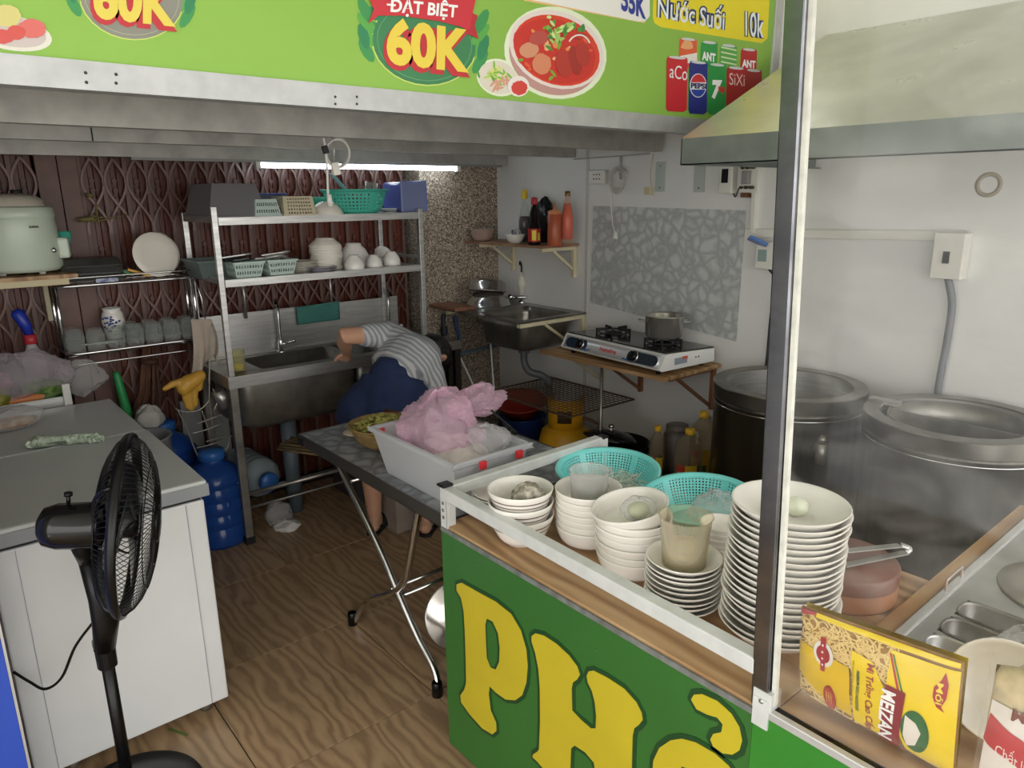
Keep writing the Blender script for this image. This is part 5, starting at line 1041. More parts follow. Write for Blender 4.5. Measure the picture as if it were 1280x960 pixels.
tubthing('blue_rim_tray', 'grey tray with a blue rim behind the slotted basket on the top board', 'tray', (on1(322, 3.72)[0], 3.72, Z1), .22, .16, .26, .2, .105, mat('grey_blue_plastic', '68717f', .4), rimm=mat('blue_rim', '3a4796', .35))
tubthing('slotted_basket', 'pale green slotted basket upside down in front of the blue rimmed tray', 'basket', (on1(331, 3.52)[0], 3.52, Z1), .10, .12, .125, .15, .078, PALE, (21, 5, slot), True)
tubthing('perforated_basket', 'cream perforated basket upside down on the top board', 'basket', (on1(368, 3.54)[0], 3.54, Z1), .15, .16, .165, .2, .09, CRM, (23, 11, lambda i, j: i % 2 == 1 and j % 2 == 1 and 1 < i < 21), True)
tubthing('teal_tub', 'turquoise plastic tub behind the beige bowl on the top board', 'tub', (on1(398, 3.66)[0], 3.66, Z1), .14, .14, .18, .18, .085, TEALG, flip=False)
solo('beige_bowl', 'beige bowl upside down between turquoise tub and green colander on the top board', 'bowl', B().lathe([(.085, 0), (.086, .002), (.06, .045), (.03, .062), (1e-4, .064)], n=36), CREAM, loc=on1(411, 3.50))
cg = on1(447, 3.56); colander('green_colander', 'sea green plastic colander full of utensils on the top board', (cg[0], cg[1], Z1+.004), .165, .115, .115, TEALG, nk=96, rows=14)
solo('spatula', 'pale blue spatula sticking out of the green colander', 'spatula', B().bar((cg[0]-.13, cg[1]-.01, Z1+.20), (cg[0]-.02, cg[1], Z1+.085), .035, .006), mat('pale_blue_plastic', '9dbdc9', .35), bevel=.002)
solo('glass_jar', 'small clear glass lying upside down in the green colander', 'glass', B().lathe([(1e-4, 0), (.032, 0), (.035, .08), (.033, .08), (.030, .004), (1e-4, .004)], n=24), GLASS, loc=(cg[0]+.10, cg[1]+.02, Z1+.08), rot=Euler((0, R(12), 0)))
solo('white_plate', 'white plate between the green colander and the blue food box on the top board', 'plate', B().lathe(bprof(.075, .02, .045), n=32), CERAM, loc=on1(492, 3.62))
fb = thing('blue_food_box', 'blue food box standing on its side at the right end of the top board', 'box', (on1(506, 3.60)[0], 3.60, Z1))
part('tray', B().box(-.075, .075, -.10, .10, .004, .16), thin('blue_box', '8c96d8', .45, .2, '6f7cc8'), fb, local=True, bevel=.015); part('lid', B().box(-.08, .08, -.115, -.100, 0, .165), thin('box_lid', 'c3cbe6', .5, .15, 'a9b4dd'), fb, 'clear lid facing forward', local=True, bevel=.006)
part('blue_rim', B().box(.076, .088, -.115, .10, .0, .168), mat('blue_box_rim', '5160b4', .3), fb, local=True, bevel=.006)
# second board
tubthing('green_tub', 'grey-green plastic tub at the far left end of the second board', 'tub', (1.17, 3.68, Z2), .16, .2, .2, .24, .08, mat('grey_green_plastic', '5e6a66', .4))
for px, lab in ((299, 'pale green slotted cutlery basket with dark handles, left of the pair'), (341, 'pale green slotted cutlery basket with spoons, right of the pair')):
    c = on1(px, 3.54, Z2+.002); tubthing('cutlery_basket', lab, 'basket', c, .115, .16, .145, .2, .072, PALE, (21, 5, slot), group='cutlery baskets on the second board')
    for k in range(4):
        a = rnd.uniform(-.4, .4); z = Z2+.068+.008*k; x = c[0]+rnd.uniform(-.03, .03)
        b = B().bar((x-.07, 3.55+a*.05, z), (x+.05, 3.58-a*.05, z+.01), .012, .006)
        if px > 320 or k == 3: b.ball((x+.06, 3.58-a*.05, z+.012), .018, 12, (1.3, .8, .35))
        solo('spoon' if (px > 320 or k == 3) else 'ladle_handle', ('steel spoon, %s of those lying on the %s cutlery basket' if (px > 320 or k == 3) else 'black utensil handle, %s of those on the %s cutlery basket') % (('lowest', 'second lowest', 'third lowest', 'topmost')[k], 'right' if px > 320 else 'left'), 'utensil', b, (STEEL if (px > 320 or k == 3) else BLACKM))
def pile(name, lab, cat, c, n, dz, prof, m, group, what, jit=.003, flip=False):
    src = None
    for i in range(n):
        loc = (c[0]+rnd.uniform(-jit, jit), c[1]+rnd.uniform(-jit, jit), c[2]+dz*i); l_ = lab % ORD[n-1-i]
        if src is None: src = solo(name, l_, cat, B().lathe(prof, n=36), m, group, loc)
        else: dup(src, loc, rnd.uniform(0, 6), l_, group)
pp_ = bprof(.088, .014, .055)
pile('small_plate', 'cream plate, %s of the low pile beside the cutlery baskets', 'plate', on1(374, 3.60, Z2), 5, .0085, pp_, CREAM, 'cream plates beside the cutlery baskets', None)
pile('lilac_plate', 'lilac edged plate, %s of two at the front of the second board', 'plate', on1(398, 3.52, Z2), 2, .008, bprof(.085, .012, .05), mat('lilac_ceramic', 'b3aab8', .3), 'lilac plates on the second board', None)
inv = [(.085, 0), (.086, .002), (.082, .012), (.055, .036), (.05, .04), (.05, .045), (.046, .045), (.046, .04), (1e-4, .04)]
c_ = on1(406, 3.62, Z2+.02); pile('inverted_dish', 'cream dish upside down, %s of the tall stack on the second board', 'dish', (c_[0], c_[1], Z2), 10, .0125, inv, CREAM, 'upside-down dishes in the tall stack', None)
def ibowl(r, h, f): return [(r, 0), (r+.001, .003), (r*.96, h*.4), (r*.75, h*.72), (f, h*.9), (f, h), (f-.005, h), (f-.006, h*.92), (1e-4, h*.92)]
RB = mat('red_figure', 'c2656a', .4)
for px, y, r, h, lab, z, rot in ((441, 3.66, .088, .12, 'large white bowl upside down beside the tall dish stack', Z2, None), (441, 3.48, .052, .072, 'small white bowl upside down in front of the large upturned bowl', Z2, None), (466, 3.52, .045, .062, 'small white bowl upside down, middle of the front row on the second board', Z2, None), (488, 3.54, .050, .072, 'small white bowl upside down, rightmost on the second board', Z2, None), (479, 3.70, .05, .065, 'white bowl tilted behind the small upturned bowls', Z2+.030, Euler((R(-20), R(-25), 0)))):
    solo('upturned_bowl', lab, 'bowl', B().lathe(ibowl(r, h, r*.5), n=36), CERAM, loc=on1(px, y, z), rot=rot, group=None)
# ================================================================= PERSON BENDING AT THE SINK
pe = thing('person', 'person in a grey striped shirt and dark blue jeans bending down beside the double sink', 'person', (1.76, 3.02, 0))
SKIN = mat('skin', 'c99a7e', .5, 0, var=(14, .08))
def p3(*q): return [(V(a), r) for a, r in q]
def hand(w_, d, up, left=1):
    d = V(d).normalized(); s_ = d.cross(V(up)).normalized()*left; u = V(up); w_ = V(w_); ch = []
    ch.append(p3((w_, (.024, .018)), (w_+d*.045, (.034, .016)), (w_+d*.085, (.034, .014))))
    for k, (o, L) in enumerate(((-.028, .062), (-.010, .072), (.009, .068), (.027, .052))):
        a = w_+d*.08+s_*o; ch.append(p3((a, .0088), (a+d*L*.5-u*.006, .0085), (a+d*L*.85-u*.022, .008), (a+d*L-u*.034, .0075)))
    a = w_+d*.025-s_*.026; ch.append(p3((a, .011), (a+d*.03-s_*.022, .0105), (a+d*.058-s_*.026-u*.008, .009)))
    return ch
hL, hR = V((1.62, 3.05, .68)), V((1.79, 2.90, .665))
wa, che, nk = V((1.745, 2.99, .845)), V((1.90, 3.04, .925)), V((1.985, 3.09, .925))
sL, sR = V((1.85, 3.20, 1.015)), V((1.92, 2.93, .835)); eL, eR = V((1.575, 3.15, 1.05)), V((1.97, 2.90, .59))
wL_, wR_ = V((1.70, 3.36, .92)), V((2.0, 2.98, .40)); hd = V((2.075, 3.135, .885))
ch = [p3((hL, .095), ((1.645, 3.09, .42), .058), ((1.655, 3.10, .34), .056), ((1.675, 3.13, .10), .037)), p3((hR, .095), ((1.845, 2.91, .42), .058), ((1.85, 2.915, .34), .056), ((1.872, 2.94, .10), .037)),
      p3((wa, .10), (che, .10), (nk, .055), (hd, .06)), p3(((1.70, 2.97, .71), .12), (wa, .12)),
      p3((sL, .055), (sL*.5+eL*.5, .047), (eL, .043), (eL*.6+wL_*.4, .040), (wL_, .026)), p3((sR, .055), (sR*.5+eR*.5, .046), (eR, .040), (eR*.6+wR_*.4, .038), (wR_, .026)),
      p3((sL, .05), (che, .07)), p3((sR, .05), (che, .07))]
hx = V((.80, .28, -.53)).normalized()               # crown direction; the face looks down and away
fw = V((.35, .25, -.9)); fw = (fw-hx*fw.dot(hx)).normalized(); sd_ = hx.cross(fw)
ch += [p3((hd-hx*.055, .062), (hd, .082), (hd+hx*.05, .078), (hd+hx*.085, .05)), p3((hd-hx*.05+fw*.03, .05), (hd+fw*.03, .065)), p3((hd+fw*.085, .018), (hd-hx*.02+fw*.10, .014), (hd-hx*.03+fw*.088, .016)), p3((hd-hx*.055+fw*.086-sd_*.018, .008), (hd-hx*.055+fw*.088+sd_*.018, .008))]
for s_ in (-1, 1): ch.append(p3((hd+sd_*s_*.078-fw*.008, .014), (hd+sd_*s_*.09-hx*.012-fw*.012, .017), (hd+sd_*s_*.082-hx*.034-fw*.004, .009)))
for x, y in ((1.675, 3.13), (1.872, 2.94)): ch.append(p3(((x-.03, y-.028, .045), .034), ((x+.03, y+.03, .05), .036), ((x+.095, y+.095, .032), (.042, .022)), ((x+.14, y+.14, .026), (.036, .014))))
ch += hand(wL_, (.10, .75, -.6), (0, .3, .9)) + hand(wR_, (.05, .15, -1), (-.9, .3, 0), -1)
body_ = flesh('body', ch, SKIN, pe, .0085, 3, ref=(-.6, .8, 0))
def stripes():
    m = bpy.data.materials.new('striped_shirt'); m.use_nodes = True; n = m.node_tree.nodes; l = m.node_tree.links; b = n['Principled BSDF']
    t = n.new('ShaderNodeTexCoord'); d = n.new('ShaderNodeVectorMath'); d.operation = 'DOT_PRODUCT'; d.inputs[1].default_value = tuple(V((.88, .30, .30)).normalized())
    nz = n.new('ShaderNodeTexNoise'); nz.inputs['Scale'].default_value = 6; l.new(t.outputs['Object'], nz.inputs[0])
    l.new(t.outputs['Object'], d.inputs[0]); ma = n.new('ShaderNodeMath'); ma.operation = 'MULTIPLY_ADD'; ma.inputs[1].default_value = .03; l.new(nz.outputs[0], ma.inputs[0]); l.new(d.outputs['Value'], ma.inputs[2])
    m2 = n.new('ShaderNodeMath'); m2.operation = 'MULTIPLY'; m2.inputs[1].default_value = 2*PI/.027; l.new(ma.outputs[0], m2.inputs[0]); sn_ = n.new('ShaderNodeMath'); sn_.operation = 'SINE'; l.new(m2.outputs[0], sn_.inputs[0])
    r = n.new('ShaderNodeValToRGB'); r.color_ramp.elements[0].color = (*lin('8d9095'), 1); r.color_ramp.elements[0].position = .4; r.color_ramp.elements[1].color = (*lin('b9bbbb'), 1); r.color_ramp.elements[1].position = .6
    mr = n.new('ShaderNodeMapRange'); mr.inputs[1].default_value = -1; l.new(sn_.outputs[0], mr.inputs[0]); l.new(mr.outputs[0], r.inputs[0]); l.new(r.outputs[0], b.inputs['Base Color']); b.inputs['Roughness'].default_value = .85; return m
flesh('shirt', [p3((wa+V((.045, .016, .008)), (.172, .138)), (che, (.165, .128)), (che*.4+nk*.6, (.13, .10)), (nk, (.075, .07))),
                p3((che, .11), (sL*.75+che*.25, .082), (sL, .072), (sL*.62+eL*.38, .063), (sL*.48+eL*.52, .060)), p3((che, .11), (sR*.75+che*.25, .085), (sR, .077), (sR*.6+eR*.4, .068), (sR*.25+eR*.75, .064))], stripes(), pe, .009, 6, ref=(-.6, .8, 0))
JN = mat('denim', '1c2c52', .85, 0, var=(16, .25), bump=(160, .25))
flesh('jeans', [p3((hL+V((-.01, -.02, -.0)), (.155, .15)), ((1.625, 3.06, .58), .115), ((1.645, 3.09, .45), .088), ((1.65, 3.095, .38), .083)), p3((hR+V((-.01, -.02, 0)), (.155, .15)), ((1.805, 2.90, .58), .115), ((1.845, 2.91, .45), .088), ((1.85, 2.915, .38), .083)),
                p3((hL+V((.02, -.01, .03)), .14), (hR+V((0, .01, .03)), .14)), p3(((1.70, 2.965, .69), .175), ((1.72, 2.975, .775), (.166, .138)), (wa-V((.0, .0, .0)), (.158, .122)))], JN, pe, .009, 6, ref=(-.6, .8, 0))
HAIR = mat('black_hair', '0b0a0b', .38, 0, bump=(90, .5), stretch=(1, 1, 1))
flesh('hair', [p3((hd-hx*.03-fw*.03, .080), (hd+hx*.03-fw*.012, .094), (hd+hx*.08-fw*.0, .07)), p3((hd-hx*.05-fw*.045, .055), (hd-fw*.03, .085)), p3((hd+hx*.07+fw*.03, .06), (hd+hx*.06+fw*.06, .04))], HAIR, body_, .009, 4)
for s_ in (-1, 1): part('eye', B().ball(hd+fw*.078+sd_*s_*.03+hx*.012, .012, 12), ink('e9e4df'), body_)
for x, y in ((1.675, 3.13), (1.872, 2.94)):
    b = B(); ol = [(-.055, -.03), (-.07, 0), (-.055, .03), (.02, .04), (.10, .05), (.165, .04), (.18, 0), (.165, -.035), (.08, -.042), (.0, -.036)]
    f_ = lambda u, v, d, x=x, y=y: V((x+u*.707-v*.707, y+u*.707+v*.707, d))
    b.prism(ol, f_, .001, .018); b.tube([f_(.05+.02*math.cos(a), .052*math.cos(a), .018+.055*math.sin(a)) for a in [PI*k/10 for k in range(11)]], (.022, .004), 8)
    b.tube([f_(-.052+.03*abs(math.cos(a)), .038*math.cos(a), .035+.006*math.sin(a)) for a in [PI*k/10 for k in range(11)]], (.012, .005), 8)
    part('sandal', b, BLACKM, pe, 'black sandal')
# ================================================================= FOLDING TABLE
zt_ = .73; tx0, tx1, ty0, ty1 = 1.168, 1.86, 1.70, 2.81
ft = thing('folding_table', 'grey marbled folding table with bent chrome legs behind the counter', 'table', (1.5, 2.25, 0))
part('top', B().box(tx0+.004, tx1-.004, ty0+.004, ty1-.004, zt_-.012, zt_), marble('table_marble', '6b6f74', 'a3a7ab', 13), ft)
part('edge_band', B().box(tx0, tx0+.006, ty0, ty1, zt_-.045, zt_+.002).box(tx1-.006, tx1, ty0, ty1, zt_-.045, zt_+.002).box(tx0, tx1, ty1-.006, ty1, zt_-.045, zt_+.002).box(tx0, tx1, ty0, ty0+.006, zt_-.045, zt_+.002), mat('dark_edge_steel', '6d6a66', .4, .8), ft, 'dark metal edge band', bevel=.001)
part('corner_plate', B().box(tx0-.002, tx0+.05, ty1-.05, ty1+.002, zt_-.042, zt_-.012), BLACKM, ft)
for x in (1.205, 1.80):
    pA = spline([(x, 2.50-.9*k, z) for k, z in ()] or [(x, 1.93, zt_-.03), (x, 2.00, .50), (x, 2.05, .37), (x, 2.12, .285), (x, 2.22, .22), (x, 2.33, .155), (x, 2.40, .09), (x-.03 if x < 1.5 else x+.03, 2.44, .0)], 6)
    part('leg', B().tube(pA, .0135, 12), CHROME, ft); part('leg', B().tube(spline([(x, 2.56, zt_-.03), (x, 2.40, .56), (x, 2.22, .40), (x, 2.10, .27), (x, 1.98, .15), (x, 1.88, .07), (x-.015, 1.85, .0)], 6), .0135, 12), CHROME, ft)
    for q_ in ((x-.03 if x < 1.5 else x+.03, 2.44), (x-.015, 1.85)): part('rubber_foot', B().lathe([(1e-4, 0), (.019, 0), (.019, .05), (.016, .055)], (q_[0], q_[1], 0), 14), BLACK, ft)
for y, z in ((2.165, .27), (2.105, .265), (2.46, .61)): part('crossbar', B().tube([(1.205, y, z), (1.80, y, z)], .008, 8), CHROME, ft)
bx = thing('storage_box', 'translucent plastic storage box full of bags on the folding table', 'box', (1.345, 1.96, zt_+.002))
BXM = thin('translucent_box', 'f2f3f4', .58, .3, 'dcdfe2')
b = tub(B(), .24, .42, .30, .50, .165)
part('body', b, BXM, bx, local=True, solid=.003); r_ = B()
for x0, y0, x1, y1 in ((-.162, -.262, .162, -.245), (-.162, .245, .162, .262), (-.162, -.262, -.145, .262), (.145, -.262, .162, .262)): r_.box(x0, x1, y0, y1, .155, .172)
part('rim', r_, BXM, bx, local=True, bevel=.004)
for x, y in ((-.05, -.266), (.10, -.266), (-.12, .24)): part('clip_tab', B().box(x-.012, x+.012, y-.004, y+.006, .135, .16), mat('red_tab', 'd5353c', .35), bx, 'small red tab', local=True)
PINK = thin('pink_film', 'f8eaf2', .72, .08, 'f2d2e4', bumps=22)
bag('pink_bag', 'pink plastic carrier bag heaped in the storage box', (1.35, 2.02, .91), (.115, .15, .115), PINK, 62, amp=.5, n=(80, 48))
bag('pink_bag_knot', 'twisted pink bag handles rising to the right above the storage box', (1.50, 1.99, .985), (.11, .05, .045), PINK, 64, amp=.6, n=(60, 36))
bag('white_bag', 'clear bag of pale food under the pink bag in the storage box', (1.34, 1.93, .825), (.105, .18, .075), mat('pale_food', 'cfc6c0', .5, 0, var=(25, .25)), 63, amp=.3)
bag('crumpled_bag', 'crumpled clear bag at the near right corner of the storage box', (1.42, 1.82, .90), (.07, .07, .05), FOIL, 66, amp=.45)
solo('scissors', 'black handled scissors lying at the right rim of the storage box', 'scissors', B().tube(circ((1.505, 1.80, .92), .018, 14, Matrix.Rotation(R(50), 4, 'Y')), .004, 6, closed=True).tube(circ((1.515, 1.84, .925), .018, 14, Matrix.Rotation(R(50), 4, 'Y')), .004, 6, closed=True).bar((1.505, 1.81, .93), (1.46, 1.86, .99), .012, .003), BLACK)
p = atz(470, 550, zt_); bkx = (1.37, 2.44)
bs = thing('bamboo_basket', 'round woven bamboo basket heaped with green herbs on the folding table', 'basket', (bkx[0], bkx[1], zt_+.003))
BAM = mat('bamboo', 'a88a55', .6, 0, var=(40, .45), bump=(120, .5), stretch=(1, 1, 3))
part('bowl', B().lathe([(1e-4, 0), (.07, 0), (.11, .03), (.135, .085), (.142, .088), (.140, .094), (.130, .09), (.104, .035), (.066, .005), (1e-4, .005)], n=36), BAM, bs, local=True)
for k in range(3): part('woven_hoop', B().tube([V(((.095+.017*k)*math.cos(a), (.095+.017*k)*math.sin(a), .022+.028*k+.003*math.sin(a*18+k*PI))) for a in [2*PI*i/108 for i in range(108)]], .004, 5, closed=True), BAM, bs, local=True)
hb = B(); g = random.Random(9)
for i in range(260):
    a = g.uniform(0, 6.28); q = g.uniform(0, 1)**.5*.12; c = V((bkx[0]+q*math.cos(a), bkx[1]+q*math.sin(a), zt_+.075+.04*(1-(q/.12)**2)+g.uniform(-.01, .012))); d = V((g.uniform(-1, 1), g.uniform(-1, 1), g.uniform(-.3, .6))).normalized()*g.uniform(.008, .02)
    n_ = d.orthogonal().normalized()*.006; hb.add([c-d, c+n_, c+d, c-n_, c+V((0, 0, .003))], [(0, 1, 4), (1, 2, 4), (2, 3, 4), (3, 0, 4)])
solo('herb_heap', 'heap of yellow-green herb leaves in the bamboo basket', 'herbs', hb, mat('yellow_green_leaf', '7f8a3c', .6, 0, var=(60, .5), col2='b5a85a'), stuff=True)
solo('wooden_tray', 'thin round wooden tray lying behind the bamboo basket', 'tray', B().lathe([(1e-4, 0), (.115, 0), (.12, .006), (.118, .014), (.11, .009), (1e-4, .008)], (1.56, 2.56, zt_+.002), 36), PLY)
solo('flat_bread', 'pale round flat cake at the left of the bamboo basket', 'cake', B().ball((0, 0, .012), .055, 18, (1.2, 1, .22)), mat('pale_dough', 'c4b29b', .7, 0, var=(20, .2)), loc=(1.36, 2.64, zt_))
kn_ = thing('knife', 'kitchen knife with a brown wooden handle lying at the back of the table', 'knife', (1.62, 2.62, zt_+.02))
ka, kb, kc = atz(481, 514, .775), atz(513, 522, .765), atz(532, 520, .75)
part('handle', B().tube([ka, ka*.6+kb*.4, kb], [(.013, .010), (.015, .011), (.011, .009)], 10), mat('dark_red_wood', '5b2f22', .4), kn_); part('ferrule', B().tube([kb, kb*.7+kc*.3], .011, 10), mat('brass', 'a98a4c', .3, .9), kn_); part('blade', B().bar(kb*.7+kc*.3, kc+(kc-kb)*2.2, .004, .04), STEELD, kn_)
solo('pan_lid', 'round steel basin lid standing on edge under the folding table', 'lid', B().lathe([(1e-4, .03), (.03, .03), (.035, .024), (.09, .016), (.125, 0), (.135, 0), (.134, .005), (.128, .006), (.09, .022), (.03, .034), (1e-4, .036)], n=40), mat('mirror_steel', ''), loc=(1.42, 2.03, .135), rot=Euler((R(72), 0, R(-25))))
solo('cardboard_box', 'grey cardboard box on the floor behind the folding table legs', 'box', B().box(1.74, 2.0, 3.02, 3.30, 0, .24), mat('cardboard_grey', '8f8478', .8, 0, var=(10, .2)), bevel=.004)
solo('dark_crate', 'dark box under the sink behind the person', 'box', B().box(1.78, 2.25, 3.5, 3.82, 0, .28), mat('dark_crate', '3b3634', .7), bevel=.004)
solo('vegetable_bundle', 'bundle of dried stalks hanging below the far corner of the folding table', 'stalks', (lambda b: [b.tube([(1.26+.01*k, 2.62+.012*(k % 3), .655+.008*(k % 4)), (1.10+.012*k, 2.88+.01*k, .66+.006*(k % 3))], .006, 5) for k in range(9)] and b)(B()), mat('dry_stalk', '6d5c3a', .8, 0, var=(40, .4)))
# ================================================================= FREEZER AND WHAT STANDS ON IT
fx0, fx1, fy0, fy1, fz = .05, .625, 2.25, 3.53, .842
fr_ = thing('chest_freezer', 'long white chest freezer with two grey lids behind the fan', 'freezer', (.34, 2.9, 0))
FW = mat('freezer_white', 'dcdddf', .32, 0, var=(4, .05)); FG = mat('freezer_lid_grey', 'c0c3c2', .35, 0, var=(2.5, .06))
part('body', B().box(fx0, fx1-.012, fy0+.012, fy1, .045, .775), FW, fr_, bevel=.006)
part('lid', B().box(fx0-.01, fx1, fy0, 2.93, .795, fz), FG, fr_, bevel=.008); part('lid', B().box(fx0-.01, fx1-.004, 2.945, fy1+.01, .795, fz-.004), FG, fr_, bevel=.008)
part('lid_edge', B().box(fx0-.012, fx1+.003, fy0-.004, fy0+.006, .79, fz-.012).box(fx1-.004, fx1+.003, fy0, 2.93, .79, fz-.012), mat('lid_edge_grey', '8f9297', .4), fr_, 'darker grey lid edge', bevel=.002)
part('gasket', B().box(fx0+.01, fx1-.02, fy0+.02, fy1-.01, .774, .796), BLACKM, fr_)
part('press_line', B().box(.108, .110, fy0+.009, fy0+.013, .05, .77).box(.556, .558, fy0+.009, fy0+.013, .05, .77), mat('line_grey', '9fa3aa', .4), fr_)
for x in (.15, .55):
    for y in (2.32, 3.45): part('castor', B().lathe([(1e-4, 0), (.02, .0), (.022, .01), (.022, .04), (1e-4, .045)], (x, y, 0), 14), STEELD, fr_)
part('sticker', B().box(.0, .085, 2.30, 2.335, fz+.0, fz+.0012), ink('5a9a3a'), fr_, 'green strip sticker')
g_ = [atz(42, 560, fz), atz(125, 553, fz)]
b = B()
for k in range(5):
    b.tube(spline([g_[0]*(1-t)+g_[1]*t+V((.018*math.sin(t*20+k*1.26), .030*math.cos(t*20+k*1.26)*(1-.7*t), .02+.013*math.sin(t*16+k))) for t in [i/14 for i in range(15)]], 2), [.014*(1-.6*i/28) for i in range(29)], 6)
solo('green_net_roll', 'twisted pale green and white knitted roll lying on the front freezer lid', 'net roll', b, mat('green_knit', '8fa288', .85, 0, var=(50, .4), col2='c9d2c2', bump=(150, .5)))
pb_ = atz(22, 535, fz); bag('food_bag', 'clear bag of brown food on the rear freezer lid', (pb_.x-.02, pb_.y+.02, fz+.035), (.10, .075, .045), FOIL, 71, amp=.35, flat=-.030)
bag('brown_food', 'reddish-brown food inside the clear bag on the rear freezer lid', (pb_.x-.02, pb_.y+.01, fz+.023), (.085, .06, .018), mat('brown_food', '9a6d4c', .5, 0, var=(30, .5), col2='c9b38d'), 72, amp=.2, cat='food')
tr = thing('vegetable_tray', 'steel tray with a white corner clip behind the freezer holding vegetables', 'tray', (.36, 3.66, fz-.0))
part('tray_body', B().box(.08, .47, 3.58, 3.80, fz-.02, fz-.005).box(.08, .47, 3.575, 3.58, fz-.02, fz+.03).box(.47, .475, 3.575, 3.80, fz-.02, fz+.03), STEEL, tr); part('clip', B().bar((.462, 3.57, fz-.01), (.462, 3.57, fz+.085), .03, .02), mat('clip_white', 'd8d8d2', .3), tr, 'white corner clip', bevel=.003)
part('leg', B().box(.09, .11, 3.78, 3.80, 0, fz-.02).box(.45, .47, 3.78, 3.80, 0, fz-.02).box(.09, .11, 3.59, 3.61, 0, fz-.02).box(.45, .47, 3.59, 3.61, 0, fz-.02), STEELD, tr)
def onv(px, py, y): return aty(px, py, y)
q = onv(45, 498, 3.64); solo('carrot', 'thick orange carrot lying in the steel tray behind the freezer', 'carrot', B().tube(spline([(q.x-.10, 3.64, fz+.025), (q.x-.03, 3.64, fz+.027), (q.x+.04, 3.65, fz+.026)], 5), [.018+.0015*i for i in range(11)], 12), mat('carrot', 'c8763a', .5, 0, var=(20, .2)))
bag('leafy_greens', 'dark green leafy vegetables in the steel tray behind the freezer', (.40, 3.68, fz+.045), (.075, .07, .045), mat('dark_leaf', '3f5f2a', .5, 0, var=(30, .5), col2='7d9a4a', bump=(50, .8)), 73, amp=.5, cat='greens')
bag('yellow_greens', 'yellow-green vegetables at the left end of the steel tray', (.20, 3.66, fz+.04), (.07, .06, .045), mat('yellow_leaf', '8d8a35', .5, 0, var=(30, .4), bump=(50, .6)), 74, amp=.4, cat='greens')
bag('vegetable_bag', 'big clear bag heaped over the vegetables behind the freezer', (.30, 3.69, fz+.115), (.20, .09, .10), thin('clear_bag_thick', 'efe9ec', .74, .12, 'e6dfe4', bumps=26), 75, amp=.35, n=(48, 28))
bag('shallots', 'pinkish shallots inside the big clear bag behind the freezer', (.20, 3.70, fz+.105), (.08, .05, .05), mat('shallot', 'a8697a', .4, 0, var=(30, .4)), 76, amp=.3, cat='vegetables')
bag('thin_bag', 'empty clear bag trailing to the right of the vegetable tray', (.545, 3.70, fz+.075), (.085, .03, .065), FOIL, 77, amp=.45)
bag('dark_bag', 'clear bag of dark greens at the left frame edge behind the freezer', (.185, 3.80, fz+.20), (.07, .06, .09), thin('dark_bag_film', '9a9f98', .45, .12, '6d7268', bumps=26), 78, amp=.35)
sb_ = aty(42, 437, 3.78); t = thing('spray_bottle', 'clear sauce bottle with a red collar and blue bag cap behind the vegetable bags', 'bottle', (sb_.x, 3.83, fz+.005))
part('stand', B().box(-.03, .03, -.03, .03, -.02, .0), STEELD, t, local=True)
part('bottle_body', B().lathe([(1e-4, 0), (.042, 0), (.045, .01), (.045, .16), (.02, .22), (.017, .25)], n=24), CLEARP, t, local=True); part('collar', B().lathe([(.018, .225), (.026, .235), (.024, .27), (1e-4, .27)], n=18), mat('red_plastic_bright', 'b8333c', .35), t, local=True)
part('cap', B().tube([(0, 0, .27), (-.008, 0, .31), (-.03, 0, .37), (-.036, 0, .385)], [.018, .024, .028, .012], 12), mat('royal_blue', '1f34a4', .35), t, 'blue wrapped top', local=True)
# ================================================================= RICE COOKER SHELF
rb = thing('wall_board', 'wooden board shelf at the left with a white front edge carrying the rice cooker', 'shelf', (.3, 3.72, 1.375))
part('board', B().box(-.05, .585, 3.62, 3.95, 1.372, 1.388), PLY, rb); part('front_edge', B().box(-.05, .55, 3.625, 3.645, 1.345, 1.372), mat('cream_edge', 'cdbf9a', .5), rb, bevel=.002)
for x in (.0, .5): part('bracket', B().bar((x, 3.93, 1.36), (x, 3.64, 1.36), .02, .02).bar((x, 3.965, 1.37), (x, 3.965, 1.15), .02, .02), CREAMP, rb)
rc_ = aty(24, 300, 3.76); rcz = 1.39
rc = thing('rice_cooker', 'pale green rice cooker with a white lid on the wooden board at the left', 'rice cooker', (rc_.x, 3.78, rcz))
RG = mat('pale_green_enamel', 'cddac8', .3, 0)
part('body', B().lathe([(1e-4, .012), (.135, .012), (.15, .03), (.148, .20), (.144, .235), (.140, .25)], n=48), RG, rc, local=True)
part('top_band', B().lathe([(.1445, .232), (.148, .236), (.146, .275), (.13, .282), (1e-4, .285)], n=48), RG, rc, local=True)
rl_ = part('lid', B().lathe([(.12, .283), (.115, .305), (.09, .325), (.04, .335), (1e-4, .336)], n=40), mat('ivory_lid', 'c9c1b0', .35), rc, 'ivory domed lid', local=True); part('lid_handle', B().lathe([(.02, .335), (.024, .35), (1e-4, .352)], (.02, -.02, 0), 16), BLACKM, rl_, local=True)
for k in range(4): part('foot', B().lathe([(1e-4, 0), (.012, 0), (.014, .014), (1e-4, .014)], (.10*math.cos(k*PI/2+.6), .10*math.sin(k*PI/2+.6), 0), 10), IV, rc, local=True)
hnd = R(-15); sh_ = part('side_handle', B().box(.138, .185, -.035, .035, .06, .15, Matrix.Rotation(hnd, 4, 'Z')), RG, rc, local=True, bevel=.012); part('handle_stud', B().ball(Matrix.Rotation(R(-48), 4, 'Z') @ V((.158, 0, .10)), .012, 12), CHROME, sh_, local=True)
lb_ = B().text('SUNHA', (0, 0, 0), (1, 0, 0), (0, 1, 0), bold=.04)
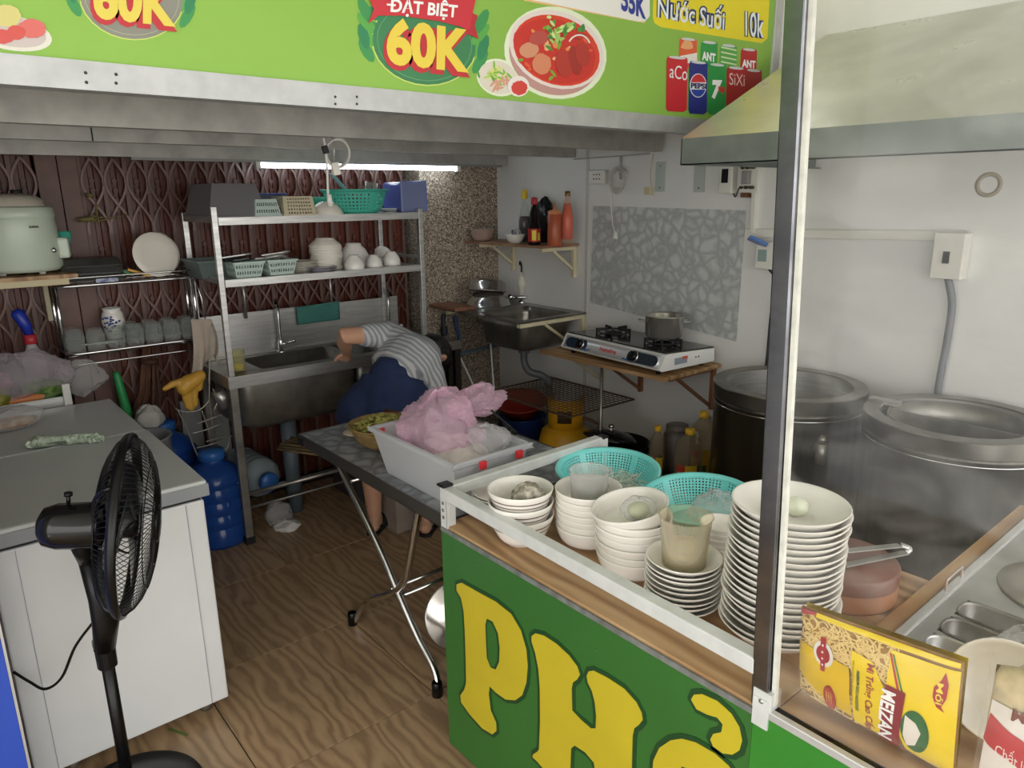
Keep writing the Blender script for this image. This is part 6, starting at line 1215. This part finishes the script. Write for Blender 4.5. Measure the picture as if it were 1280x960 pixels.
lb_.v = [Matrix.Rotation(R(-72)+(p.x-.5)*.26, 4, 'Z') @ V((.1505, 0, .195+.010*p.y)) for p in lb_.v]; part('lettering', lb_, ink('3a4038'), rc, local=True)
part('turquoise_cup', B().lathe([(.028, .12), (.034, .17), (.031, .17), (.025, .125)], (.175, .05, 0), 18), TEALG, rc, 'turquoise measuring cup hooked behind', local=True)
# ================================================================= WIRE DISH RACK
rk = thing('wire_dish_rack', 'chrome wire dish rack with two tiers hanging in front of the brown gate', 'rack', (.82, 3.8, 1.0))
x0, x1, y0, y1 = .512, 1.10, 3.72, 3.95
zu, zl = 1.325, 1.02
for z in (zu, zl):
    rp = ring(x0, x1, y0, y1, z, .05)
    part('tier_frame', B().tube(rp, .008, 8, closed=True).tube([p+V((0, 0, -.05 if z == zl else .035)) for p in rp], .004, 6, closed=True), CHROME, rk)
    b = B(); n_ = 15
    for k in range(1, n_): x = x0+(x1-x0)*k/n_; b.tube([(x, y0, z), (x, y1, z)], .0025, 5)
    part('tier_wires', b, CHROME, rk)
for x, y in ((x0, y0+.06), (x1, y0+.06), (x0, y1-.05), (x1, y1-.05)): part('upright', B().tube([(x, y, zl-.05), (x, y, zu+.05)], .009, 8), CHROME, rk)
part('wall_hook', B().tube([(x0+.05, 3.95, zu), (x0+.05, 4.0, zu+.02)], .006, 6).tube([(x1-.05, 3.95, zu), (x1-.05, 4.0, zu+.02)], .006, 6), CHROME, rk)
part('side_wire', B().tube(spline([(x1, y0+.06, zu+.02), (x1+.02, y0+.02, zu-.10), (x1+.03, y0+.03, zl+.05), (x1+.02, y0+.05, zl-.15)], 6), .003, 6), CHROME, rk)
def onr(px, y, z): q = aty(px, 340, y); return V((q.x, y, z))
for k, (lab, dz, sx_) in enumerate((('dark steel tray on top of the stack at the left of the dish rack', .068, 1), ('bright steel tray, middle of the stack at the left of the dish rack', .034, 1.03), ('steel tray at the bottom of the stack at the left of the dish rack', .002, 1.07))):
    L = [ring(-.115*sx_, .115*sx_, -.08, .08, 0, .03), ring(-.125*sx_, .125*sx_, -.09, .09, .03, .03), ring(-.13*sx_, .13*sx_, -.095, .095, .03, .03)]
    L = [[V((p.x, p.y, .032-p.z)) for p in q] for q in L]
    c = onr(112, 3.83, zu+.012+dz)
    solo('steel_tray', lab, 'tray', B().add([p for q in L for p in q], [(i*24+j, i*24+(j+1) % 24, (i+1)*24+(j+1) % 24, (i+1)*24+j) for i in range(2) for j in range(24)]+[tuple(range(24))], True), STEELD if k == 0 else STEEL, 'steel trays on the dish rack', loc=c, solid=.0015)
for k in range(3):
    c = onr(196+4*k, 3.80+.022*k, zu+.008)
    solo('dinner_plate', ('cream plate standing on edge in the rack, frontmost of three', 'cream plate standing on edge in the rack, middle of three', 'cream plate standing on edge in the rack, rearmost of three')[k], 'plate', B().lathe([(1e-4, 0), (.06, 0), (.105, .012), (.107, .014), (.105, .016), (.06, .004), (1e-4, .004)], n=40), CREAM, 'plates standing in the dish rack', loc=(c.x-.01*k, c.y, c.z+.103), rot=Euler((R(78), 0, R(10))))
solo('yellow_peeler', 'yellow plastic peeler lying in front of the standing plates', 'peeler', B().bar(onr(160, 3.76, zu+.055), onr(186, 3.75, zu+.02), .022, .012).bar(onr(186, 3.75, zu+.02), onr(180, 3.80, zu+.02), .01, .008), mat('mustard_plastic', 'cf9a2c', .4), bevel=.002)
solo('green_peeler', 'green plastic handle beside the yellow peeler in the dish rack', 'handle', B().bar(onr(148, 3.78, zu+.06), onr(166, 3.78, zu+.025), .018, .012), mat('green_plastic', '4f9a5a', .4), bevel=.002)
solo('blue_tag', 'small blue and white patterned strip lying in the front of the dish rack', 'strip', B().bar(onr(118, 3.74, zu+.014), onr(146, 3.74, zu+.014), .012, .02), mat('blue_white', '3a4a8a', .4, 0, var=(60, .5), col2='c9cfdc'))
c = onr(132, 3.93, zl+.10)
vs_ = thing('porcelain_jar', 'small white porcelain jar with blue flowers standing behind the glasses', 'jar', (c.x, 3.925, zl+.02))
part('body', B().lathe([(1e-4, 0), (.03, 0), (.045, .03), (.052, .08), (.046, .12), (.038, .135), (.043, .148), (.038, .148), (.032, .135), (1e-4, .13)], n=32), CERAM, vs_, local=True)
fb_ = B(); g = random.Random(3)
for k in range(26):
    a = R(-110)+g.gauss(0, .35); z = .085+g.gauss(0, .02); fb_.ball((.0535*math.cos(a), .0535*math.sin(a), z), .006, 8, (1, 1, .8))
part('blue_flowers', fb_, ink('3a4f94'), vs_, local=True, stuff=True)
gsrc = None
GLAB = ['leftmost', 'second from the left', 'third from the left', 'fourth from the left', 'fifth from the left', 'sixth from the left', 'rightmost']
for r_i, (y, nm) in enumerate(((3.765, 'front'), (3.845, 'back'))):
    for k in range(7):
        if r_i and k in (1, 2): continue
        x = .556+.083*k; lab = 'upturned clear glass mug in the %s row of the rack, %s' % (nm, GLAB[k])
        if gsrc is None:
            gsrc = thing('glass_mug', lab, 'glass', (x, y, zl+.004), group='glass mugs on the lower rack tier')
            part('glass_body', B().lathe([(.034, 0), (.036, .003), (.039, .03), (.039, .065), (.034, .088), (.026, .10), (1e-4, .103)]+[(1e-4, .092), (.024, .09), (.035, .06), (.035, .03), (.032, .002), (.034, 0)], n=20), GLASS, gsrc, local=True)
            part('ring', B().lathe([(.0382, .02), (.040, .023), (.0388, .026)], n=20).lathe([(.0390, .062), (.041, .066), (.0385, .07)], n=20), GLASS, gsrc, local=True)
        else: dup(gsrc, (x, y, zl+.004), 0, lab)
# ================================================================= BETWEEN GATE AND SINK
bm_ = B(); g = random.Random(12)
for k in range(26):
    a = g.uniform(-1, 1); bm_.tube([(.905+a*.03, 3.945+g.uniform(-.012, .012), .995), (.87+a*.045, 3.94+g.uniform(-.015, .015), .75), (.80+a*.10, 3.92+g.uniform(-.02, .02), .50)], .005, 5)
br = thing('reed_broom', 'brown reed broom leaning against the gate below the wire rack', 'broom', (.8, 3.92, .5)); part('reeds', bm_, mat('reed_brown', '6a4634', .75, 0, var=(30, .4)), br, stuff=True); part('binding', B().tube([(.893, 3.944, .91), (.889, 3.944, .885)], .042, 12), mat('reed_binding', '4a2f22', .7), br)
q = aty(146, 470, 3.9); r2 = aty(158, 512, 3.9)
solo('dustpan', 'bright green handle of a dustpan standing behind the freezer', 'handle', B().tube([r2+(r2-q)*3.0, r2, q, q+(q-r2)*.12], [.02, .022, .018, .012], 12), mat('bright_green_plastic', '2f9a56', .35))
cl = [aty(x, y, 3.66) for x, y in ((240, 401), (262, 398), (274, 445), (237, 455))]
b = B().grid(lambda u, v: aty(238+(26+8*v)*u+4*math.sin(v*3), 399+v*(62+18*math.sin(u*5+1)), 3.66)+V((0, .022*math.sin(u*13+v*2)*v-.02*v, 0)), 24, 14)
solo('beige_rag', 'pale beige rag hanging from the corner of the wire rack', 'rag', b, mat('beige_cloth', 'b8ab9c', .9, 0, var=(8, .15), bump=(60, .4)), solid=.008)
gy = 3.60
def gp(px, py, d=0): v = aty(px, py, gy); v.y += d; return v
gl = thing('rubber_glove', 'yellow rubber glove draped over the wires beside the sink', 'glove', gp(232, 500))
flesh('glove', [p3((gp(250, 470), .030), (gp(236, 478), .040), (gp(230, 485), .036)), p3((gp(232, 476), .02), (gp(216, 480), .017), (gp(206, 486), .013)), p3((gp(230, 484), .017), (gp(232, 500), .014), (gp(234, 509), .011)), p3((gp(236, 486), .018), (gp(238, 502), .015), (gp(240, 512), .012)), p3((gp(243, 482), .018), (gp(244, 496), .014), (gp(245, 506), .011)), p3((gp(250, 472), .02), (gp(250, 486), .012))], mat('yellow_rubber', 'c99a3a', .45, 0, var=(20, .2)), gl, .006, 3)
wy = 3.58
def wp(px, py): return aty(px, py, wy)
b = B()
for seg in (((219, 511), (232, 515), (250, 512), (262, 500)), ((222, 512), (235, 540), (248, 573)), ((262, 470), (262, 505), (268, 540)), ((245, 530), (262, 524), (278, 518)), ((240, 542), (258, 537), (276, 530)), ((252, 513), (258, 530), (262, 545)), ((266, 486), (272, 500), (268, 515), (278, 528)), ((258, 552), (272, 548), (290, 545)), ((246, 560), (262, 556), (276, 552)), ((288, 545), (284, 560), (276, 562)), ((265, 405), (263, 440), (261, 480))): b.tube(spline([wp(*s_) for s_ in seg], 5), .0035, 6)
solo('wire_stand', 'bent thin wire utensil stand beside the left leg of the double sink', 'wire stand', b, mat('thin_wire', 'a8a49c', .35, .8))
p = wp(277, 496); solo('steel_holder', 'steel cylinder holder hanging at the left side of the double sink', 'holder', B().tube([wp(272, 488), wp(283, 508)], .032, 18), STEEL)
solo('metal_sheet', 'grey metal sheet standing under the left end of the double sink', 'panel', B().bar((1.20, 3.95, 0.0), (1.20, 3.95, .66), .10, .012, up=(0, 1, 0)), GALV)
solo('stone_slab', 'pale board standing behind the blue water bottles', 'board', B().bar((1.06, 3.955, 0), (1.06, 3.955, .66), .10, .02, up=(0, 1, 0)), mat('pale_board', '8d8d8b', .6, 0, var=(8, .2)))
BLU = thin('blue_bottle', '4a78c8', .3, .1, '2a56a8'); BLUC = mat('blue_cap', '2d66b0', .35)
def water(name, label, c, rot=None, m=BLU):
    t = thing(name, label, 'water bottle', c, rot=rot)
    pr = [(1e-4, .012), (.10, .01), (.128, 0), (.135, .02)]
    for k in range(4): z = .045+.07*k; pr += [(.136, z), (.1365, z+.045), (.129, z+.055), (.129, z+.062)]
    pr += [(.136, .325), (.134, .35), (.115, .385), (.075, .415), (.055, .425), (.052, .45)]
    part('bottle_body', B().lathe(pr, n=48), m, t, local=True)
    part('inner_water', B().lathe([(1e-4, .02), (.125, .02), (.122, .33), (1e-4, .33)], n=36), mat('blue_water', '1f4a8c', .15) if m is BLU else mat('pale_water', 'b9c4c9', .15), t, local=True)
    part('cap', B().lathe([(.054, .44), (.064, .445), (.064, .475), (.058, .487), (1e-4, .49)], n=30), BLUC, t, local=True)
    part('handle_recess', B().tube(spline([(.128, -.04, .33), (.150, -.035, .30), (.150, -.035, .23), (.128, -.04, .20)], 5), .011, 8), m, t, local=True)
    return t
wb_ = atz(281, 672, 0); water('water_bottle', 'large blue water bottle on the floor beside the freezer, in front', (1.03, 3.575, 0), Euler((0, 0, R(-40))))
water('water_bottle', 'blue water bottle behind the front one beside the freezer', (.90, 3.90, .10), Euler((0, 0, R(20))))
solo('wood_block', 'dark block under the rear blue water bottle', 'block', B().box(.80, 1.0, 3.80, 3.96, 0, .10), mat('dark_block', '4a3d33', .7), bevel=.003)
water('water_bottle', 'clear water bottle lying on its side with a blue cap under the sink', (1.275, 3.94, .242), Euler((R(90), 0, R(4))), thin('clear_bottle', 'c9d2d6', .5, .15, 'aab4ba')).scale = (.8, .8, .8)
solo('grey_bin', 'grey round bin behind the right side of the freezer', 'bin', B().lathe([(1e-4, 0), (.11, 0), (.13, .60), (.137, .605), (.135, .612), (.12, .605), (.105, .01), (1e-4, .01)], (.735, 3.62, 0), 36), mat('bin_grey', '8b8d90', .4))
bag('white_rag_bag', 'white bag stuffed between the grey bin and rear blue bottle', (.82, 3.78, .70-.05), (.06, .05, .06), mat('white_film', 'b9b8b2', .5, 0, bump=(25, .6)), 81, amp=.35)
p = atz(352, 662, 0); bag('floor_bag', 'small clear bag with white scraps beside the sink leg on the floor', (p.x+.02, p.y+.07, .06), (.065, .05, .06), FOIL, 83, amp=.45, flat=-.058)
solo('white_tissue', 'crumpled white tissue under the clear bag by the sink leg', 'tissue', B().crumple((0, 0, 0), (.06, .06, .025), 84, amp=.4, flat=-.012), mat('tissue', 'd9d6d0', .8), loc=(p.x+.03, p.y+.0, .014))
# ================================================================= PEDESTAL FAN AND BLUE PANEL
px_, py_ = .25, 2.035
fn = thing('pedestal_fan', 'black pedestal fan with a wire guard in front of the white freezer', 'fan', (px_, py_, 0))
def fl(x, y, z): return V((px_+x, py_+y, z))
part('base', B().lathe([(1e-4, .0), (.195, 0), (.20, .006), (.195, .016), (.12, .028), (.04, .036), (1e-4, .036)], (px_, py_, 0), 56), mat('dark_grey_plastic', '2b2c2e', .35), fn)
part('pole', B().tube([fl(0, 0, .03), fl(0, 0, .50)], .0165, 16), BLACK, fn)
part('collar', B().lathe([(.019, .46), (.025, .465), (.026, .52), (.023, .53)], (px_, py_, 0), 12, sm=False), BLACK, fn); part('band', B().lathe([(.0275, .53), (.0285, .533), (.0285, .545), (.0275, .548)], (px_, py_, 0), 20), CHROME, fn, 'silver band')
part('control_housing', B().tube([fl(0, 0, .52), fl(.012, -.012, .60), fl(.010, -.010, .68), fl(-.006, .006, .80)], [(.030, .026), (.040, .030), (.034, .028), (.020, .022)], 16), BLACK, fn)
dd_ = ray(172, 655).normalized(); rp_ = dd_.cross(V((0, 0, 1))).normalized(); ax = (rp_*.96-dd_*.19+V((0, 0, -.20))).normalized(); hc_ = EYE+ray(169, 655)*1.88; hc_ = hc_+ax*-.01
mo = hc_-ax*.13
UPV = (V((0, 0, 1))-ax*ax.z).normalized(); SDV = ax.cross(UPV)
MF = Matrix((SDV, UPV, ax)).transposed().to_4x4()
def fp(r, a, z): return hc_+MF @ V((r*math.cos(a), r*math.sin(a), z))
part('neck', B().tube([fl(-.006, .006, .78), mo+V((.01, -.01, -.06)), mo+V((.01, -.01, 0))], [.020, .026, .02], 12), BLACK, fn)
part('motor_housing', B().lathe([(1e-4, -.21), (.025, -.208), (.048, -.195), (.058, -.165), (.060, -.085), (.062, -.06), (1e-4, -.055)], hc_, 32, MF), mat('gloss_black', '0c0c0e', .15), fn)
part('oscillation_knob', B().tube([hc_+ax*-.14+UPV*.058, hc_+ax*-.14+UPV*.085], .005, 8).tube([hc_+ax*-.14+UPV*.082, hc_+ax*-.14+UPV*.09], .010, 10), BLACK, fn)
part('hub', B().lathe([(1e-4, .02), (.03, .018), (.036, .0), (.036, -.03), (1e-4, -.03)], hc_, 24, MF), BLACK, fn)
for k in range(3):
    def blf(u, v, k=k):
        r = .03+.135*u; a = 2*PI*k/3+(v-.5)*(1.5-.2*u)+.3*u; return fp(r, a, -.005+.045*(v-.5)*(1-.3*u))
    part('blade', B().grid(blf, 10, 10), mat('smoky_blade', '1c1d22', .2), fn, solid=.002)
RG_ = .228
part('guard_ring', B().tube([fp(RG_, 2*PI*k/60, -.012) for k in range(60)], (.009, .014), 8, closed=True), BLACK, fn)
wf, wb2 = B(), B()
def gprof(t, s_): r = .045+(RG_-.045)*t; return r, (.062*(1-t**2.6)**.7 if s_ > 0 else -.055*(1-t**2.6)**.7-.018)-.0
for k in range(96):
    a = 2*PI*k/96
    wf.tube([fp(gprof(t, 1)[0], a+.35*(1-t)**1.0, gprof(t, 1)[1]) for t in (0, .2, .4, .6, .8, .92, 1)], .0011, 4)
    wb2.tube([fp(gprof(t, -1)[0], a-.1*(1-t), gprof(t, -1)[1]) for t in (0, .25, .5, .75, .92, 1)], .0011, 4)
for s_, w_ in ((1, wf), (-1, wb2)):
    for t in (.33, .66): r, z = gprof(t, s_); w_.tube([fp(r, 2*PI*k/48, z) for k in range(48)], .0014, 5, closed=True)
part('front_guard', wf, BLACK, fn, stuff=True); part('rear_guard', wb2, BLACK, fn, stuff=True)
part('badge', B().lathe([(1e-4, .070), (.044, .068), (.050, .062), (.048, .055)], hc_, 32, MF), BLACK, fn)
for k in range(4): part('guard_rib', B().tube([fp(gprof(t, -1)[0], R(45+90*k), gprof(t, -1)[1]-.001) for t in (0, .25, .5, .75, .92, 1)], (.003, .007), 6), BLACK, fn)
part('power_cord', B().tube(spline([fl(-.014, .012, .60), fl(-.06, .06, .52), fl(-.10, .10, .42), fl(-.14, .13, .385), fl(-.17, .17, .40), fl(-.20, .2, .43)], 6), .004, 6), BLACK, fn)
bp_ = thing('partition', 'tall blue panel with a thin silver edge at the lower left corner', 'panel', (-.2, 2.10, 0))
part('sheet', B().box(-.6, .035, 2.07, 2.12, 0, 1.1), mat('blue_paint', '2f50b8', .35), bp_, bevel=.002); part('edge_strip', B().box(.035, .041, 2.066, 2.124, 0, 1.1), ALU, bp_)
q = atz(222, 915, 0); solo('leaf_scrap', 'thin green leaf scrap on the tiles near the freezer corner', 'leaf', B().bar(atz(211, 911, .002), atz(234, 919, .002), .010, .002), mat('leaf_green_dry', '5f7038', .6))
b = B().tube(spline([aty(100, 275, 3.96), aty(122, 276, 3.94), aty(160, 268, 3.97)], 5), .003, 5).tube(spline([aty(120, 255, 3.96), aty(121, 268, 3.94), aty(124, 277, 3.95)], 5), .005, 5).tube([aty(98, 275, 3.95), aty(118, 273, 3.94)], .010, 6)
for k in range(5): b.tube([aty(121, 272, 3.94), aty(121+9*math.cos(k*1.2), 272+8*math.sin(k*1.2), 3.93)], .004, 4)
b.tube([aty(108, 243, 3.96), aty(114, 245, 3.94)], .010, 6)
solo('dried_herb', 'dried herb sprig tied to the gate stile with string', 'herb', b, mat('dry_herb', '7a7142', .8))
